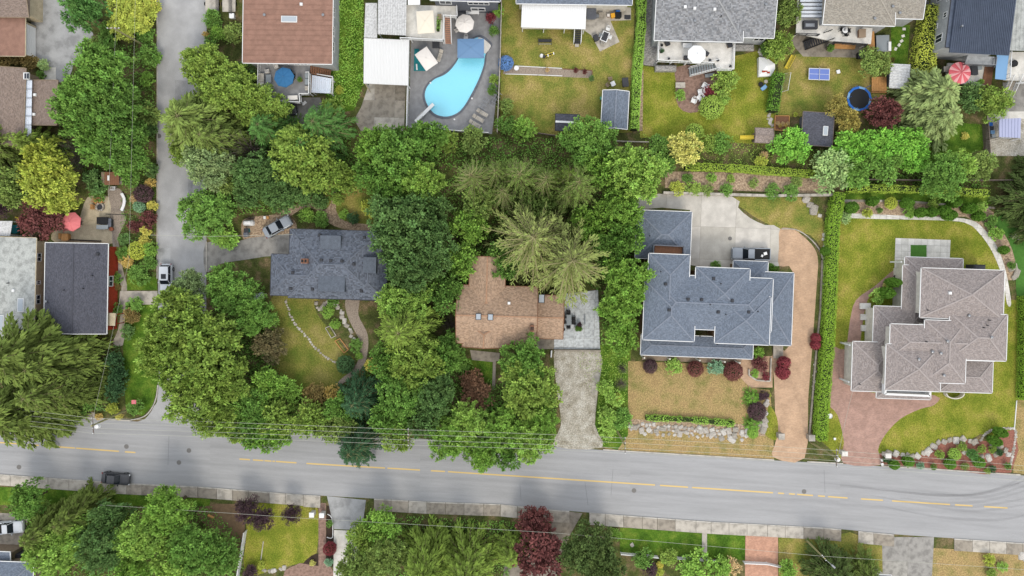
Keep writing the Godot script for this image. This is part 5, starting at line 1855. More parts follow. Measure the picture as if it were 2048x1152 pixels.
	wing(h, 705, 500, 772, 601, 3.4, .42, "z", true, true, M.tanwall, M.dark)
	fittings(h, [["dormer", 663, 485, 3.0, 2.0, .55, -.08], ["dormer", 665, 567, 3.9, 2.3, .55, .08], ["dormer", 741, 530, 1.9, 2.3, .6, .02], ["chimney", 612, 522, .95, .7], ["box", 582, 577], ["box", 625, 578], ["box", 723, 582], ["box", 643, 520], ["box", 662, 521], ["box", 684, 522], ["box", 708, 528], ["box", 586, 545], ["box", 640, 470], ["box", 729, 475]])
	posts(h.node, [[685, 596], [718, 601]], 0, 3.3, .2, M.tanwall)
	# ---- brown shingle house, centre
	h = house("house", "house with warm brown shingle gable roofs and two small skylights in the centre", 1010, 610, 1.5, M.r_brown)
	w = wing(h, 915, 570, 1073, 690, 4.0, .46, "x", false, false, M.tanwall, M.brownwood)
	for a in [.15, .4, .75]: win(h, w, "s", a, 2.0, 1.8, 1.2)
	wing(h, 940, 512, 1008, 640, 4.1, .42, "z", false, true, M.tanwall, M.brownwood)
	wing(h, 1066, 590, 1126, 678, 3.3, .3, "x", false, false, M.tanwall, M.brownwood)
	wing(h, 926, 640, 1011, 696, 3.9, .4, "z", true, false, M.tanwall, M.brownwood)
	fittings(h, [["skylight", 957, 633, .8, .95], ["skylight", 981, 634, .8, .95], ["skylight", 1083, 597, .9, 1.3, M.black], ["chimney", 1064, 656, .55, .9], ["whitebox", 1018, 606]])
	deck(h.node, [[1072, 678], [1108, 678], [1108, 698], [1070, 698]], .25, M.walk[3], .22, "porch_step")
	# ---- blue-grey house
	h = house("house", "large house with stepped blue-grey hip roofs edged by white gutters", 1430, 600, 2.2, M.r_blue)
	wing(h, 1274, 420, 1380, 520, 3.0, .3, "x", true, true, M.brownwall)
	wing(h, 1283, 668, 1505, 718, 3.1, .22, "x", true, true, null)
	wing(h, 1467, 521, 1533, 600, 3.2, .3, "z", true, true, M.brownwall)
	wing(h, 1480, 542, 1582, 691, 3.3, .3, "x", true, true, M.brownwall)
	w = wing(h, 1297, 548, 1542, 664, 6.0, .36, "x", true, true, M.brownwall)
	wing(h, 1298, 507, 1375, 640, 6.05, .36, "z", true, true, M.brownwall)
	wing(h, 1392, 534, 1496, 640, 6.1, .36, "z", true, true, M.brownwall)
	wing(h, 1290, 560, 1388, 683, 6.12, .36, "z", true, true, M.brownwall)
	wing(h, 1433, 590, 1538, 690, 6.14, .36, "z", true, true, M.brownwall)
	fittings(h, [["box", 1331, 568], ["box", 1376, 598], ["box", 1403, 599], ["box", 1464, 601], ["box", 1338, 620], ["pipe", 1420, 609], ["box", 1436, 624], ["pipe", 1451, 629], ["box", 1497, 624], ["pipe", 1515, 623], ["box", 1427, 557], ["pipe", 1441, 567], ["pipe", 1400, 673], ["pipe", 1433, 688], ["pipe", 1299, 472], ["pipe", 1321, 543]])
	for a in [.1, .3, .62, .85]: win(h, w, "s", a, 4.6, 1.8, 1.2)
	o = h.node
	deck(o, [[1286, 700], [1484, 712], [1482, 728], [1284, 720]], .3, M.tanwall, .28, "porch_floor")
	posts(o, [[1289, 716], [1340, 718], [1400, 721], [1450, 724], [1480, 726]], .3, 2.9, .2, M.offwhite)
	# sunken roof terrace on the rear wing
	deck(o, [[1310, 491], [1366, 493], [1365, 509], [1308, 508]], 4.35, M.brownwood, .3, "roof_terrace")
	st = B()
	bar(st, W(1308, 490, 4.6), W(1367, 493, 4.6), .16, .6)
	bar(st, W(1307, 490, 4.6), W(1306, 510, 4.6), .16, .6)
	bar(st, W(1367, 493, 4.6), W(1366, 510, 4.6), .16, .6)
	pw("terrace_parapet", st, M.darkwall, o)
	# entry steps beside the driveway
	for k in 5:
		st = B()
		bx(st, W(1556, 694 + k * 5, .5 - k * .1), Vector3(1.5, .2, .38))
		pw("step", st, M.walk[0], o)
	# ---- taupe house
	h = house("house", "largest house, with many-stepped taupe hip roofs and white gutters, at right", 1860, 650, 1.8, M.r_taupe)
	wing(h, 1810, 514, 1924, 580, 3.3, .3, "x", true, true, M.offwhite)
	wing(h, 1748, 612, 1850, 700, 3.35, .28, "x", true, true, M.offwhite)
	wing(h, 1706, 683, 1790, 784, 3.5, .34, "z", true, true, M.offwhite)
	wing(h, 1806, 530, 1846, 660, 3.4, .3, "z", true, true, M.offwhite)
	wing(h, 1880, 720, 1984, 786, 3.3, .3, "x", true, true, M.offwhite)
	wing(h, 1754, 762, 1861, 799, 3.2, .3, "x", true, true, M.offwhite)
	w = wing(h, 1843, 536, 2006, 640, 6.0, .36, "z", true, true, M.offwhite)
	wing(h, 1781, 648, 1990, 722, 6.05, .36, "x", true, true, M.offwhite)
	wing(h, 1773, 688, 1880, 783, 6.1, .36, "z", true, true, M.offwhite)
	wing(h, 1900, 626, 2012, 722, 6.13, .36, "x", true, true, M.offwhite)
	wing(h, 1850, 640, 1930, 767, 6.16, .36, "z", true, true, M.offwhite)
	fittings(h, [["whitebox", 1899, 586], ["whitepipe", 1936, 631], ["whitepipe", 1893, 682], ["whitepipe", 1863, 703], ["whitepipe", 1880, 706], ["whitepipe", 1836, 718], ["whitepipe", 1886, 750], ["pipe", 1969, 615], ["pipe", 1977, 640], ["pipe", 1973, 650], ["pipe", 1966, 655], ["pipe", 1854, 620], ["pipe", 1851, 683], ["whitepipe", 1981, 674], ["pipe", 1718, 768]])
	o = h.node
	# balcony under the front roof
	deck(o, [[1768, 774], [1856, 778], [1856, 790], [1768, 787]], 3.9, M.greywall, .3, "balcony_floor")
	st = B()
	bar(st, W(1769, 765, 4.6), W(1768, 787, 4.6), .3, .8)
	bar(st, W(1768, 787, 4.6), W(1857, 791, 4.6), .3, .8)
	bar(st, W(1857, 791, 4.6), W(1858, 778, 4.6), .3, .8)
	pw("balcony_wall", st, M.white, o)
	st = B()
	for k in 13:
		var a := PI * k / 12
		var b := PI * (k + 1) / 12
		if k < 12: bar(st, W(1908, 786, .5) + Vector3(cos(a) * 1.35, 0, sin(a) * .8), W(1908, 786, .5) + Vector3(cos(b) * 1.35, 0, sin(b) * .8), .14, .8)
	pw("window_well", st, M.offwhite, o)
	for k in 3:
		st = B()
		bx(st, W(1730, 612 + k * 22, .2), Vector3(1.6 - .2 * k, .36, .9))
		pw("porch_step", st, M.pale[k % 2], o)
	st = B()
	cbx(st, W(1952, 539, 1.0), Vector3(1.8, 2.0, 1.5), .2)
	pw("gas_grill_cover", st, M.dark, o)
	posts(o, [[1803, 524], [1800, 690], [1700, 690], [1698, 764]], 0, 3.0, .22, M.white)
	# ---- roof at the bottom left corner
	h = house("house", "grey roofed house cut off by the bottom left corner", 0, 1140, 2, M.r_blue)
	wing(h, -90, 1120, 62, 1260, 4.2, .3, "x", true, true, M.tanwall)
	wing(h, -60, 1098, 24, 1180, 3.0, .1, "n", true, true, M.tanwall)
	st = B()
	cbx(st, W(48, 1110, 1.0), Vector3(2.4, 2.0, 1.1), .1)
	pw("side_porch", st, M.dark, h.node)
	# ---- dark roof sliver, bottom right
	h = house("house", "dark carport roof edge beside the stained grey driveway at the bottom", 1755, 1160, 2, M.r_charcoal)
	wing(h, 1748, 1146, 1776, 1230, 2.7, .1, "n", true, true, M.offwhite)
	# ---- sheds
	h = house("shed", "larger grey shingle garden shed with white ridge lines in the dry backyard", 1230, 220, 3, M.r_blue)
	h.node.set_meta("category", "shed")
	wing(h, 1206, 180, 1254, 259, 2.4, .3, "z", false, false, M.greywall)
	h = house("shed", "small dark grey plastic shed with pale ridge strip by the dry backyard fence", 1134, 245, 2, M.r_charcoal)
	h.node.set_meta("category", "shed")
	w = wing(h, 1111, 228, 1158, 262, 2.0, .25, "x", false, false, M.darkwall, M.dark)
	st = B()
	bar(st, W(1111, 243, 2.35), W(1158, 245, 2.35), .3, .06)
	pw("ridge_cap", st, M.white, h.node)
	h = house("shed", "dark flat roofed shed below the tennis table lawn", 1636, 258, 4, M.r_charcoal)
	h.node.set_meta("category", "shed")
	wing(h, 1607, 223, 1664, 293, 2.4, .02, "f", false, false, M.darkwall, M.oldwood)
	fittings(h, [["skylight", 1650, 262, .7, 1.4, M.white]])
	h = house("shed", "shed with rusty corrugated silver roof below the cedar deck", 1800, 152, 2, M.dirtymetal)
	h.node.set_meta("category", "shed")
	wing(h, 1782, 130, 1818, 174, 2.0, .0, "f", false, false, M.darkwall, M.dark)
	st = ridged(W(1778, 176, 2.25), W(1781, 127, 2.25), W(1821, 129, 2.25), W(1818, 178, 2.25), 9, .07, .3)
	pw("corrugated_roof", st, M.dirtymetal, h.node)
	h = house("shed", "small brown plank-roofed garden shed beside the grey stone terrace", 224, 357, 1, M.brownwood)
	h.node.set_meta("category", "shed")
	for k in 7:
		st = B()
		bx(st, W(211 + k * 4.2, 357, 2.15 + .03 * (k % 2)), Vector3(.3, .07, 1.95))
		pw("plank", st, M.brownwood, h.node)
	st = B()
	bx(st, W(226, 357, 1.0), Vector3(2.4, 2.0, 1.7))
	pw("wall", st, M.tanwall, h.node)
	st = B()
	bx(st, W(217, 356, 2.25), Vector3(.3, .08, .75))
	pw("roof_vent", st, M.white, h.node)
	st = B()
	bx(st, W(241, 357, 1.6), Vector3(.45, .08, 1.6))
	pw("side_shelf", st, M.walk[1], h.node)
	# play house with slide
	h = house("playhouse", "grey shingled play house with yellow slide", 1527, 272, 2, M.oldwood)
	h.node.set_meta("category", "playhouse")
	wing(h, 1510, 256, 1546, 286, 2.5, .3, "x", false, false, M.oldwood, M.oldwood, 0, shingle(C(150, 138, 132), "fleck", 2.0))
	st = B()
	var s0 := W(1508, 274, 1.3)
	var s1 := W(1480, 275, .15)
	for k in 6:
		var a := s0.lerp(s1, k / 6.0) + Vector3(0, -.25 * sin(PI * k / 6.0), 0)
		var b := s0.lerp(s1, (k + 1) / 6.0) + Vector3(0, -.25 * sin(PI * (k + 1) / 6.0), 0)
		bar(st, a, b, .55, .04)
		for z in [-.28, .28]: bar(st, a + Vector3(0, .08, z), b + Vector3(0, .08, z), .05, .16)
	pw("slide", st, M.yellowp, h.node)
	# teal-roofed lean-to at the left edge
	h = house("carport", "white corrugated carport roof at the left edge above the flat grey roof", 10, 456, 2, M.whitemetal)
	h.node.set_meta("category", "carport")
	st = ridged(W(-60, 442, 2.6), W(25, 442, 2.6), W(20, 472, 2.5), W(-60, 470, 2.5), 12, .05)
	pw("roof", st, M.dirtymetal, h.node)
	posts(h.node, [[22, 443], [18, 470]], 0, 2.5, .12, M.white)
	# covered trailer at the right edge
	o = thing("boat_shelter", "trailer under a pale lilac ribbed cover in the gravel yard", "shelter", W(2015, 258))
	st = ridged(W(1998, 238, 2.2), W(2042, 236, 2.2), W(2041, 276, 2.1), W(1998, 274, 2.1), 7, .06, .12)
	pw("cover", st, M.purplep, o)
	st = B()
	bar(st, W(2000, 276, 1.9), W(2020, 277, 1.9), .06, .5)
	bar(st, W(2022, 282, 1.9), W(2041, 277, 1.9), .06, .5)
	pw("side_flap", st, M.greywall, o)
	posts(o, [[2000, 239], [2040, 238], [2000, 273], [2040, 274]], 0, 2.1, .09, M.metal)

func make_plants() -> void:
	# [name, label, kind, colour, x, y, radius, height]
	var list := [
# --- top left block
["tree", "rounded blue-green tree at the top beside the parking court", "med", "fir", 168, 22, 40, 7.0],
["shrub", "broad clipped yellow-green shrub mound at the top of the lane", "big", "yellow", 262, 30, 54, 3.0],
["shrub", "yellow shrub behind the clipped mound at the top of the lane", "shrub", "gold", 300, 12, 20, 2.2],
["shrub", "green spreading shrub under the power pole near the top", "shrub", "mid", 215, 66, 26, 1.6],
["shrub", "leafy shrub at the kerb below the clipped yellow mound", "shrub", "green", 292, 72, 22, 1.6],
["tree", "large leafy green tree beside the power wires, upper of three", "big", "green", 208, 150, 66, 10.0],
["tree", "large leafy green tree over the brown roof edge, left of the wires", "big", "green", 160, 215, 56, 9.0],
["tree", "large leafy green tree between the wires, middle of three", "big", "mid", 225, 225, 62, 10.0],
["tree", "large leafy green tree above the garden shed, lower of three", "big", "mid", 250, 300, 58, 8.5],
["tree", "small green tree under the large trees by the lane bend", "med", "green", 200, 290, 44, 7.0],
["shrub", "tall kerbside shrub opposite the parking court", "shrub", "mid", 296, 112, 24, 2.2],
["shrub", "bright round kerbside shrub midway along the lane garden", "shrub", "fresh", 293, 156, 15, 1.6],
["shrub", "olive spreading kerbside shrub beside bare soil", "shrub", "olive", 290, 232, 27, 1.9],
["shrub", "dark kerbside shrub with pale flowers beside the lane", "shrub", "dark", 300, 258, 16, 1.2],
["tree", "bare grey twiggy tree between the brown roof and the green trees", "twigs", "brown", 150, 298, 36, 5.0],
["conifer", "olive green conifer at the left edge below the brown roof", "fir", "cedar", -60, 278, 62, 9.0],
["conifer", "small olive conifer below the glazed roof strip", "fir", "moss", 24, 276, 38, 7.0],
["tree", "bright yellow-green maple over the stone patio", "big", "yellow", 108, 372, 62, 8.0],
["tree", "upper crown of yellow-green maple beside the bare twiggy tree", "med", "yellow", 96, 328, 44, 8.5],
["tree", "olive green tree at the left edge beside the yellow maple", "med", "olive", 28, 372, 44, 7.0],
["tree", "dull red Japanese maple beside the pink umbrella", "med", "maroon", 82, 432, 46, 4.0],
["tree", "dark red small tree at the left edge below the olive tree", "lacy", "plum", 6, 412, 28, 4.5],
["shrub", "purple shrub at the left edge between olive crowns", "shrub", "plum", 2, 340, 16, 3.0],
["shrub", "dark green hedge shrub left of the garden shed", "shrub", "dark", 188, 362, 26, 2.6],
["shrub", "low flowering shrub above the fire pit patio", "shrub", "mid", 198, 386, 18, 1.2],
["shrub", "green garden shrub right of the brown garden shed", "shrub", "green", 262, 352, 26, 2.4],
["shrub", "dark round kerbside shrub level with the garden shed", "shrub", "dark", 306, 342, 15, 1.8],
["shrub", "orange leafed kerbside shrub above the purple bush", "shrub", "orange", 300, 365, 12, 1.0],
["shrub", "round dark purple bush in the kerbside garden", "ball", "plum", 286, 387, 18, 2.0],
["shrub", "salmon pink shrub left of the dark purple bush", "shrub", "salmon", 268, 398, 10, 1.1],
["shrub", "blue-green rounded shrub below the dark purple bush", "ball", "teal", 278, 413, 12, 1.2],
["shrub", "golden kerbside shrub right of the blue-green shrub", "shrub", "gold", 306, 410, 12, 1.0],
["shrub", "dark red maple shrub at the kerb below the blue-green shrub", "shrub", "maroon", 300, 440, 19, 1.8],
["shrub", "dark red maple shrub beside the grey stone terrace", "shrub", "maroon", 272, 452, 14, 1.4],
["shrub", "gold shrub, upper of two by the lane kerb", "shrub", "gold", 290, 461, 12, 1.2],
["shrub", "gold shrub, lower of two by the lane kerb", "shrub", "gold", 289, 482, 13, 1.2],
["shrub", "bright yellow-green ball shrub above the silver car garden", "ball", "yellow", 274, 501, 18, 1.7],
["shrub", "leafy green shrub at the kerb right of the yellow-green ball", "shrub", "fresh", 301, 498, 17, 1.4],
["shrub", "orange flowering shrub beside the concrete garden path", "shrub", "orange", 252, 525, 14, 1.0],
["shrub", "green shrub left of the orange flowering shrub", "shrub", "mid", 245, 508, 14, 1.1],
["shrub", "green kerbside shrub level with the orange flowering shrub", "shrub", "mid", 302, 526, 15, 1.3],
["shrub", "wide green shrub with white blooms above the brick path", "shrub", "mid", 282, 548, 23, 1.5],
["shrub", "dark green shrub between concrete path and the stone terrace edge", "shrub", "dark", 248, 480, 13, 1.0],
["shrub", "flowering shrub beside the red wall of the charcoal house", "shrub", "mid", 230, 555, 14, 1.0],
["shrub", "brown-red shrub beside the red wall of the charcoal house", "shrub", "rust", 232, 572, 10, .9],
["shrub", "green shrub below the brick path by the red porch", "shrub", "green", 232, 618, 15, 1.1],
["shrub", "flowering shrub below the brick path by the lane lawn", "shrub", "green", 270, 612, 18, 1.2],
["shrub", "dusky pink shrub by the lane lawn", "shrub", "rust", 266, 632, 17, 1.3],
["shrub", "dark shrub at the end of the concrete garden path", "shrub", "dark", 258, 664, 16, 1.2],
["shrub", "orange shrub at the edge of the parking court", "shrub", "rust", 20, 118, 20, 1.6],
["shrub", "orange-green shrub between the two brown roofs", "shrub", "rust", 62, 122, 18, 1.6],
["shrub", "white flowering shrub at the corner of the parking court", "shrub", "pale", 88, 130, 13, 1.3],
["shrub", "dark shrub beside the white skylight box", "shrub", "mid", 80, 150, 10, 1.0],
["shrub", "small green shrub at the parking court edge below the round tree", "shrub", "olive", 186, 86, 14, 1.2],
# --- lane, right side, top
["shrub", "green hedge shrub by the white parked trailers at the top", "shrub", "mid", 428, 42, 20, 2.0],
["shrub", "tall narrow shrub beside the flat brown roof", "shrub", "fresh", 436, 68, 18, 2.4],
["shrub", "olive shrub against the flat brown roof wall", "shrub", "olive", 466, 66, 24, 1.8],
["shrub", "dark shrub at the lane edge above the yellow-green trees", "shrub", "mid", 420, 88, 16, 1.8],
["shrub", "small orange shrub at the lane edge", "shrub", "orange", 411, 70, 7, .8],
["shrub", "shaded shrub beside the rear deck", "shrub", "dark", 486, 140, 26, 1.8],
["tree", "yellow-green tree by the lane, upper left of its cluster", "big", "moss", 412, 135, 48, 7.5],
["tree", "yellow-green tree beside the rear deck, lower right of its cluster", "big", "moss", 536, 218, 46, 7.0],
["tree", "yellow-green tree in the middle of the cluster left of the deck", "big", "moss", 455, 172, 56, 8.0],
["tree", "yellow-green tree below the deck corner", "med", "moss", 492, 205, 38, 7.0],
["conifer", "grey-green conifer overhanging the lane", "fir", "olive", 350, 230, 84, 11.0],
["conifer", "grey-green conifer behind the one overhanging the lane", "fir", "olive", 396, 268, 58, 10.0],
["tree", "pale silvery green tree overhanging the lane", "big", "grey", 420, 328, 50, 8.0],
["tree", "small yellow-green tree at the lane edge below the grey-green conifer", "med", "moss", 366, 308, 24, 5.0],
["tree", "olive tree right of the pale silvery tree", "med", "olive", 452, 362, 28, 6.0],
["tree", "leafless brown twiggy tree between the conifers below the deck", "twigs", "brown", 490, 300, 36, 7.0],
["conifer", "feathery bright green conifer below the earth drive", "fir", "fir", 512, 247, 48, 9.0],
["conifer", "feathery blue-green conifer left of the carport driveway", "fir", "fir", 622, 240, 60, 10.0],
["conifer", "feathery blue-green conifer in front of the yellow-green tree", "fir", "fir", 600, 284, 48, 9.0],
["tree", "big yellow-green tree above the two parked cars", "big", "moss", 604, 315, 66, 9.5],
["tree", "dense yellow-green tree right of its bigger twin", "med", "moss", 645, 345, 42, 8.0],
["tree", "dark green tree left of the earth drive", "big", "dark", 520, 348, 50, 8.0],
["tree", "dark green tree below the big yellow-green tree", "big", "dark", 560, 382, 42, 7.0],
["tree", "dark green bush tree above the covered motorcycle", "med", "dark", 500, 388, 30, 6.0],
["tree", "dark green bush tree left of the earth path", "med", "dark", 612, 380, 32, 5.5],
["tree", "small golden green tree right of the yellow-green twins", "med", "moss", 692, 358, 28, 5.0],
["shrub", "yellow bush beside the dense dark tree", "shrub", "yellow", 742, 415, 22, 2.6],
["tree", "round green tree overhanging the lane above the grey drive", "big", "green", 418, 430, 56, 6.0],
["shrub", "bright green low growth under the round lane tree", "shrub", "fresh", 446, 476, 28, 1.4],
["shrub", "bright round shrub right of the grey sedan", "shrub", "fresh", 613, 431, 18, 1.6],
["shrub", "dark leafy shrub at the top edge of the slate roof", "shrub", "mid", 644, 441, 17, 1.2],
["shrub", "light green shrub on the earth path behind the slate roof", "shrub", "fresh", 687, 428, 11, 1.0],
["shrub", "dark green shrub on the earth path behind the slate roof", "shrub", "deep", 706, 436, 14, 1.2],
["shrub", "low shrub in the dry weeds above the slate roof", "shrub", "moss", 676, 398, 14, 1.0],
["shrub", "dark low shrub left of the curving earth path", "shrub", "dark", 640, 404, 18, 1.6],
["shrub", "yellow-green bush below the lean-to of the brown flat roof", "shrub", "moss", 664, 218, 26, 2.4],
["shrub", "small bright bush beside the lean-to wall", "shrub", "yellow", 679, 180, 10, 1.0],
# --- centre
["tree", "large green tree below the carport driveway, left of the conifers", "big", "green", 800, 318, 60, 11.0],
["tree", "light green tree at the left of the central grove", "big", "fresh", 752, 292, 40, 9.0],
["tree", "green tree at the top of the central grove below the pool", "med", "green", 862, 280, 38, 8.0],
["tree", "lime green rounded tree in the middle of the central grove", "big", "lime", 845, 366, 44, 10.0],
["tree", "green tree left of the lime green tree", "big", "green", 782, 368, 44, 9.5],
["tree", "very large dark green tree with pale tips beside the slate roof", "big", "dark", 800, 450, 70, 12.0],
["tree", "dark green tree right of the very large pale-tipped tree", "big", "dark", 862, 490, 58, 11.0],
["tree", "dark green tree between slate roof and brown shingle roof", "big", "dark", 820, 528, 56, 11.0],
["tree", "dark crown above the pale-tipped tree", "med", "dark", 862, 420, 40, 9.0],
["tree", "bright green small tree between dark tree and brown roof gable", "med", "fresh", 925, 520, 38, 6.0],
["tree", "bright green small tree above the brown roof gable", "med", "fresh", 940, 450, 38, 6.0],
["tree", "green small tree at the left corner of the brown roof", "med", "mid", 892, 590, 42, 7.0],
["conifer", "sparse olive spruce, leftmost of the row in the central grove", "spruce", "pine", 940, 347, 60, 17.0],
["conifer", "sparse olive spruce, second from left in the central row", "spruce", "pine", 990, 340, 44, 15.0],
["conifer", "sparse olive spruce in the middle of the central row", "spruce", "pine", 1040, 345, 60, 17.0],
["conifer", "narrow sparse spruce right of the middle one", "spruce", "pine", 1093, 352, 46, 16.0],
["conifer", "low sparse spruce in front of the central row", "spruce", "pine", 1003, 378, 42, 14.0],
["conifer", "sparse golden-tipped spruce at the right of the central row", "spruce", "moss", 1142, 348, 36, 15.0],
["conifer", "rightmost sparse spruce of the central row", "spruce", "pine", 1160, 362, 60, 16.0],
["conifer", "small spruce below the golden-tipped one", "spruce", "pine", 1136, 380, 38, 13.0],
["conifer", "tall pale spruce above the brown roof, left of a pair", "spruce", "spruce", 1068, 475, 104, 19.0],
["conifer", "tall pale spruce with radiating branches above the patio, right of a pair", "spruce", "spruce", 1148, 522, 102, 20.0],
["tree", "green tree beneath the tall pale spruces", "med", "mid", 1010, 520, 40, 6.0],
["tree", "light yellow-green tree at the right end of the central grove", "big", "lime", 1272, 350, 60, 11.0],
["tree", "green tree below the light yellow-green tree", "big", "fresh", 1240, 420, 46, 9.0],
["tree", "green tree touching the rear wing of the blue-grey roof", "med", "green", 1250, 476, 38, 8.0],
["tree", "rounded leafy green tree touching the blue-grey roof corner", "big", "fresh", 1254, 560, 52, 9.0],
["tree", "rounded leafy green tree right of the whitewashed patio", "big", "fresh", 1238, 612, 48, 8.5],
["tree", "rounded leafy green tree below the whitewashed patio corner", "med", "fresh", 1242, 668, 38, 7.0],
["tree", "dark green tree between tall spruces and blue-grey roof", "med", "mid", 1215, 500, 38, 7.0],
["tree", "leafy grey-green tree hiding the end of the small plastic shed", "big", "green", 1172, 282, 56, 7.0],
["shrub", "bright rounded shrub at the lower left corner of the dry backyard", "shrub", "fresh", 1048, 258, 28, 2.4],
["shrub", "olive shrub inside the lower left corner of the dry backyard", "shrub", "olive", 1012, 212, 18, 1.8],
["shrub", "dark shrub at the lower left corner of the dry backyard", "shrub", "mid", 1012, 248, 24, 2.2],
["shrub", "green shrub outside the pool fence, leftmost of the row", "shrub", "mid", 790, 276, 30, 2.6],
["shrub", "green shrub outside the pool fence, second of the row", "shrub", "mid", 838, 268, 28, 2.6],
["shrub", "yellow-green shrub outside the pool fence, middle of the row", "shrub", "moss", 895, 282, 26, 2.4],
["shrub", "olive-brown shrub outside the pool fence, right of the row", "shrub", "olive", 944, 276, 28, 2.2],
["shrub", "climbing plant at the pool corner by the loungers", "shrub", "mid", 985, 180, 12, 1.6],
["shrub", "yellow-green plant by the pool fence right of the umbrella", "shrub", "moss", 990, 158, 12, 1.4],
["shrub", "red flowered plant at the top right of the pool deck", "shrub", "wine", 982, 36, 12, 1.3],
["shrub", "green plant at the top right corner of the pool deck", "shrub", "fresh", 996, 22, 12, 1.4],
["shrub", "leafy plant below the red flowered plant on the pool deck", "shrub", "mid", 988, 62, 12, 1.2],
["shrub", "blue hydrangea bush at the fence of the dry backyard", "ball", "hydr", 1012, 126, 15, 1.2],
# --- lower left
["conifer", "huge drooping cedar at the lower left, topmost of the stand", "plume", "cedar", -30, 722, 100, 15.0],
["conifer", "huge drooping cedar beside the charcoal roof", "plume", "cedar", 45, 742, 72, 12.0],
["conifer", "huge drooping cedar at the left edge, lowest of the stand", "plume", "cedar", -60, 850, 88, 15.0],
["conifer", "drooping cedar in the middle of the lower left stand", "plume", "cedar", 40, 800, 74, 12.0],
["conifer", "drooping cedar at the right side of the lower left stand", "plume", "cedar", 118, 795, 36, 9.0],
["conifer", "smaller drooping cedar above the lower footpath", "plume", "cedar", 15, 848, 58, 11.0],
["shrub", "dark blue-green rounded shrub beside the lane lawn, upper of three", "shrub", "deep", 234, 722, 20, 2.4],
["shrub", "dark blue-green rounded shrub beside the lane lawn, middle of three", "shrub", "deep", 236, 750, 20, 2.4],
["shrub", "dark blue-green rounded shrub beside the lane lawn, lowest of three", "shrub", "deep", 234, 782, 22, 2.4],
["shrub", "green shrub under the cedars above the footpath", "shrub", "mid", 180, 802, 30, 2.0],
["shrub", "yellow-green shrub beside the leaning utility pole", "shrub", "yellow", 226, 816, 14, 1.4],
["shrub", "leafy shrub with bird house at the lane corner", "shrub", "mid", 270, 812, 18, 1.2],
["shrub", "yellow flower clump at the lane corner kerb", "shrub", "gold", 238, 832, 9, .6],
["shrub", "orange flower clump at the lane corner kerb", "shrub", "orange", 198, 832, 8, .6],
["tree", "tall dense yellow-green tree over the lane, upper part of a group", "big", "moss", 372, 640, 66, 11.0],
["tree", "tall dense yellow-green tree over the lane, left of its group", "big", "moss", 338, 700, 60, 12.0],
["tree", "tall dense yellow-green tree, middle of the lane corner group", "big", "moss", 420, 700, 74, 13.0],
["tree", "tall dense yellow-green tree above the road, lowest of its group", "big", "moss", 392, 778, 66, 12.0],
["tree", "tall dense yellow-green tree at the right of the lane corner group", "big", "moss", 458, 760, 50, 11.0],
["tree", "pale grey-green willow-like tree hiding the silver car's boot", "big", "grey", 384, 576, 38, 6.0],
["tree", "green rounded tree beside the sloping lawn", "big", "green", 462, 580, 50, 7.0],
["tree", "green rounded tree with lime edge at the sloping lawn", "big", "green", 512, 630, 42, 7.0],
["shrub", "lime green shrub at the left edge of the sloping lawn", "shrub", "lime", 540, 640, 20, 2.0],
["shrub", "dull brown-green bush at the left of the sloping lawn", "med", "brown", 540, 690, 34, 4.0],
["tree", "bright green tree at the foot of the sloping lawn", "med", "fresh", 540, 770, 38, 6.0],
["shrub", "lime hedge shrub at the foot of the sloping lawn", "shrub", "fresh", 582, 790, 30, 2.4],
["tree", "green tree above the road right of the lane corner group", "big", "green", 500, 812, 48, 8.0],
["tree", "light green tree above the road, right of the green one", "med", "moss", 556, 838, 44, 7.0],
["tree", "green tree overhanging the road with the lowest leaves", "med", "fresh", 545, 868, 34, 6.5],
["tree", "yellow-green tree overhanging the road left of the gap", "med", "moss", 478, 850, 38, 7.0],
["shrub", "orange-brown shrub at the foot of the winding stone path", "shrub", "rust", 636, 792, 28, 2.4],
["shrub", "golden brown shrub right of the orange-brown shrub", "shrub", "orange", 664, 786, 20, 2.0],
["tree", "yellow-green tree over the wires below the orange shrub", "med", "moss", 628, 838, 38, 6.5],
["tree", "olive tree beside the wires with rusty tips", "med", "olive", 672, 848, 36, 6.0],
["conifer", "blue-green spruce at the bottom of the winding path", "fir", "blue", 702, 812, 52, 8.0],
["conifer", "blue-green spruce overhanging the road below the wires", "fir", "blue", 694, 912, 50, 9.0],
["shrub", "dark ball shrub beside the winding stone path", "ball", "deep", 690, 729, 18, 1.8],
["shrub", "bright low shrub in the strip beside the winding path", "shrub", "fresh", 655, 624, 15, 1.0],
["shrub", "green low shrub lower in the strip beside the winding path", "shrub", "fresh", 670, 648, 12, .9],
["shrub", "small leafy shrub at the bend of the winding stone path", "shrub", "mid", 714, 692, 15, 1.0],
["shrub", "green clump above the bend of the winding stone path", "shrub", "fresh", 718, 712, 9, .8],
["shrub", "gold flowering shrub right of the winding stone path", "shrub", "gold", 744, 730, 14, 1.6],
["shrub", "shrub against the slate house porch", "shrub", "mid", 668, 601, 12, .9],
["tree", "lime green tree right of the slate roof corner", "big", "lime", 808, 600, 52, 9.0],
["conifer", "bright feathery conifer left of the brown shingle house", "fir", "moss", 795, 668, 70, 13.0],
["tree", "yellow-green tree beneath the bright feathery conifer", "big", "moss", 830, 714, 58, 10.0],
["tree", "green tree left of the feathery conifer by the stone path", "med", "green", 772, 720, 36, 8.0],
["tree", "rounded green tree below the feathery conifer", "big", "green", 806, 778, 54, 9.0],
["tree", "grey-green tree right of the rounded green tree", "big", "dark", 866, 786, 48, 8.5],
["tree", "green tree between grey-green tree and brown-red shrub", "med", "green", 884, 718, 34, 7.0],
["shrub", "brown-red rounded shrub tree below the bright lawn patch", "shrub", "umber", 942, 756, 24, 2.0],
["shrub", "large dull red-brown bush above the road trees", "shrub", "umber", 950, 786, 36, 2.2],
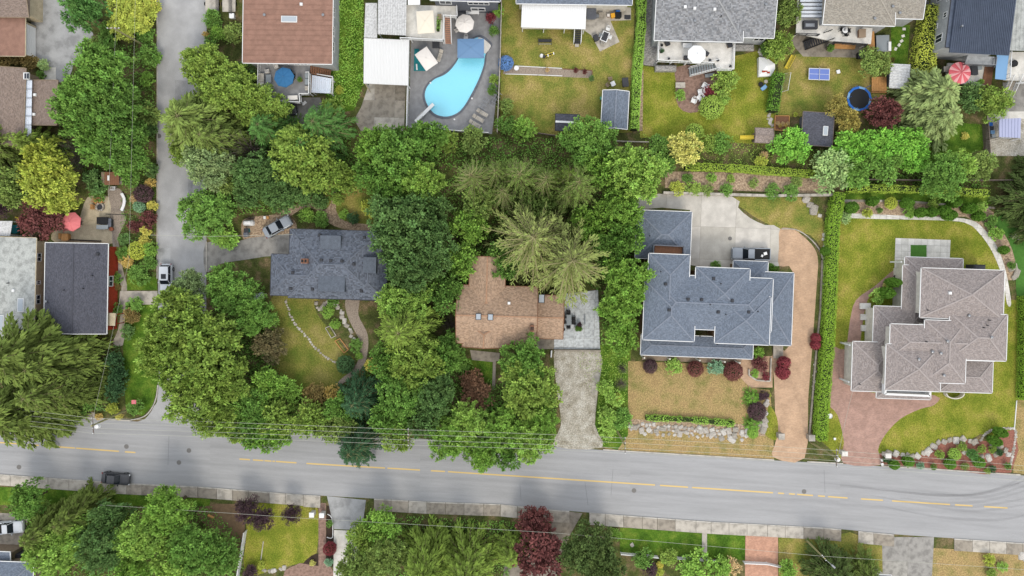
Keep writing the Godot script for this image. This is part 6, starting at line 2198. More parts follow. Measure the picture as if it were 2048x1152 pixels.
["tree", "green tree above the road right of the blue-green spruces", "med", "green", 782, 832, 40, 7.0],
["tree", "yellow-green tree overhanging the road by the small wire pole", "med", "moss", 796, 872, 34, 6.5],
["tree", "dark green tree above the road by the small wire pole", "med", "dark", 850, 838, 40, 7.0],
["tree", "light green tree overhanging the road, first right of the pole", "big", "fresh", 895, 872, 44, 8.0],
["tree", "yellow-green tree overhanging the road, second right of the pole", "big", "lime", 940, 850, 46, 8.0],
["tree", "green tree overhanging the road furthest towards the yellow line", "big", "fresh", 965, 896, 42, 8.0],
["tree", "light green tree overhanging the road below the brown shingle house", "big", "fresh", 1010, 860, 48, 8.0],
["tree", "yellow-green tree overhanging the road left of the gravel driveway", "big", "lime", 1062, 880, 46, 8.0],
["tree", "green tree at the foot of the gravel driveway", "big", "fresh", 1082, 838, 38, 7.5],
["tree", "green tree overhanging the road between two yellow-green ones", "med", "green", 1018, 908, 32, 7.0],
["tree", "olive-yellow tree right of the grey garden path", "big", "moss", 1058, 770, 62, 9.0],
["tree", "green tree touching the brown roof's lower edge", "big", "green", 1048, 725, 52, 8.0],
["tree", "small dark tree left of the grey garden path under the roof", "med", "mid", 900, 690, 30, 5.0],
["shrub", "bare brownish shrub at the left gable of the brown roof", "twigs", "brown", 898, 648, 18, 2.0],
["shrub", "green shrub right of the dull red-brown bush by the garden path", "shrub", "green", 975, 800, 22, 1.6],
["shrub", "leafy shrub below the bright lawn patch", "shrub", "green", 922, 726, 22, 1.4],
["tree", "green tree closing the canopy between the lane corner group and the road", "big", "moss", 440, 826, 50, 10.0],
["tree", "olive green tree at the road edge below the lane corner group", "med", "green", 512, 856, 38, 7.0],
["tree", "mid green tree between the two blue-green spruces and the wires", "med", "green", 684, 816, 34, 6.0],
["tree", "green tree in the gap left of the pale-tipped dark tree", "med", "green", 742, 350, 36, 8.0],
["tree", "green tree behind the rightmost sparse spruce", "med", "fresh", 1204, 344, 40, 8.0],
["tree", "olive tree under the middle of the spruce row", "med", "pine", 1070, 400, 40, 7.0],
["tree", "dark tree under the left end of the spruce row", "med", "pine", 960, 400, 38, 7.0],
["tree", "green tree filling the corner above the brown roof's right wing", "med", "fresh", 1175, 450, 38, 7.0],
# --- bottom row
["conifer", "dark olive conifer leaning over the pavement beside the black car", "plume", "cedar", 105, 1056, 48, 10.0],
["conifer", "dark olive conifer at the left of the leaning one", "plume", "cedar", 45, 1088, 50, 10.0],
["tree", "grey-green tree at the bottom left above the covered car", "med", "green", 60, 1000, 36, 6.0],
["tree", "bright lime tree at the bottom left corner", "big", "lime", 112, 1100, 52, 9.0],
["tree", "lime tree right of the bottom left corner tree", "med", "lime", 158, 1062, 38, 8.0],
["tree", "dark blue-green tree at the bottom between two lime trees", "big", "dark", 208, 1090, 50, 9.0],
["tree", "dark green tree behind the black car", "med", "dark", 222, 1030, 34, 7.0],
["tree", "light green tree below the pavement left of the bare soil", "big", "fresh", 340, 1016, 48, 8.0],
["tree", "lime tree below the light green pavement tree", "big", "lime", 284, 1068, 48, 8.5],
["tree", "green tree at the bottom edge left of the white fence", "big", "green", 390, 1090, 50, 8.0],
["tree", "dark ivy-green tree beside the white fence", "med", "mid", 446, 1108, 38, 6.0],
["tree", "yellow-green tree at the bottom edge below the dark gap", "med", "lime", 348, 1128, 40, 7.0],
["tree", "green tree at the bottom edge, leftmost under the lime trees", "med", "fresh", 270, 1135, 34, 6.5],
["tree", "purple plum tree, leftmost of three by the bright lawn", "lacy", "plum", 495, 1020, 30, 4.5],
["tree", "purple plum tree, middle of three by the bright lawn", "lacy", "plum", 526, 1036, 30, 4.5],
["tree", "purple plum tree, rightmost of three by the bright lawn", "lacy", "plum", 586, 1026, 24, 4.0],
["shrub", "maroon clipped ball beside the pale bottom driveway", "ball", "wine", 659, 1098, 13, 1.8],
["shrub", "small yellow shrub in the dark mulch wedge", "shrub", "cream", 625, 1126, 7, .6],
["shrub", "yellow-green shrub at the lower left of the bright lawn", "shrub", "yellow", 522, 1130, 9, .8],
["shrub", "purple shrub at the bottom edge of the bright lawn", "shrub", "plum", 500, 1142, 15, 1.4],
["shrub", "green plants in the mulch bed left of the bottom driveway", "shrub", "teal", 659, 1124, 9, .7],
["shrub", "dark plants at the head of the mulch bed beside the apron", "shrub", "mid", 660, 1048, 8, .6],
["tree", "green tree right of the bottom concrete driveway, upper", "med", "fresh", 762, 1048, 38, 6.0],
["tree", "yellow-green tree right of the bottom concrete driveway, left", "med", "moss", 726, 1072, 34, 6.0],
["tree", "olive tree right of the bottom concrete driveway, lowest", "med", "olive", 712, 1124, 38, 7.0],
["tree", "dull green tree behind the feathery bottom conifers", "big", "olive", 772, 1110, 44, 7.5],
["conifer", "yellow-green feathery conifer at the bottom, left of a pair", "plume", "moss", 842, 1166, 62, 12.0],
["conifer", "green feathery conifer at the bottom, right of a pair", "plume", "moss", 928, 1172, 66, 12.0],
["conifer", "small yellow-green conifer left of the bottom red maple", "fir", "moss", 1022, 1122, 40, 6.0],
["tree", "dark red maple at the bottom, upper crown", "med", "maroon", 1070, 1042, 34, 5.0],
["tree", "dark red maple at the bottom, lower crown", "med", "maroon", 1080, 1104, 54, 6.0],
["tree", "dark olive tree right of the bottom red maple", "big", "night", 1172, 1096, 56, 8.0],
["tree", "dark olive tree behind the bottom front lawn", "med", "night", 1206, 1132, 42, 7.0],
["shrub", "bright green shrub between dark olive tree and front lawn", "shrub", "fresh", 1231, 1070, 14, 1.8],
["shrub", "green shrub at the white picket fence, leftmost", "shrub", "mid", 1284, 1114, 22, 1.8],
["shrub", "purple-black shrub below the white picket fence", "shrub", "plum", 1300, 1138, 17, 1.4],
["shrub", "small yellow ball right of the purple-black shrub", "ball", "gold", 1320, 1130, 7, .8],
["shrub", "yellow-green clump at the bottom edge below the picket fence", "shrub", "yellow", 1320, 1146, 10, .8],
["shrub", "grey-green shrub at the picket fence, second", "shrub", "moss", 1340, 1112, 18, 1.4],
["shrub", "leafy green shrub at the picket fence, third and widest", "shrub", "fresh", 1386, 1128, 36, 2.6],
["shrub", "green shrub at the picket fence beside the pink drive", "shrub", "fresh", 1440, 1138, 26, 2.2],
["shrub", "tan flowering shrub beside the pink brick driveway", "shrub", "salmon", 1464, 1130, 20, 1.6],
["shrub", "bright shrub right of the pink brick driveway", "shrub", "fresh", 1572, 1138, 20, 2.0],
["conifer", "dark feathery conifer at the bottom right, left of a pair", "plume", "night", 1696, 1172, 54, 8.0],
["conifer", "dark feathery conifer at the bottom right, right of a pair", "plume", "cedar", 1756, 1176, 46, 7.0],
["shrub", "round dark green shrub beside the stained bottom drive", "shrub", "mid", 1734, 1128, 18, 1.8],
["shrub", "yellow-green shrub in the straw lawn, upper of three", "shrub", "yellow", 1980, 1120, 13, 1.2],
["shrub", "green shrub in the straw lawn, right of three", "shrub", "lime", 2006, 1132, 11, 1.0],
["shrub", "pale green shrub in the straw lawn, lowest of three", "shrub", "moss", 1984, 1146, 12, 1.0],
# --- top right
["shrub", "rounded yellow-green shrub at the stairs of the white deck", "shrub", "moss", 1452, 166, 29, 2.6],
["shrub", "rounded golden olive shrub below the four white chairs", "ball", "moss", 1424, 214, 24, 2.0],
["shrub", "lime shrub between the two rounded lawn shrubs", "shrub", "lime", 1447, 196, 16, 1.4],
["shrub", "dark red shrub behind the four white chairs", "shrub", "wine", 1418, 184, 15, 1.2],
["shrub", "green shrub at the left edge of the brick patio", "shrub", "fresh", 1362, 190, 12, 1.1],
["shrub", "clipped tan-green ball on the olive back lawn", "ball", "moss", 1390, 265, 18, 1.5],
["tree", "olive rounded tree beside the yellow garden bench", "med", "moss", 1556, 92, 28, 4.5],
["tree", "olive rounded tree between the two shingle roofs", "med", "olive", 1574, 28, 26, 5.0],
["shrub", "dark shrub by the olive tree beside the yellow bench", "shrub", "mid", 1534, 98, 16, 1.6],
["tree", "pale yellow leafed small tree below the olive back lawn", "med", "cream", 1370, 297, 33, 4.0],
["shrub", "yellow-green shrub right of the pale yellow tree", "shrub", "moss", 1416, 290, 20, 2.2],
["shrub", "green shrub, right neighbour of the yellow-green one", "shrub", "green", 1444, 286, 24, 2.4],
["shrub", "green low shrub left of the pale yellow tree", "shrub", "mid", 1316, 290, 24, 1.8],
["tree", "vivid lime rounded tree left of the flat roofed shed", "med", "bright", 1581, 292, 38, 4.0],
["tree", "grey-green rounded tree above the trampoline", "med", "olive", 1746, 126, 32, 4.0],
["tree", "maroon tree beside the trampoline", "med", "maroon", 1766, 226, 33, 4.5],
["tree", "golden olive tree left of the trampoline", "med", "ochre", 1672, 214, 24, 4.0],
["tree", "golden olive tree below the trampoline", "med", "ochre", 1694, 244, 24, 4.0],
["shrub", "golden olive shrub right of the flat roofed shed", "shrub", "ochre", 1680, 276, 16, 2.4],
["tree", "vivid lime tree right of the flat roofed shed", "med", "bright", 1700, 296, 36, 4.5],
["tree", "vivid lime tree below the maroon tree, middle of its row", "med", "bright", 1752, 290, 36, 4.5],
["tree", "vivid lime tree, right of its row", "med", "bright", 1812, 288, 38, 4.5],
["tree", "vivid lime tree at the lower right of its row", "med", "bright", 1826, 318, 30, 4.0],
["conifer", "silver green feathery tree right of the maroon tree", "plume", "silver", 1898, 176, 70, 8.0],
["conifer", "second silver green feathery tree below the yellow-green hedge", "plume", "silver", 1908, 224, 62, 7.0],
["conifer", "silver green feathery tree beside the vivid lime row", "plume", "silver", 1886, 220, 48, 6.0],
["tree", "yellow-green round tree beside the white outside stairs", "med", "moss", 1986, 205, 34, 4.5],
["tree", "dark shaded tree under the red striped umbrella", "med", "dark", 1940, 196, 30, 3.5],
["tree", "pale leafed tree at the end of the clipped box hedge", "med", "pale", 1662, 338, 42, 5.0],
["tree", "green leafy tree above the back garden hedge, left", "med", "green", 1712, 338, 38, 4.5],
["tree", "green leafy tree above the back garden hedge, middle", "med", "green", 1768, 330, 36, 4.0],
["tree", "blue-green tree overhanging the clipped cone hedge", "big", "green", 1884, 352, 46, 6.0],
["tree", "lime tinted tree right of the blue-green overhanging tree", "med", "lime", 1916, 330, 30, 5.0],
["tree", "olive small tree below the gravel yard", "med", "olive", 1962, 330, 30, 3.5],
["conifer", "dark conifer at the right edge, upper of two", "plume", "night", 2125, 395, 60, 9.0],
["conifer", "dark conifer at the right edge, lower of two", "plume", "night", 2134, 446, 46, 8.0],
["conifer", "dark conifer at the right edge below the gravel yard", "plume", "night", 2132, 336, 44, 7.0],
["shrub", "yellow flower clump in the grass below the silver green tree", "shrub", "gold", 1930, 272, 9, .6],
["shrub", "red and yellow shrub pair above the clipped box hedge", "shrub", "yellow", 1520, 323, 13, 1.0],
["shrub", "reddish shrub above the clipped box hedge", "shrub", "salmon", 1528, 311, 10, .8],
["shrub", "first small shrub from the left on the bare soil terrace", "shrub", "mid", 1376, 355, 11, .9],
["shrub", "second small shrub from the left on the bare soil terrace", "shrub", "fresh", 1422, 357, 11, .9],
["shrub", "third small shrub from the left on the bare soil terrace", "shrub", "moss", 1463, 358, 9, .7],
["shrub", "fourth small shrub from the left on the bare soil terrace", "shrub", "olive", 1506, 365, 11, .8],
["shrub", "rightmost small shrub on the bare soil terrace", "shrub", "olive", 1592, 362, 12, .9],
["shrub", "yellow flowering low shrub along the terrace wall, leftmost", "shrub", "yellow", 1352, 376, 16, .9],
["shrub", "yellow-green low shrub along the terrace wall", "shrub", "moss", 1386, 379, 17, .9],
["shrub", "olive low shrub along the terrace wall", "shrub", "olive", 1414, 380, 15, .9],
["shrub", "green low shrub hanging over the terrace wall", "shrub", "green", 1453, 380, 15, 1.0],
["shrub", "wide low shrub hanging over the terrace wall above the lawn", "shrub", "mid", 1546, 383, 19, 1.0],
["shrub", "low shrub right of the wide one over the terrace wall", "shrub", "mid", 1584, 385, 18, 1.0],
# --- blue-grey house garden
["shrub", "dark purple ball shrub at the left end of the front porch", "ball", "plum", 1301, 733, 14, 1.3],
["shrub", "pale lime spiky shrub between purple shrubs at the front porch", "shrub", "lime", 1348, 733, 19, 1.3],
["shrub", "dark red ball shrub below the middle of the front porch", "ball", "maroon", 1391, 738, 16, 1.3],
["shrub", "grey-green shrub between two dark red shrubs", "shrub", "teal", 1431, 737, 17, 1.2],
["shrub", "largest dark red ball shrub at the right end of the porch", "ball", "maroon", 1467, 743, 19, 1.5],
["shrub", "dark red shrub in the raised bed by the entry steps", "shrub", "maroon", 1517, 727, 17, 1.4],
["shrub", "tiny maroon shrub in the raised bed by the entry steps", "shrub", "wine", 1530, 752, 9, .8],
["shrub", "bright green shrub against the house in the raised bed", "shrub", "fresh", 1518, 707, 14, 1.2],
["shrub", "small green clump in the raised bed by the entry steps", "shrub", "fresh", 1511, 748, 9, .6],
["shrub", "narrow maroon barberry column on the sandy brick driveway", "column", "wine", 1567, 745, 13, 2.2],
["shrub", "second narrow maroon barberry on the sandy brick driveway", "column", "wine", 1569, 726, 12, 2.0],
["shrub", "narrow maroon barberry beside the long hedge", "column", "wine", 1633, 676, 9, 1.6],
["shrub", "second narrow maroon barberry beside the long hedge", "column", "wine", 1632, 690, 9, 1.6],
["shrub", "purple ball shrub between the two spiky plants", "ball", "plum", 1515, 823, 18, 1.8],
["shrub", "small purple shrub above the purple ball", "shrub", "plum", 1526, 793, 11, 1.0],
["shrub", "spiky dark green plant on the dry front lawn, upper", "spray", "cyp", 1504, 796, 24, 1.2],
["shrub", "spiky dark green plant by the rock wall, lower", "spray", "cyp", 1507, 848, 24, 1.2],
["shrub", "yellow-green clump beside the grass island", "shrub", "yellow", 1537, 790, 6, .6],
["shrub", "round bright shrub at the end of the rock wall", "ball", "fresh", 1506, 866, 11, .9],
["shrub", "lime feathery shrub right of the gravel driveway, upper", "shrub", "lime", 1208, 776, 18, 2.0],
["shrub", "lime shrub right of the gravel driveway, second", "shrub", "lime", 1226, 798, 18, 1.8],
["shrub", "lime shrub right of the gravel driveway, third", "shrub", "lime", 1213, 832, 22, 2.0],
["shrub", "green shrub right of the gravel driveway, beside the dry lawn", "shrub", "green", 1244, 834, 22, 1.8],
["shrub", "green shrub right of the gravel driveway near the road", "shrub", "lime", 1218, 860, 20, 1.6],
["shrub", "brown twiggy shrub at the left of the dry front lawn, upper", "twigs", "brown", 1246, 738, 11, 1.2],
["shrub", "brown twiggy shrub at the left of the dry front lawn, lower", "twigs", "brown", 1243, 768, 13, 1.2],
["shrub", "yellow blooming shrub by the lime shrubs", "shrub", "gold", 1233, 794, 9, 1.6],
["shrub", "rounded cone shrub poking out of the long hedge over the brick drive", "column", "cyp", 1652, 502, 8, 2.2],
["shrub", "small shrub beside the pickup at the blue-grey wall", "shrub", "mid", 1430, 531, 11, .8],
["shrub", "clipped shrub at the corner of the concrete driveway", "shrub", "cyp", 1548, 537, 10, .9],
["shrub", "leafy shrub left of the clipped corner shrub", "shrub", "mid", 1538, 535, 9, .8],
# --- taupe house garden
["cypress", "dwarf cypress on the upper terrace, leftmost", "column", "cyp", 1748, 402, 9, 3.0],
["cypress", "dwarf cypress at the left end of the terrace bed", "column", "cyp", 1706, 415, 11, 3.0],
["shrub", "golden round shrub in the upper terrace bed", "ball", "yellow", 1783, 406, 12, 1.3],
["cypress", "dwarf cypress right of the golden round shrub", "column", "cyp", 1817, 406, 10, 3.0],
["shrub", "golden shrub at the left of the lower terrace bed", "shrub", "yellow", 1734, 428, 11, 1.0],
["shrub", "small dark shrub in the lower terrace bed", "shrub", "mid", 1759, 421, 7, .8],
["shrub", "bright shrub in the middle of the lower terrace bed", "shrub", "fresh", 1820, 426, 12, 1.1],
["cypress", "dwarf cypress right of the bright terrace shrub", "column", "cyp", 1844, 425, 9, 3.0],
["cypress", "dwarf cypress in the middle of the terrace bed, paired left", "column", "cyp", 1866, 424, 9, 3.0],
["cypress", "dwarf cypress in the middle of the terrace bed, paired right", "column", "cyp", 1890, 420, 9, 3.2],
["cypress", "dwarf cypress low in the terrace bed near the path bend", "column", "cyp", 1902, 430, 10, 3.2],
["shrub", "olive rounded shrub on the upper terrace under the overhanging tree", "shrub", "moss", 1866, 407, 13, 1.2],
["cypress", "dwarf cypress on the upper terrace, right part", "column", "cyp", 1912, 405, 9, 3.0],
["cypress", "dwarf cypress right of the path bend", "column", "cyp", 1942, 416, 10, 3.2],
["shrub", "lime shrub above the path bend", "shrub", "lime", 1962, 413, 12, 1.3],
["cypress", "dwarf cypress at the top of the curved bed", "column", "cyp", 1960, 432, 9, 2.6],
["shrub", "green shrub in the curved bed, upper", "shrub", "mid", 1982, 446, 14, 1.2],
["shrub", "bright green shrub in the curved bed, middle", "shrub", "fresh", 1994, 466, 15, 1.3],
["cypress", "dwarf cypress in the curved bed, lower", "column", "cyp", 2010, 500, 8, 2.0],
["shrub", "dark shrub at the bottom of the curved bed", "shrub", "mid", 2022, 532, 9, .9],
["cypress", "large cypress beside the taupe house porch, upper", "column", "cyp", 1790, 565, 9, 4.2],
["cypress", "large cypress beside the taupe house porch, lower", "column", "cyp", 1776, 586, 11, 4.2],
["shrub", "bright shrub in front of the taupe house porch", "shrub", "lime", 1757, 594, 16, 1.6],
["shrub", "pale blooming shrub between the two large cypresses", "shrub", "cream", 1772, 572, 8, .8],
["cypress", "low cypress at the left of the red mulch bed", "column", "cyp", 1790, 930, 9, 2.0],
["shrub", "dark blue-green shrub at the corner of the red mulch bed", "shrub", "deep", 1773, 916, 9, .9],
["cypress", "low cypress in the red mulch bed, second from the drive", "column", "cyp", 1818, 924, 10, 2.0],
["shrub", "grey-green shrub in the red mulch bed, third from the drive", "shrub", "teal", 1841, 930, 8, .9],
["shrub", "green shrub in the red mulch bed, fourth from the drive", "shrub", "mid", 1866, 933, 7, .8],
["shrub", "yellow-green shrub above the red mulch among boulders", "shrub", "moss", 1878, 910, 10, 1.0],
["shrub", "bright lime ball among the boulders", "ball", "lime", 1910, 909, 12, 1.2],
["shrub", "olive shrub at the top of the boulder line", "shrub", "moss", 1924, 893, 11, 1.1],
["shrub", "grey-green rounded shrub among the boulders, right of the lime ball", "shrub", "fir", 1943, 908, 12, 1.3],
["shrub", "olive round shrub below the boulder arc", "shrub", "moss", 1962, 897, 9, .9],
["cypress", "low cypress in the red mulch bed, middle", "column", "cyp", 1902, 928, 10, 1.8],
["shrub", "small shrub by the road in the red mulch bed", "shrub", "olive", 1930, 933, 9, .8],
["cypress", "low cypress in the red mulch bed, right part", "column", "cyp", 1960, 926, 10, 1.8],
["shrub", "yellow-green shrub at the right of the red mulch bed", "shrub", "moss", 1975, 941, 8, .7],
["shrub", "blue-green shrub at the right of the red mulch bed", "shrub", "deep", 1986, 938, 8, .8],
["cypress", "spreading cypress in the triangular boulder bed, upper", "column", "cyp", 2004, 866, 9, 2.8],
["cypress", "spreading cypress in the triangular boulder bed, lower", "column", "cyp", 1993, 883, 9, 2.8],
["shrub", "dark ball at the right end of the boulder bed", "shrub", "deep", 1999, 904, 9, 1.0],
["shrub", "green ball at the right corner of the red mulch bed", "shrub", "mid", 2016, 932, 8, .9],
["shrub", "olive round shrub left of the dark ball", "shrub", "moss", 1985, 900, 8, .8],
["shrub", "flowering bush at the curved flagstone path", "shrub", "pale", 1690, 436, 14, 1.2],
["shrub", "dark green shrub under the right end of the grove above the drive", "shrub", "mid", 1330, 330, 26, 2.0],
	]
	for p in list:
		plant(p[0], p[1], p[0], p[2], p[3], p[4], p[5], p[6], p[7])
	# hedges
	hedge("hedge", "tall trimmed hedge between the dry backyard and the gravel strip", "fresh", [[1281, -30], [1280, 60], [1272, 150], [1266, 262]], 1.25, 1.9)
	hedge("hedge", "thick yellow-green hedge along the tall pale grey house", "yellow", [[1858, 22], [1846, 80], [1836, 130], [1834, 168]], 3.0, 2.6, .22, 45.0)
	hedge("hedge", "clipped box hedge above the bare soil terrace", "conehedge", [[1368, 334], [1470, 338], [1560, 345], [1636, 350]], 1.1, 1.2)
	hedge("hedge", "trimmed cone hedge along the back of the taupe house garden", "conehedge", [[1690, 378], [1760, 378], [1860, 382], [1966, 388]], 1.0, 1.6, .2, 62.0, .25)
	hedge("hedge", "long clipped hedge between the brick driveway and the green lawn", "hedge", [[1672, 388], [1660, 450], [1656, 560], [1650, 690], [1640, 800], [1636, 876]], 1.75, 1.7)
	hedge("hedge", "clipped hedge at the right edge beside the green lawn", "hedge", [[2044, 592], [2044, 700], [2042, 796]], 1.6, 1.8)
	hedge("hedge", "row of small thujas between the two back lawns", "cyp", [[1551, 152], [1546, 190], [1540, 226]], 1.6, 2.0, .22, 50.0, .3)
	hedge("hedge", "low ragged hedge along the top of the rock wall", "fresh", [[1290, 834], [1380, 838], [1466, 846]], .8, .8, .2, 60.0, .5)
	hedge("hedge", "short green hedge beside the balcony stairs of the pool house", "mid", [[883, 45], [881, 76]], .5, 3.7, .16, 60.0)
	# growth that reads as one mass
	cover("ivy_bank", "leafy green bank between the brown flat roof and the white carport", "fresh", [[670, -20], [728, -20], [727, 172], [712, 214], [668, 205], [655, 190], [668, 130]], 42.0, .26, .8, 201)
	cover("undergrowth", "dark undergrowth below the trees along the lane", "mid", [[420, 150], [560, 215], [720, 262], [745, 380], [650, 405], [480, 432], [420, 430]], 22.4, .34, 1.2, 202)
	cover("undergrowth", "dark undergrowth of the central grove", "mid", [[740, 262], [1000, 275], [1110, 275], [1280, 300], [1280, 420], [1250, 690], [1200, 690], [1200, 590], [1110, 500], [1000, 505], [940, 512], [905, 600], [780, 600], [745, 450]], 19.2, .34, 1.4, 203)
	cover("undergrowth", "undergrowth below the road-side trees", "mid", [[600, 800], [700, 790], [760, 700], [905, 700], [985, 765], [1110, 760], [1112, 880], [900, 880], [600, 850]], 22.4, .34, 1.2, 204)
	cover("undergrowth", "undergrowth below the lane corner trees", "mid", [[424, 560], [530, 560], [545, 700], [600, 800], [600, 850], [440, 820], [424, 700]], 20.8, .34, 1.0, 205)
	cover("undergrowth", "undergrowth below the lower left cedars", "dark", [[-60, 690], [240, 690], [240, 822], [-60, 806]], 19.2, .34, 1.0, 206)
	cover("undergrowth", "undergrowth below the bottom left trees", "mid", [[60, 1010], [420, 1012], [490, 1080], [480, 1200], [40, 1200]], 19.2, .34, 1.0, 207)
	cover("undergrowth", "undergrowth below the bottom middle trees", "mid", [[735, 1025], [1095, 1045], [1040, 1090], [1000, 1200], [712, 1200]], 19.2, .34, 1.0, 208)
	cover("ground_cover", "low kerbside plants between the lane and the patios", "mid", [[244, 330], [312, 330], [313, 560], [256, 548], [242, 500]], 26.0, .2, .5, 209)
	cover("undergrowth", "undergrowth below the vivid lime trees", "mid", [[1640, 300], [1860, 300], [1940, 330], [1980, 375], [1690, 372], [1650, 345]], 25.6, .3, .9, 210)
	cover("undergrowth", "undergrowth below the large green trees at top left", "mid", [[140, 160], [185, 95], [290, 90], [312, 130], [310, 330], [200, 345], [110, 330]], 19.2, .32, .9, 211)
	cover("weeds", "weeds on the slope below the dry backyard", "moss", [[1280, 268], [1660, 300], [1660, 340], [1340, 332], [1290, 345]], 16.0, .22, .4, 212)
	cover("weeds", "weeds at the edges of the pale gravel driveway", "moss", [[1150, 705], [1200, 705], [1194, 800], [1180, 780], [1160, 740]], 7.0, .18, .2, 213)
	cover("weeds", "tall weeds between the gravel driveway and the dry front lawn", "moss", [[1200, 695], [1258, 695], [1252, 800], [1246, 872], [1206, 890], [1196, 840]], 22.0, .22, .5, 214)

func make_objects() -> void:
	var o: Node3D
	var st: SurfaceTool
	# ---- vehicles
	car("parked_car", "silver car with dark sunroof parked at the left kerb of the lane", "car", 331, 557, -90, 4.5, 1.85, 1.5, M.silver, "wagon")
	car("parked_car", "grey sedan parked at an angle above the slate roof", "car", 554, 453, 29, 4.6, 1.85, 1.42, M.grey_car, "sedan")
	car("pickup_truck", "grey pickup truck with open black bed beside the blue-grey house", "pickup truck", 1503, 508, 179, 5.9, 2.0, 1.85, M.grey_car, "pickup")
	car("parked_car", "black car at the lower kerb of the main road, half under a tree", "car", 230, 958, -5, 4.3, 1.75, 1.42, M.black_car, "sedan")
	car("parked_car", "silver car with grey cover at the bottom left corner", "car", 12, 1056, 3, 5.0, 1.9, 1.6, M.silver, "pickup")
	car("parked_car", "black car nosing out from under the rear deck", "car", 578, 203, -80, 4.2, 1.8, 1.45, M.black_car, "sedan")
	o = thing("covered_motorcycle", "motorcycle under a white cover left of the grey sedan", "motorcycle", W(499, 446))
	st = B()
	loft(st, [ring3(1.7, .9, .3, .05), ring3(1.6, .8, .3, .6), ring3(1.0, .5, .2, 1.05), ring3(.5, .3, .1, 1.12)])
	pl("cover", st, M.white, o)
	for k in 2:
		st = B()
		var p: Vector3 = Vector3(.1, .3, -.62 + .0 * k) + Vector3(.5 * k, 0, -.1)
		tube(st, [p - Vector3(0, 0, .06), p + Vector3(0, 0, .06)], [.3, .3], 12)
		pl("wheel", st, M.tyre, o)
	# ---- pool
	var kid := smooth([[957, 70], [972, 76], [986, 90], [982, 102], [975, 112], [972, 132], [962, 160], [946, 192], [930, 218], [914, 232], [892, 238], [868, 232], [852, 214], [845, 192], [850, 172], [866, 155], [886, 146], [900, 134], [912, 116], [918, 96], [938, 78]], 4)
	o = thing("swimming_pool", "turquoise kidney shaped swimming pool with dark rim", "swimming pool", W(910, 170))
	var outer := flat(kid)
	var inner: PackedVector2Array = Geometry2D.offset_polygon(outer, -.35)[0]
	st = B()
	prism(st, inner, 0.0, .03)
	pw("pool_floor", st, M.pool, o)
	st = B()
	for i in inner.size():
		var a := inner[i]
		var b := inner[(i + 1) % inner.size()]
		var ctr := Vector2(W(910, 165).x, W(910, 165).z)
		var ao := a + (a - ctr).normalized() * .36
		var bo := b + (b - ctr).normalized() * .36
		q(st, Vector3(ao.x, .1, ao.y), Vector3(bo.x, .1, bo.y), Vector3(b.x, .1, b.y), Vector3(a.x, .1, a.y))
		q(st, Vector3(a.x, .1, a.y), Vector3(b.x, .1, b.y), Vector3(b.x, 0, b.y), Vector3(a.x, 0, a.y))
		q(st, Vector3(bo.x, .1, bo.y), Vector3(ao.x, .1, ao.y), Vector3(ao.x, 0, ao.y), Vector3(bo.x, 0, bo.y))
	pw("pool_rim", st, M.darkwall, o)
	st = B()
	prism(st, inner, .07, .075)
	pw("water", st, M.water, o)
	st = B()
	prism(st, flat([[958, 74], [970, 80], [983, 91], [978, 101], [972, 108], [955, 100], [950, 86]]), .0, .085)
	pw("entry_step", st, M.pale[0], o)
	for p in [[861, 166], [944, 197], [909, 239]]:
		st = B()
		lathe(st, [[0, .12], [.12, .12], [.14, .06], [.14, .0]], 10, W(p[0], p[1]))
		pw("skimmer_lid", st, M.white, o)
	o = thing("diving_board", "long white diving board over the lower end of the pool", "diving board", W(842, 230))
	st = B()
	bar(st, W(831, 243, .5), W(867, 208, .6), .5, .07)
	pw("board", st, M.white, o)
	st = B()
	bar(st, W(836, 238, .2), W(848, 226, .2), .55, .4)
	pw("stand", st, M.offwhite, o)
	for s in [-1, 1]:
		st = B()
		tube(st, [W(833, 240 + s * 4, .05), W(833, 240 + s * 4, 1.0), W(846, 228 + s * 4, 1.0), W(846, 228 + s * 4, .05)], [.025, .025, .025, .025], 6)
		pw("handrail", st, M.metal, o)
	fence("fence", "white fence along the left side of the pool deck", [[820, 80], [816, 256]], 1.5, M.white)
	fence("fence", "white fence along the lower end of the pool deck", [[816, 257], [978, 268]], 1.2, M.white)
	fence("fence", "pale timber fence between the pool and the dry backyard", [[1004, -10], [1001, 120], [995, 268]], 1.6, M.walk[2])
	# umbrellas
	umbrella("blue octagonal umbrella on the rear deck", 566, 153, 1.5, 5.3, 8, [M.blue], 10)
	umbrella("white octagonal umbrella at the top of the pool deck", 929, 45, 1.45, 2.5, 8, [M.canvas], 12)
	umbrella("cream rectangular umbrella on the raised deck of the pool house", 850, 42, 2.4, 5.5, 4, [M.cream], 4, "", Vector2(2.5, 3.3))
	umbrella("pale blue rectangular umbrella over the upper end of the pool", 941, 95, 2.4, 2.7, 4, [M.paleblue], 0, "", Vector2(4.0, 2.9))
	umbrella("white rectangular umbrella tilted over the teal mat", 852, 116, 2.0, 2.4, 4, [M.canvas], 35, "", Vector2(2.2, 3.0))
	umbrella("white octagonal umbrella on the white deck", 1395, 107, 1.4, 5.1, 8, [M.white], 20)
	umbrella("pink octagonal umbrella by the dull red maple", 139, 443, 1.5, 2.5, 7, [M.pinkc], 20)
	umbrella("red and white striped umbrella below the dark metal roof", 1924, 144, 1.65, 3.6, 16, [M.redc, M.rosec], 5)
	# pool furniture
	lounger("cushioned sun lounger left of the pool, beside the white umbrella", 880, 112, -18, M.walk[2])
	lounger("grey sun lounger at the lower right of the pool, first of three", 965, 226, 60, M.tablegrey)
	lounger("grey sun lounger at the lower right of the pool, middle of three", 957, 237, 60, M.tablegrey)
	lounger("grey sun lounger at the lower right of the pool, lowest of three", 950, 248, 60, M.tablegrey)
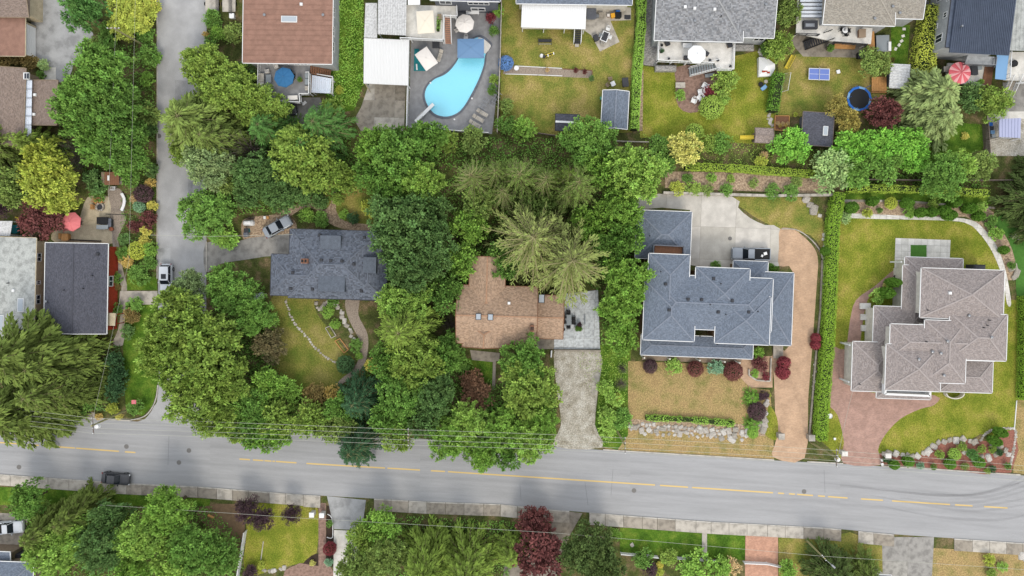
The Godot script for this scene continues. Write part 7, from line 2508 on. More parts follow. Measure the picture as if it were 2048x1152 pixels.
	o = thing("inflatable_mat", "teal mat on the pool deck under the white tilted umbrella", "mat", W(840, 120))
	st = B()
	prism(st, flat([[829, 98], [838, 98], [852, 142], [828, 142]]), .03, .14)
	pw("mat_body", st, M.teal, o)
	st = B()
	bar(st, W(833, 128, .3), W(834, 140, .3), .2, .1)
	pw("paddle", st, M.white, o)
	chair("pale chair on the pool deck left of the octagonal umbrella", 913, 60, 30, M.canvas)
	chair("pale chair above the blue rectangular umbrella", 932, 75, 170, M.canvas)
	chair("white deck chair by the house wall at the top of the pool deck", 940, 22, 0, M.white)
	table("white long table against the grey pool house wall", 945, 23, 2, 2.0, .8, M.white, M.white)
	table("dark square table on the pool deck below the raised deck", 872, 90, 0, 1.1, .95, M.dark, M.black, .45)
	table("dark small table on the raised deck of the pool house", 879, 33, 3, .6, .8, M.wicker, M.black, .6, 2.9)
	for p in [[990, 200], [968, 212]]:
		o = thing("trellis_frame", ["metal frame with climbing plant beside the loungers, right", "metal frame beside the loungers, left"][0 if p[0] == 990 else 1], "plant frame", W(p[0], p[1]))
		for k in 5:
			st = B()
			var e := W(p[0] - 8 + k * 4, p[1] + 10 - k * 6, 1.1)
			bar(st, e + Vector3(-.5, 0, -.3), e + Vector3(.5, 0, .3), .05, .05)
			pw("rung", st, M.metal, o)
		for s in [-1, 1]:
			st = B()
			bar(st, W(p[0] - 8 + s * 3, p[1] + 10, .0), W(p[0] + 8 + s * 3, p[1] - 14, 1.1), .06, .06)
			pw("rail", st, M.metal, o)
	# ---- rear deck of the flat brown roof
	table("dark round table under the blue umbrella on the rear deck", 566, 154, 0, 1.2, 1.2, M.dark, M.black, .72, 2.8, "", true)
	chair("black chair right of the blue umbrella, upper", 580, 144, 110, M.black, 2.8)
	chair("black chair right of the blue umbrella, lower", 583, 160, 70, M.black, 2.8)
	chair("black chair right of the blue umbrella, middle", 586, 152, 90, M.black, 2.8)
	chair("pale folding chair behind the blue umbrella", 553, 133, 200, M.canvas, 2.8)
	chair("pale armchair at the upper left of the rear deck", 535, 142, 10, M.canvas, 2.8)
	table("small dark glass table at the left of the rear deck", 537, 157, 0, .8, 1.2, M.tablegrey, M.white, .45, 2.8)
	bin("grey cushion box at the left rail of the rear deck", 522, 155, 0, Vector3(.8, .6, 1.2), M.tablegrey, M.walk[2], 2.8, "cushion_box", "box")
	bin("pale cushion box below the grey one on the rear deck", 521, 168, 0, Vector3(.8, .5, .6), M.canvas, M.canvas, 2.8, "cushion_box", "box")
	bin("grey planter box at the right rail of the rear deck, upper", 613, 150, 0, Vector3(.5, .5, .8), M.tablegrey, M.tablegrey, 2.8, "planter_box", "planter")
	bin("grey planter box at the right rail of the rear deck, middle", 613, 163, 0, Vector3(.5, .5, .8), M.tablegrey, M.tablegrey, 2.8, "planter_box", "planter")
	bin("grey planter box at the right rail of the rear deck, lower", 613, 176, 0, Vector3(.5, .5, .6), M.walk[2], M.walk[2], 2.8, "planter_box", "planter")
	bin("pale bench at the lower rail of the rear deck", 585, 195, 2, Vector3(1.4, .5, .6), M.canvas, M.canvas, 2.8, "storage_bench", "bench")
	bin("white box at the lower left corner of the rear deck", 538, 194, 0, Vector3(.6, .5, .5), M.white, M.white, 2.8, "storage_box", "box")
	pot("green potted shrub at the right of the rear deck", 601, 160, .3, .45, M.terracotta, "mid", 2.8)
	bin("white chest beside the black car under the rear deck", 608, 206, 35, Vector3(.7, .5, .4), M.white, M.white, 0, "storage_box", "box")
	bin("pale bench in the earth drive below the rear deck", 635, 234, 80, Vector3(1.2, .4, .55), M.canvas, M.canvas, 0, "storage_bench", "bench")
	for k in 2:
		o = thing("flat_trailer", ["white flat trailer at the top of the lane, left", "white flat trailer at the top of the lane, right"][k], "trailer", W(424 + k * 36, 4))
		st = B()
		cbx(st, W(424 + k * 34, 0, .6), Vector3(2.0, .12, 3.6), .02)
		pw("bed", st, M.walk[2], o)
		for j in 3:
			st = B()
			bar(st, W(432 + k * 26 + j * 2.5, -20, .8), W(432 + k * 26 + j * 2.5, 28, .8), .06, .06)
			pw("rail", st, M.dark, o)
		for s in [-1, 1]:
			st = B()
			var p: Vector3 = W(424 + k * 34, 8, .3) + Vector3(s * 1.0, 0, 0)
			tube(st, [p - Vector3(.09, 0, 0), p + Vector3(.09, 0, 0)], [.3, .3], 12)
			pw("wheel", st, M.tyre, o)
	bin("white utility box by the hedge beside the flat brown roof", 463, 31, 0, Vector3(.7, .8, .7), M.white, M.white, 0, "utility_box", "box")
	# ---- dry backyard
	o = thing("garden_bench", "grey garden swing bench on the dry backyard", "bench", W(1090, 83))
	st = B()
	for k in 4: bx(st, W(1090, 79, .45) + Vector3(0, 0, .12 * k), Vector3(1.9, .05, .1))
	pw("seat", st, M.dark, o)
	st = B()
	for k in 3: bx(st, W(1090, 88, .65 + .15 * k), Vector3(1.9, .1, .05))
	pw("backrest", st, M.tablegrey, o)
	for s in [-1, 1]:
		st = B()
		bar(st, W(1090 + s * 13, 77, 0), W(1090 + s * 13, 90, .9), .06, .06)
		bar(st, W(1090 + s * 13, 77, .6), W(1090 + s * 13, 90, .6), .06, .05)
		pw("leg", st, M.dark, o)
	o = thing("garden_figure", "garden ornament figure beside a yellow-green toy cart on the dry backyard", "ornament", W(1083, 114))
	st = B()
	lathe(st, [[0, 1.0], [.14, .96], [.17, .84], [.12, .72], [.26, .62], [.3, .3], [.22, 0]], 12, W(1083, 113))
	pw("body", st, M.white, o)
	st = B()
	lathe(st, [[0, .75], [.2, .7], [.22, .4], [.16, 0]], 12, W(1088, 115))
	pw("pack", st, M.dark, o)
	o = thing("toy_cart", "long yellow-green wheeled toy cart on the dry backyard", "toy cart", W(1098, 110))
	for s in [-1, 1]:
		st = B()
		bar(st, W(1089, 113 + s * 2.6, .35), W(1108, 106 + s * 2.6, .35), .07, .07)
		pw("rail", st, M.yellowp, o)
	for k in 4:
		st = B()
		bar(st, W(1090 + k * 5.6, 110.4 - k * 2.0, .36), W(1091 + k * 5.6, 115.2 - k * 2.0, .36), .14, .06)
		pw("slat", st, M.white if k % 2 else M.black, o)
	for s in [-1, 1]:
		st = B()
		var p: Vector3 = W(1093, 112 + s * 3.2, .18)
		tube(st, [p - Vector3(0, 0, .04), p + Vector3(0, 0, .04)], [.18, .18], 10)
		pw("wheel", st, M.tyre, o)
	var tb := table("white framed table with dark glass top on the tilted patio", 1210, 73, -22, .95, 1.4, M.dark, M.white)
	st = B()
	for s in [-1, 1]:
		bx(st, Vector3(s * .5, .745, 0), Vector3(.12, .06, 1.5))
		bx(st, Vector3(0, .744, s * .72), Vector3(.88, .055, .1))
	pl("frame", st, M.white, tb)
	chair("white chair above the glass topped table", 1216, 58, 160, M.white)
	chair("white chair below the glass topped table", 1206, 86, -20, M.walk[2])
	chair("grey chair left of the glass topped table", 1201, 71, 70, M.tablegrey)
	chair("white chair right of the glass topped table", 1220, 75, -110, M.white)
	bin("black kettle barbecue left of the glass topped table", 1192, 75, 20, Vector3(.7, .9, .9), M.black, M.dark, 0, "barbecue", "barbecue")
	bin("large grey storage chest beside the white patio roof", 1183, 27, 0, Vector3(1.4, 1.0, 1.5), M.tablegrey, M.darkwall)
	bin("grey rain barrel right of the storage chest", 1195, 31, 0, Vector3(.45, .8, .45), M.metal, M.metal, 0, "barrel", "barrel")
	bin("wide pale drum right of the rain barrel", 1203, 30, 0, Vector3(.8, .7, .8), M.walk[2], M.walk[1], 0, "barrel", "barrel")
	bin("orange bin beside the house wall of the dry backyard", 1226, 30, 10, Vector3(.6, .9, .6), M.orange, M.orange)
	bin("black wheeled bin with blue lid beside the house wall", 1237, 29, 0, Vector3(.9, 1.0, .8), M.black, M.black)
	bin("bright blue recycling box behind the black wheeled bin", 1236, 23, 0, Vector3(.6, .8, .4), M.brightblue, M.brightblue)
	bin("small brown pot bin left of the orange bin", 1217, 30, 0, Vector3(.4, .6, .4), M.brownwood, M.canvas)
	bin("dark doormat crate right of the black wheeled bin", 1255, 34, 0, Vector3(.9, .12, .6), M.dark, M.dark, 0, "crate", "crate")
	chair("wicker armchair by the white cube table, upper", 1220, 157, 10, M.wicker)
	chair("wicker armchair by the white cube table, left", 1215, 170, 130, M.wicker)
	bin("white cube table between the wicker armchairs", 1226, 167, 25, Vector3(.65, .5, .65), M.white, M.white, 0, "cube_table", "table")
	bin("black covered barbecue at the tall hedge", 1251, 164, 5, Vector3(.9, 1.0, 1.3), M.black, M.dark, 0, "barbecue", "barbecue")
	pot("dark square planter at the end of the long flower bed", 1183, 158, .35, .5, M.wicker, "dark")
	pot("dark leafed pot plant in the flower bed, left", 1151, 141, .28, .4, M.terracotta, "maroon")
	pot("dark leafed pot plant in the flower bed, right", 1169, 144, .28, .4, M.terracotta, "maroon")
	pot("white shell-shaped pot in the flower bed", 1033, 136, .38, .5, M.white)
	pot("pink flower pot in the flower bed", 1094, 140, .24, .35, M.pinkc, "salmon")
	bin("green bucket beside the larger grey shed", 1203, 196, 0, Vector3(.4, .7, .4), M.greenp, M.greenp, 0, "bucket", "bucket")
	wall_line("bed_edging", "white board edging above the long flower bed", [[1028, 132], [1125, 137]], .12, .1, M.white)
	wall_line("bed_edging", "white board edging below the long flower bed", [[1010, 148], [1076, 150], [1125, 152]], .12, .1, M.white)
	wall_line("bed_edging", "timber edging at the right end of the long flower bed", [[1125, 138], [1184, 141], [1184, 150]], .14, .1, M.brownwood)
	fence("fence", "low board fence below the dry backyard", [[1060, 266], [1112, 273]], 1.0, M.oldwood)
	fence("fence", "low board fence below the larger grey shed", [[1232, 284], [1295, 286]], 1.0, M.walk[2])
	# ---- white deck of the grey shingle house
	bin("wicker armchair at the upper left of the white deck", 1335, 86, 25, Vector3(.7, .6, .7), M.wicker, M.dark, 2.6, "armchair", "chair")
	bin("white serving cart behind the white deck umbrella", 1375, 90, 0, Vector3(1.3, .7, .6), M.white, M.white, 2.6, "cart", "cart")
	bin("wicker armchair left of the white deck umbrella", 1372, 115, 0, Vector3(.6, .6, .6), M.wicker, M.dark, 2.6, "armchair", "chair")
	bin("wicker armchair right of the white deck umbrella", 1414, 107, -30, Vector3(.6, .6, .6), M.wicker, M.dark, 2.6, "armchair", "chair")
	bin("wicker armchair at the upper right of the white deck", 1460, 90, 20, Vector3(.7, .6, .6), M.wicker, M.dark, 2.6, "armchair", "chair")
	pot("dark blue leafed pot plant at the left rail of the white deck", 1323, 103, .25, .4, M.black, "deep", 2.6)
	pot("small dark pot at the top left of the white deck", 1324, 90, .2, .3, M.black, "", 2.6)
	pot("dark pot on the white deck near the stairs, left", 1420, 120, .2, .3, M.dark, "", 2.6)
	pot("dark pot on the white deck near the stairs, right", 1436, 120, .22, .3, M.dark, "", 2.6)
	pot("dark pot at the lower right corner of the white deck", 1461, 132, .18, .3, M.dark, "", 2.6)
	pot("dark pot at the lower left of the white deck", 1338, 117, .18, .3, M.dark, "", 2.6)
	for c in [[1408, 172, 60, "first from the top"], [1400, 185, 100, "second from the top"], [1399, 196, 130, "third from the top"], [1387, 202, 160, "lowest"]]:
		chair("white plastic chair in the arc on the brick patio, " + c[3], c[0], c[1], c[2], M.white, 0, "white chairs on the brick patio", 1.35)
	bin("white stone bench at the left edge of the brick patio", 1361, 170, 0, Vector3(1.4, .5, .8), M.stones, M.walk[2], 0, "stone_bench", "bench")
	bin("bicycle rack box below the white deck stairs", 1420, 150, 10, Vector3(1.4, .5, .5), M.dark, M.tablegrey, 0, "storage_crate", "crate")
	o = thing("covered_pile", "white tarpaulin tent with red bricks by the thuja row", "tarpaulin", W(1532, 134))
	st = B()
	var T := [W(1518, 114, .9), W(1534, 116, 1.1), W(1550, 128, .9), W(1550, 138, .6), W(1542, 152, .5), W(1517, 153, .5)]
	for k in 6:
		tri(st, W(1533, 132, 1.5), T[k], T[(k + 1) % 6])
		q(st, T[k], T[(k + 1) % 6], T[(k + 1) % 6] * Vector3(1, 0, 1), T[k] * Vector3(1, 0, 1))
	pw("tarpaulin", st, M.white, o)
	for k in 3:
		st = B()
		bx(st, W(1527 + k * 5, 143 - k % 2 * 2 + k, 1.05 - k * .05), Vector3(.4, .12, .25))
		pw("brick", st, M.redwall, o)
	pot("black tub beside the white tarpaulin", 1522, 168, .38, .5, M.black)
	pot("pale tub beside the white tarpaulin", 1532, 163, .3, .4, M.walk[2])
	bin("light blue box beside the black tub", 1528, 175, 40, Vector3(.9, .5, .5), M.ltblue, M.ltblue, 0, "storage_box", "box")
	o = thing("stone_heap", "heap of loose stones left of the raised vegetable bed", "stones", W(1540, 242))
	boulders(o, [[1537, 228], [1543, 252]], .35, .4, .4, .35, "stone")
	o = thing("stone_heap", "line of pale stones by the olive tree and tarpaulin", "stones", W(1521, 110))
	boulders(o, [[1521, 100], [1520, 118]], .4, .4, .4, .15, "stone")
	# ---- tennis table lawn
	o = thing("garden_bench", "yellow garden bench beside the olive rounded tree", "bench", W(1577, 125), deg_to_rad(62))
	st = B()
	for k in 3: bx(st, Vector3(0, .42, -.2 + .17 * k), Vector3(2.2, .05, .13))
	pl("seat", st, M.yellowp, o)
	st = B()
	for k in 3: bx(st, Vector3(0, .6 + .14 * k, .3), Vector3(2.2, .1, .05))
	pl("backrest", st, M.yellowp, o)
	for s in [-1, 1]:
		st = B()
		bx(st, Vector3(s * 1.0, .21, 0), Vector3(.08, .42, .5))
		pl("leg", st, M.yellowp, o)
	o = thing("goal", "small white football goal frame on the tennis table lawn", "goal", W(1574, 164))
	st = B()
	tube(st, [W(1563, 180, .02), W(1566, 148, .02), W(1582, 145, .7), W(1576, 180, .7), W(1563, 184, .02)], [.04, .04, .04, .04, .04], 6)
	pw("frame", st, M.white, o)
	st = B()
	for k in 12: bar(st, W(1563 + .3 * k, 181 - k * 2.8, .05), W(1577 + .4 * k, 181 - k * 2.9, .65), .012, .012)
	for k in 6: bar(st, W(1565 + k * 2.4, 182, .1 + k * .1), W(1567 + k * 2.5, 148, .1 + k * .1), .012, .012)
	pw("net", st, M.walk[2], o)
	o = thing("tennis_table", "blue table tennis table with white lines and net", "table tennis table", W(1634, 151), deg_to_rad(-2))
	for s in [-1, 1]:
		st = B()
		bx(st, Vector3(s * .8, .75, 0), Vector3(1.58, .04, 1.75))
		var tp := pl("table_top", st, M.tableblue, o)
		st = B()
		bx(st, Vector3(s * 1.56, .774, 0), Vector3(.07, .01, 1.75))
		for z in [-.85, .85]: bx(st, Vector3(s * .8, .775, z), Vector3(1.5, .01, .07))
		bx(st, Vector3(s * .78, .776, 0), Vector3(1.46, .01, .035))
		pl("white_line", st, M.white, tp)
		for z in [-.7, .7]:
			st = B()
			bx(st, Vector3(s * 1.1, .365, z), Vector3(.06, .73, .06))
			pl("leg", st, M.dark, o)
	st = B()
	bx(st, Vector3(0, .86, 0), Vector3(.03, .16, 2.0))
	pl("net", st, M.white, o)
	bin("small white crate right of the tennis table", 1677, 143, 15, Vector3(.5, .35, .5), M.white, M.white, 0, "crate", "crate")
	o = thing("trampoline", "round trampoline with blue pad and netting poles", "trampoline", W(1713, 200))
	st = B()
	lathe(st, [[0, .85], [1.55, .85], [1.55, .83], [0, .83]], 24)
	pl("jump_mat", st, M.black, o)
	for k in 12:
		st = B()
		var a := TAU * k / 12
		var b := TAU * (k + 1) / 12
		var f := func(r: float, t: float, y: float) -> Vector3: return Vector3(cos(t) * r, y, sin(t) * r)
		q(st, f.call(1.57, a, .88), f.call(1.57, b, .88), f.call(1.9, b, .88), f.call(1.9, a, .88))
		q(st, f.call(1.9, a, .88), f.call(1.9, b, .88), f.call(1.9, b, .78), f.call(1.9, a, .78))
		pl("pad_segment", st, M.brightblue if k % 3 else M.ltblue, o)
	for k in 6:
		st = B()
		var a := TAU * k / 6
		tube(st, [Vector3(cos(a) * 1.9, 0, sin(a) * 1.9), Vector3(cos(a) * 1.9, 2.3, sin(a) * 1.9)], [.03, .03], 6)
		pl("pole", st, M.brightblue, o)
	o = thing("garden_bed", "timber framed raised bed with orange flowers", "raised bed", W(1564, 245))
	st = B()
	for e in [[[1550, 232], [1578, 232]], [[1578, 232], [1577, 262]], [[1577, 262], [1549, 260]], [[1549, 260], [1550, 232]]]: bar(st, W(e[0][0], e[0][1], .2), W(e[1][0], e[1][1], .2), .1, .35)
	pw("frame", st, M.wood, o)
	st = B()
	prism(st, flat([[1551, 233], [1577, 233], [1576, 261], [1550, 259]]), 0, .22)
	pw("soil", st, M.brownwood, o)
	for k in 5:
		var c := pw("flowers", PROTO.shrub[k % 3], leafmat("orange" if k % 2 else "salmon"), o)
		c.position += W(1554 + k * 5, 248 + (k % 2) * 4, .2)
		c.scale = Vector3(.35, .45, .35)
	pot("small bed pot right of the raised bed with orange flowers", 1591, 256, .4, .4, M.wicker, "mid")
	pot("yellow-green pot plant left of the flat roofed shed", 1589, 229, .25, .35, M.black, "yellow")
	# tan house terrace
	table("dark round table with white top beside the glazed pergola house", 1691, 60, 0, .9, .9, M.white, M.black, .72, 2.7, "", true)
	for k in 3: chair("dark chair around the white topped table, " + ["left", "right", "lower"][k], [1684, 1698, 1692][k], [59, 61, 68][k], [70, -90, 0][k], M.black, 2.7)
	bin("dark rattan bath tub box on the tan house deck", 1725, 66, 0, Vector3(1.0, .7, 1.2), M.brownwood, M.wicker, 2.7, "hot_tub", "tub")
	bin("blue-grey covered hot tub beside the cedar walkway", 1766, 86, 2, Vector3(1.9, .9, 2.3), M.darkwall, M.tablegrey, 0, "hot_tub", "hot tub")
	pot("bushy green pot plant below the dark outside stairs", 1658, 97, .4, .5, M.wicker, "mid")
	pot("pink flower pot at the edge of the tan house deck", 1733, 79, .25, .35, M.terracotta, "salmon", 1.0)
	bin("black barrel barbecue by the grey-green rounded tree", 1722, 110, 0, Vector3(.8, .9, .9), M.black, M.dark, 0, "barbecue", "barbecue")
	o = thing("cedar_deck", "small cedar deck of boards below the grey-green rounded tree", "deck", W(1758, 168))
	for k in 9:
		st = B()
		bx(st, W(1745 + k * 3.3, 168, .5), Vector3(.23, .06, 2.2))
		pw("plank", st, M.wood, o)
	for k in 2:
		st = B()
		bx(st, W(1758, 180 + k * 4, .33 - .15 * k), Vector3(2.3, .3 - .12 * k, .3))
		pw("step", st, M.wood, o)
	for k in 5:
		o = thing("stepping_stone", "pale stepping stone in the narrow lawn, number from the top: " + ["first", "second", "third", "fourth", "fifth"][k], "stepping stone", W([1808, 1806, 1803, 1798, 1791][k], [58, 72, 82, 90, 98][k]), .3 * k)
		st = B()
		cbx(st, Vector3(0, .03, 0), Vector3(.5, .05, .4), .015)
		pl("stone", st, M.pale[0], o)
	bin("white slim cabinet beside the blue-grey hot tub", 1780, 92, 0, Vector3(.4, 1.2, 1.3), M.white, M.white, 0, "cabinet", "cabinet")
	# white house terrace
	bin("dark sofa right of the striped umbrella", 1950, 140, 5, Vector3(.9, .6, 1.4), M.darkwall, M.dark, 1.2, "sofa", "sofa")
	bin("dark side table right of the dark sofa", 1960, 135, 5, Vector3(.7, .5, .6), M.dark, M.tablegrey, 1.2, "side_table", "table")
	pot("leafy pot on the terrace right of the striped umbrella", 1958, 164, .3, .4, M.black, "fresh", 1.2)
	bin("white barbecue cart on the terrace of the tall pale house", 1898, 138, 0, Vector3(1.4, .9, .8), M.metal, M.walk[2], 1.2, "barbecue", "barbecue")
	for k in 4: bin(["blue plastic crate by the lilac shelter, top", "dark plastic crate by the lilac shelter, second", "blue plastic crate by the lilac shelter, third", "grey plastic crate by the lilac shelter, lowest"][k], 1982 + k * 2, 248 + k * 8, 0, Vector3(.6, .5, .5), [M.brightblue, M.dark, M.ltblue, M.tablegrey][k], [M.brightblue, M.dark, M.ltblue, M.tablegrey][k], 0, "crate", "crate")
	bin("dark stone post by the gravel yard corner", 2018, 201, 0, Vector3(.5, .5, .5), M.black, M.black, 0, "planter_tub", "planter")
	fence("fence", "dark timber fence left of the gravel yard", [[1964, 250], [1968, 312]], 1.5, M.oldwood)
	fence("fence", "dark timber fence behind the trimmed cone hedge", [[1690, 360], [1820, 362], [1960, 362], [2060, 362]], 1.5, M.oldwood)
	# ---- patio at left
	o = thing("fire_pit", "round grey stone fire pit on the beige patio", "fire pit", W(202, 414))
	for k in 12:
		st = B()
		var a := TAU * k / 12
		bx(st, Vector3(cos(a) * .55, .2, sin(a) * .55), Vector3(.22, .4, .27), Basis(Vector3.UP, -a))
		pl("stone", st, M.walk[k % 3], o)
	st = B()
	lathe(st, [[0, .22], [.44, .22], [.44, .1]], 14)
	pl("ash_bed", st, M.dark, o)
	for c in [[191, 403, 150, "upper left"], [202, 402, 190, "upper right"], [185, 414, 90, "left"]]: chair("tan rounded chair at the fire pit, " + c[3], c[0], c[1], c[2], M.wood, 0, "", 1.2)
	bin("black gas barbecue on the beige patio", 204, 441, 0, Vector3(1.6, 1.0, 1.0), M.dark, M.black, 0, "barbecue", "barbecue")
	bin("grey steel side counter below the black gas barbecue", 204, 454, 0, Vector3(1.7, .9, .6), M.metal, M.tablegrey, 0, "counter", "counter")
	bin("dark side shelf right of the gas barbecue", 218, 445, 0, Vector3(.6, .8, 1.2), M.dark, M.darkwall, 0, "counter", "counter")
	pot("orange terracotta pot right of the steel counter", 222, 458, .32, .45, M.terracotta)
	bin("orange wooden cabinet by the charcoal roof", 129, 474, 0, Vector3(1.0, .9, 1.0), M.wood, M.wood, 0, "cabinet", "cabinet")
	bin("small orange wooden stool left of the wooden cabinet", 119, 472, 0, Vector3(.4, .7, .8), M.wood, M.wood, 0, "stool", "stool")
	chair("black chair under the pink umbrella", 160, 446, -90, M.black)
	chair("white plastic chair below the brown garden shed", 227, 376, 0, M.white)
	o = thing("curved_bench", "curved white bench at the edge of the grey stone terrace", "bench", W(246, 403))
	var cb := smooth([[243, 387], [248, 396], [248, 408], [243, 421]], 4, false)
	for k in cb.size() - 1:
		st = B()
		bar(st, W(cb[k][0], cb[k][1], .42), W(cb[k + 1][0], cb[k + 1][1], .42), .42, .1)
		pw("seat", st, M.white, o)
	posts(o, [[243, 388], [248, 402], [244, 420]], 0, .38, .3, M.white, "support")
	o = thing("pergola_beam", "long dark timber beam across the grey stone terrace", "timber beam", W(236, 429))
	st = B()
	bar(st, W(212, 428, 1.0), W(262, 430, 1.0), .1, .12)
	pw("beam", st, M.black, o)
	posts(o, [[213, 428], [260, 430]], 0, .95, .1, M.black)
	wall_line("retaining_wall", "dark low wall along the top of the charcoal roof", [[135, 479], [204, 482]], .5, .15, M.black)
	bin("teal covered crate at the left edge by the carport", 28, 458, 0, Vector3(.9, .8, 1.2), M.teal, M.teal, 0, "crate", "crate")
	bin("white garden box on the grass left of the charcoal roof", 83, 460, 0, Vector3(1.1, .3, .8), M.white, M.walk[2], 0, "storage_box", "box")
	o = thing("garden_hose", "pale green curved slide toy near the left edge", "toy", W(36, 441))
	st = B()
	tube(st, [W(31, 434, .1), W(37, 437, .1), W(40, 444, .1), W(38, 448, .1)], [.12, .14, .14, .1], 8)
	pw("body", st, M.yellowp, o)
	bin("dark electric box beside the beige wall of the flat grey roof", 62, 471, 0, Vector3(.5, 1.0, .5), M.beige, M.tanwall, 0, "utility_box", "box")
	# ---- slate house surroundings
	bin("green wheeled bin below the covered motorcycle, upper", 492, 461, 5, Vector3(.65, 1.0, .65), M.teal, M.dark)
	bin("grey-green wheeled bin below the covered motorcycle, lower", 491, 469, 5, Vector3(.65, 1.0, .65), M.tablegrey, M.darkwall)
	bin("small white bucket above the grey sedan", 529, 435, 0, Vector3(.35, .4, .4), M.white, M.white, 0, "bucket", "bucket")
	bin("small tan bucket above the grey sedan", 535, 435, 0, Vector3(.35, .4, .4), M.wood, M.wood, 0, "bucket", "bucket")
	o = thing("garden_bed", "empty timber framed bed on the sloping lawn, upper", "raised bed", W(661, 664))
	st = B()
	for e in [[[651, 656], [663, 676]], [[663, 676], [672, 671]], [[672, 671], [660, 652]], [[660, 652], [651, 656]]]: bar(st, W(e[0][0], e[0][1], .1), W(e[1][0], e[1][1], .1), .1, .2)
	pw("frame", st, M.walk[2], o)
	o = thing("garden_bed", "empty timber framed bed on the sloping lawn, lower", "raised bed", W(682, 690))
	st = B()
	for e in [[[670, 682], [688, 706]], [[688, 706], [697, 699]], [[697, 699], [680, 677]], [[680, 677], [670, 682]]]: bar(st, W(e[0][0], e[0][1], .1), W(e[1][0], e[1][1], .1), .1, .2)
	pw("frame", st, M.wood, o)
	o = thing("stone_edging", "curved line of pale stones across the sloping lawn", "stones", W(600, 650))
	boulders(o, smooth([[572, 600], [585, 640], [610, 670], [640, 705], [672, 726]], 4, false), .42, .3, .3, .1, "stone")
	o = thing("stone_edging", "pale rock edging left of the winding stone path", "stones", W(680, 620))
	boulders(o, smooth([[634, 606], [640, 620], [650, 604], [670, 606], [680, 620], [688, 640], [700, 660], [708, 680]], 3, false), .55, .5, .4, .2, "stone")
	o = thing("glass_greenhouse", "pale greenhouse panel half hidden in the green tree", "greenhouse", W(512, 592))
	st = ridged(W(494, 594, 1.6), W(524, 584, 1.6), W(530, 596, 1.4), W(500, 602, 1.4), 6, .03)
	pw("roof", st, M.polyc, o)
	posts(o, [[498, 595], [526, 588], [502, 600], [526, 595]], 0, 1.4, .07, M.white)
	o = thing("bird_house", "small blue and pink bird house at the lane corner", "bird house", W(268, 806))
	st = B()
	bx(st, W(268, 804, 1.5), Vector3(.5, .35, .4))
	pw("box", st, M.ltblue, o)
	st = B()
	bx(st, W(270, 804, 1.72), Vector3(.5, .05, .6), Basis(Vector3.BACK, .5))
	bx(st, W(266, 804, 1.72), Vector3(.4, .05, .6), Basis(Vector3.BACK, -.5))
	pw("roof", st, M.pinkc, o)
	posts(o, [[268, 805]], 0, 1.4, .08, M.oldwood)
	# ---- brown house patio
	table("grey glass dining table on the whitewashed patio", 1137, 640, 1, .95, 1.6, M.tablegrey, M.black)
	for c in [[1128, 634, 90, "left side, upper"], [1128, 644, 90, "left side, lower"], [1148, 637, -90, "right side, upper"], [1148, 645, -90, "right side, lower"], [1137, 625, 180, "upper end"], [1137, 653, 0, "lower end"]]:
		chair("black dining chair on the whitewashed patio, " + c[3], c[0], c[1], c[2], M.black, 0, "black dining chairs on the whitewashed patio")
	pot("dark leafed pot on the whitewashed patio, upper", 1159, 649, .3, .4, M.black, "plum")
	pot("green pot plant on the whitewashed patio, left", 1154, 656, .28, .4, M.terracotta, "mid")
	pot("green pot plant on the whitewashed patio, right", 1160, 657, .25, .4, M.terracotta, "mid")
	pot("black pot at the house corner on the whitewashed patio", 1127, 659, .25, .4, M.black)
	bin("slim dark bench on the whitewashed patio", 1170, 640, 0, Vector3(.15, .4, 1.2), M.tablegrey, M.tablegrey, 0, "slim_bench", "bench")
	wall_line("retaining_wall", "low retaining wall below the whitewashed patio", [[1106, 700], [1202, 701]], .5, .25, M.walk[1])
	wall_line("retaining_wall", "white edge wall left of the gravel driveway", [[1103, 700], [1102, 714]], .5, .2, M.white)
	for p in [[1193, 756, "pale concrete slab at the edge of the gravel driveway, upper"], [1189, 780, "pale concrete slab at the edge of the gravel driveway, lower"]]:
		o = thing("concrete_slab", p[2], "slab", W(p[0], p[1]))
		st = B()
		cbx(st, Vector3(0, .04, 0), Vector3(.9, .12, 1.5), .02)
		pl("slab", st, M.walk[2], o)
	# ---- blue-grey house garden
	wall_line("retaining_wall", "long pale block retaining wall above the large concrete driveway", [[1325, 386], [1400, 388], [1540, 392], [1668, 390]], .7, .4, M.walk[2], 1.0)
	wall_line("bed_wall", "pale kerb around the raised bed by the entry steps", [[1497, 738], [1497, 750], [1512, 760], [1539, 762], [1541, 715]], .35, .2, M.walk[2])
	wall_line("drive_edging", "low grey edging between the brick driveway and the long hedge", [[1644, 520], [1640, 620], [1632, 700], [1624, 800], [1618, 870]], .2, .25, M.walk[1], 1.6)
	wall_line("drive_edging", "low pale edging around the curved top of the brick driveway", smooth([[1563, 458], [1590, 459], [1615, 473], [1637, 497], [1646, 520]], 3, false), .15, .15, M.walk[2])
	o = thing("rock_wall", "long wall of pale boulders below the dry front lawn", "rock wall", W(1390, 862))
	boulders(o, [[1258, 850], [1330, 852], [1400, 857], [1470, 861], [1500, 865]], .75, .62, .4, .25)
	boulders(o, [[1262, 858], [1340, 860], [1420, 866], [1500, 872]], .8, .6, .45, .25)
	boulders(o, [[1290, 866], [1360, 869], [1430, 874], [1490, 878]], 1.1, .6, .45, .2)
	boulders(o, [[1518, 846], [1532, 852], [1524, 862]], .9, .9, .3, .1)
	o = thing("rock_edging", "large boulders by the spiky plants on the brick driveway side", "stones", W(1530, 820))
	boulders(o, [[1534, 800], [1532, 812], [1528, 840]], 1.0, .7, .4, .1)
	o = thing("rock_edging", "boulders at the right corner of the triangular lawn", "stones", W(1620, 420))
	boulders(o, [[1612, 398], [1618, 410], [1628, 424], [1645, 434]], .9, .9, .4, .2)
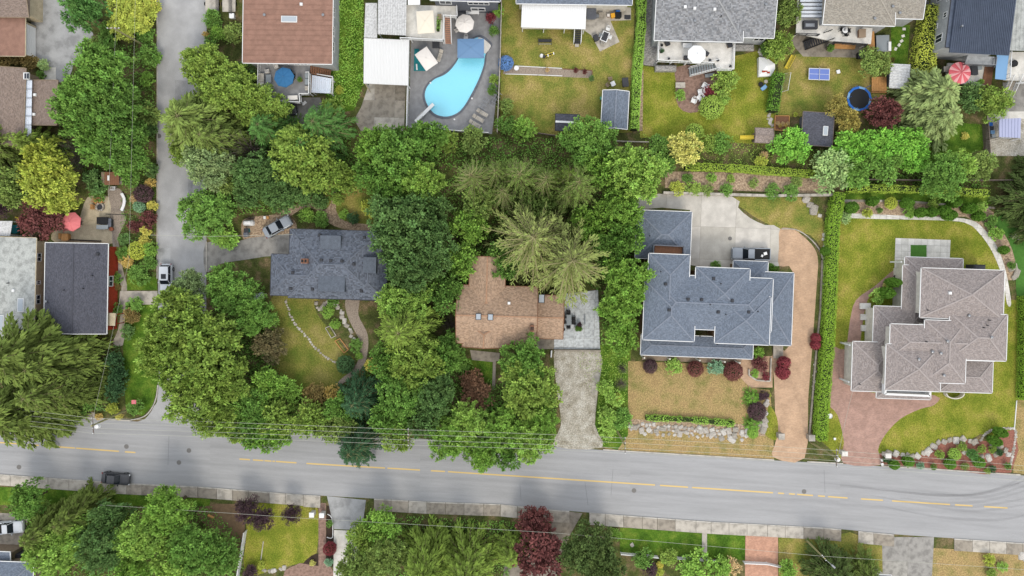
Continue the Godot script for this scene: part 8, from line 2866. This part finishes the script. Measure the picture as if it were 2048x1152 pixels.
	boulders(o, [[1646, 470], [1648, 490], [1650, 505]], .7, .5, .4, .15)
	o = thing("stone_edging", "small white stones between long hedge and brick driveway", "stones", W(1648, 560))
	boulders(o, [[1647, 515], [1645, 560], [1644, 590]], .5, .35, .4, .1, "stone")
	boulders(o, [[1630, 730], [1626, 780]], .6, .35, .4, .1, "stone")
	st = B()
	lathe(st, [[0, .07], [.26, .07], [.3, .05]], 16, W(1460, 477))
	tag(pl(numbered("drain_cover"), st, M.iron, self), "round dark drain cover in the large concrete driveway", "drain cover")
	for p in [[1557, 869, "left"], [1617, 872, "right"]]:
		o = thing("gate_pillar", "grey stone pillar at the foot of the sandy brick driveway, " + p[2], "gate pillar", W(p[0], p[1]))
		st = B()
		bx(st, Vector3(0, .6, 0), Vector3(.75, 1.2, .75))
		pl("shaft", st, M.walk[0], o)
		st = B()
		cbx(st, Vector3(0, 1.27, 0), Vector3(.95, .16, .95), .05)
		pl("cap", st, M.walk[2], o)
	for p in [[1682, 903, "left"], [1768, 907, "right"]]:
		o = thing("gate_pillar", "pale pillar at the foot of the red brick driveway, " + p[2], "gate pillar", W(p[0], p[1]))
		st = B()
		bx(st, Vector3(0, .6, 0), Vector3(.7, 1.2, .6))
		pl("shaft", st, M.rock2, o)
		st = B()
		cbx(st, Vector3(0, 1.27, 0), Vector3(.9, .14, .75), .05)
		pl("cap", st, M.pale[0], o)
	for p in [[1765, 921, "upper"], [1765, 929, "lower"]]: pot("round white post lamp by the red mulch corner, " + p[2], p[0], p[1], .22, .4, M.white)
	o = thing("boulder_border", "arc of white boulders between green lawn and red mulch bed", "stones", W(1880, 900))
	boulders(o, smooth([[1776, 906], [1805, 910], [1830, 912], [1850, 905], [1866, 892], [1880, 884], [1905, 880], [1930, 880], [1945, 884], [1962, 884]], 3, false), .95, .85, .3, .1)
	boulders(o, [[1928, 904], [1945, 914], [1975, 914], [2000, 908]], 1.0, .7, .4, .15)
	boulders(o, [[1985, 892], [2004, 894], [2018, 905], [2016, 915]], .9, .7, .3, .15)
	o = thing("cobble_border", "border of small cobbles around the triangular boulder bed", "stones", W(2000, 860))
	boulders(o, smooth([[1962, 880], [1970, 868], [1990, 859], [2026, 857], [2031, 870], [2026, 905], [2020, 930]], 3, false), .38, .36, .2, .03, "cobble")
	o = thing("garden_rocks", "group of white rocks at the bottom of the curved bed", "stones", W(2028, 545))
	boulders(o, [[2024, 536], [2034, 546], [2024, 558]], .8, .8, .4, .2)
	o = thing("garden_rocks", "pair of white rocks on the curved mown grass path", "stones", W(2035, 475))
	boulders(o, [[2028, 474], [2042, 474]], .9, .8, .3, .1)
	pot("white stone ornament in the lawn beside the red brick driveway", 1660, 832, .4, .5, M.white)
	pot("round white ball lamp in the verge left of the red driveway", 1670, 878, .2, .35, M.white)
	wall_line("lawn_kerb", "thin white kerb at the far right lawn boundary", [[2033, 800], [2028, 860]], .12, .12, M.white)
	pot("black urn by the taupe house porch", 1794, 553, .35, .6, M.black)
	bin("white garden seat at the left of the white square patio", 1800, 525, 10, Vector3(.8, .5, .4), M.white, M.white, 0, "garden_bench", "bench")
	# ---- bottom gardens
	for p in [[628, 1024, "left"], [648, 1025, "right"]]:
		o = thing("gate_pillar", "white square gate pillar at the head of the pinkish walk, " + p[2], "gate pillar", W(p[0], p[1]))
		st = B()
		bx(st, Vector3(0, .6, 0), Vector3(.6, 1.2, .6))
		pl("shaft", st, M.pale[1], o)
		st = B()
		cbx(st, Vector3(0, 1.25, 0), Vector3(.75, .12, .75), .04)
		pl("cap", st, M.white, o)
	fence("fence", "white board fence left of the bright striped lawn", [[494, 1060], [478, 1160]], 1.3, M.white)
	wall_line("bed_edging", "curved white edging around the mulch bed beside the apron", smooth([[655, 1028], [664, 1036], [666, 1070], [662, 1076], [654, 1074]], 3, false), .12, .1, M.white)
	wall_line("bed_edging", "pale edging in the bright bottom lawn", [[527, 1082], [522, 1120]], .1, .12, M.walk[2])
	o = thing("stone_edging", "pale stones under the lower edge of the bright lawn", "stones", W(545, 1142))
	boulders(o, smooth([[524, 1136], [536, 1142], [552, 1140], [570, 1134]], 3, false), .8, .55, .4, .1, "stone")
	for r in [[[1241, 1104], [1315, 1111]], [[1352, 1113], [1404, 1117]], [[1412, 1118], [1450, 1122]], [[1486, 1122], [1532, 1124], [1562, 1131]]]:
		fence("fence", "white picket fence piece at the bottom, " + {1241: "leftmost below the front lawn", 1352: "second, left of the narrow path", 1412: "third, right of the narrow path", 1486: "arched gate across the pink drive"}[r[0][0]], r, .9, M.white, 1.8)
	o = thing("garden_rocks", "white rock on the bottom front lawn", "stones", W(1266, 1090))
	boulders(o, [[1264, 1090], [1268, 1092]], .7, .5, .3, .1)
	o = thing("garden_rocks", "grey rock at the edge of the straw lawn by the pavement", "stones", W(2044, 1114))
	boulders(o, [[2042, 1112], [2052, 1118]], .8, 1.0, .2, .1)
	o = thing("fallen_log", "pale fallen log on the brown bare soil bank", "log", W(422, 1032))
	st = B()
	tube(st, [W(416, 1030, .2), W(428, 1036, .2)], [.2, .17], 8)
	pw("trunk", st, M.wood, o)
	# ---- poles and wires
	var pole := func(label: String, x: float, y: float, h: float, lean: Vector3, lamp: bool, arm: Vector3) -> Vector3:
		var n := thing("utility_pole", label, "utility pole", W(x, y))
		var s := B()
		var top := lean + Vector3(0, h, 0)
		tube(s, [Vector3.ZERO, top], [.16, .11], 9)
		pl("pole", s, M.limb, n)
		s = B()
		bar(s, top - arm - Vector3(0, .4, 0), top + arm - Vector3(0, .4, 0), .1, .12)
		pl("crossarm", s, M.oldwood, n)
		for k in 4:
			s = B()
			lathe(s, [[0, .2], [.06, .16], [.08, .06], [.05, 0]], 8, top + arm * (-.9 + k * .6) - Vector3(0, .34, 0))
			pl("insulator", s, M.white, n)
		if lamp:
			s = B()
			lathe(s, [[0, .7], [.3, .66], [.32, .1], [.2, 0], [0, 0]], 12, lean * .86 + Vector3(.35, h * .86, .3))
			pl("transformer", s, M.white, n)
		return n.position + top
	var p1: Vector3 = pole.call("leaning utility pole with transformer at the lane corner", 256, 819, 9.5, Vector3(.3, 0, .2), true, Vector3(.1, 0, 1.2))
	var p2: Vector3 = pole.call("utility pole rising out of the road-side trees", 836, 843, 9.5, Vector3.ZERO, false, Vector3(0, 0, 1.3))
	var p3: Vector3 = pole.call("utility pole on the dry verge by the lime shrubs", 1232, 858, 9.5, Vector3.ZERO, false, Vector3(0, 0, 1.2))
	var p4: Vector3 = pole.call("utility pole with white transformer between the two brick driveways", 1622, 885, 9.5, Vector3(-.3, 0, -.3), true, Vector3(0, 0, 1.3))
	var p0 := W(-200, 812, 9)
	var p5 := W(2300, 970, 9)
	for k in 4:
		var off := Vector3(0, -.1 - .12 * (k % 2), -1.1 + k * .72)
		wire("power_line", "power wire along the north side of the main road, " + ["uppermost", "second", "third", "lowest"][k] + " of four", [p0 + off, p1 + off, p2 + off, p3 + off, p4 + off, p5 + off], 9, .35)
	pole.call("slim power pole among the shrubs at the top of the lane", 290, 92, 8.5, Vector3.ZERO, false, Vector3(.9, 0, 0))
	wire("power_line", "power wire running down over the large green trees, left", [[236, -60], [216, 420]], 8.0, .0, .012)
	wire("power_line", "power wire running down over the large green trees, right", [W(272, -60, 8.2), W(258, 520, 7.8), p1], 8.2, .0, .012)
	wire("power_line", "service wire from the leaning pole over the slate house drive", [W(300, 470, 7.0), W(413, 473, 6.4), W(585, 469, 4.2)], 7, .15)
	wire("power_line", "service wire from the pole to the red brick driveway house", [p4, W(1705, 784, 4.0)], 6, .2)
	wire("telephone_line", "thin telephone wire crossing the bottom gardens", [W(200, 1010, 6), W(600, 1036, 6), W(1110, 1066, 6), W(1640, 1112, 6), W(2200, 1150, 6)], 6, .1)
	var pb: Vector3 = pole.call("slim utility pole by the dark conifers at the bottom right", 1612, 1080, 6.5, Vector3.ZERO, false, Vector3(.3, 0, .4))
	o = thing("street_lamp", "street lamp arm on the bottom right pole", "street lamp", pb * Vector3(1, 0, 1))
	st = B()
	tube(st, [Vector3(0, 5.6, 0), Vector3(.5, 6.3, .5), Vector3(1.2, 6.4, 1.1)], [.04, .04, .04], 6)
	pl("arm", st, M.metal, o)
	st = B()
	cbx(st, Vector3(1.3, 6.38, 1.2), Vector3(.7, .16, .3), .06, Basis(Vector3.UP, -.75))
	pl("lamp_head", st, M.metal, o)

func _ready() -> void:
	# camera: plumb above the plot, the lens shifted so that the plumb point lies a little above the middle
	var cam := Camera3D.new()
	cam.name = "camera"
	add_child(cam)
	cam.position = Vector3(0, EYE, 0)
	cam.rotation_degrees = Vector3(-90, 0, 0)
	cam.near = .5
	cam.far = 900.0
	cam.projection = Camera3D.PROJECTION_FRUSTUM
	cam.size = 1152.0 / GRID * cam.near / EYE
	cam.frustum_offset = Vector2((1024 - OX) / GRID, -(576 - OY) / GRID) * cam.near / EYE
	cam.current = true
	# a bright even overcast
	var env := Environment.new()
	env.background_mode = Environment.BG_SKY
	env.sky = Sky.new()
	var sm := ProceduralSkyMaterial.new()
	sm.sky_top_color = Color(.94, .95, .97)
	sm.sky_horizon_color = Color(.87, .88, .9)
	sm.sky_curve = .2
	sm.ground_bottom_color = Color(.35, .36, .33)
	sm.ground_horizon_color = Color(.6, .62, .62)
	env.sky.sky_material = sm
	env.tonemap_mode = Environment.TONE_MAPPER_LINEAR
	env.tonemap_exposure = 1.7
	env.sdfgi_enabled = true
	env.ssao_enabled = true
	env.ssil_enabled = true
	var we := WorldEnvironment.new()
	we.name = "world_environment"
	we.environment = env
	add_child(we)
	var sun := DirectionalLight3D.new()
	sun.name = "sun"
	sun.rotation_degrees = Vector3(-50, 14, 0)
	sun.light_energy = .44
	sun.light_color = Color(1.0, .96, .9)
	sun.light_angular_distance = 19.0
	sun.shadow_enabled = true
	add_child(sun)
	make_textures()
	make_materials()
	make_ground()
	make_houses()
	make_protos()
	make_plants()
	make_objects()
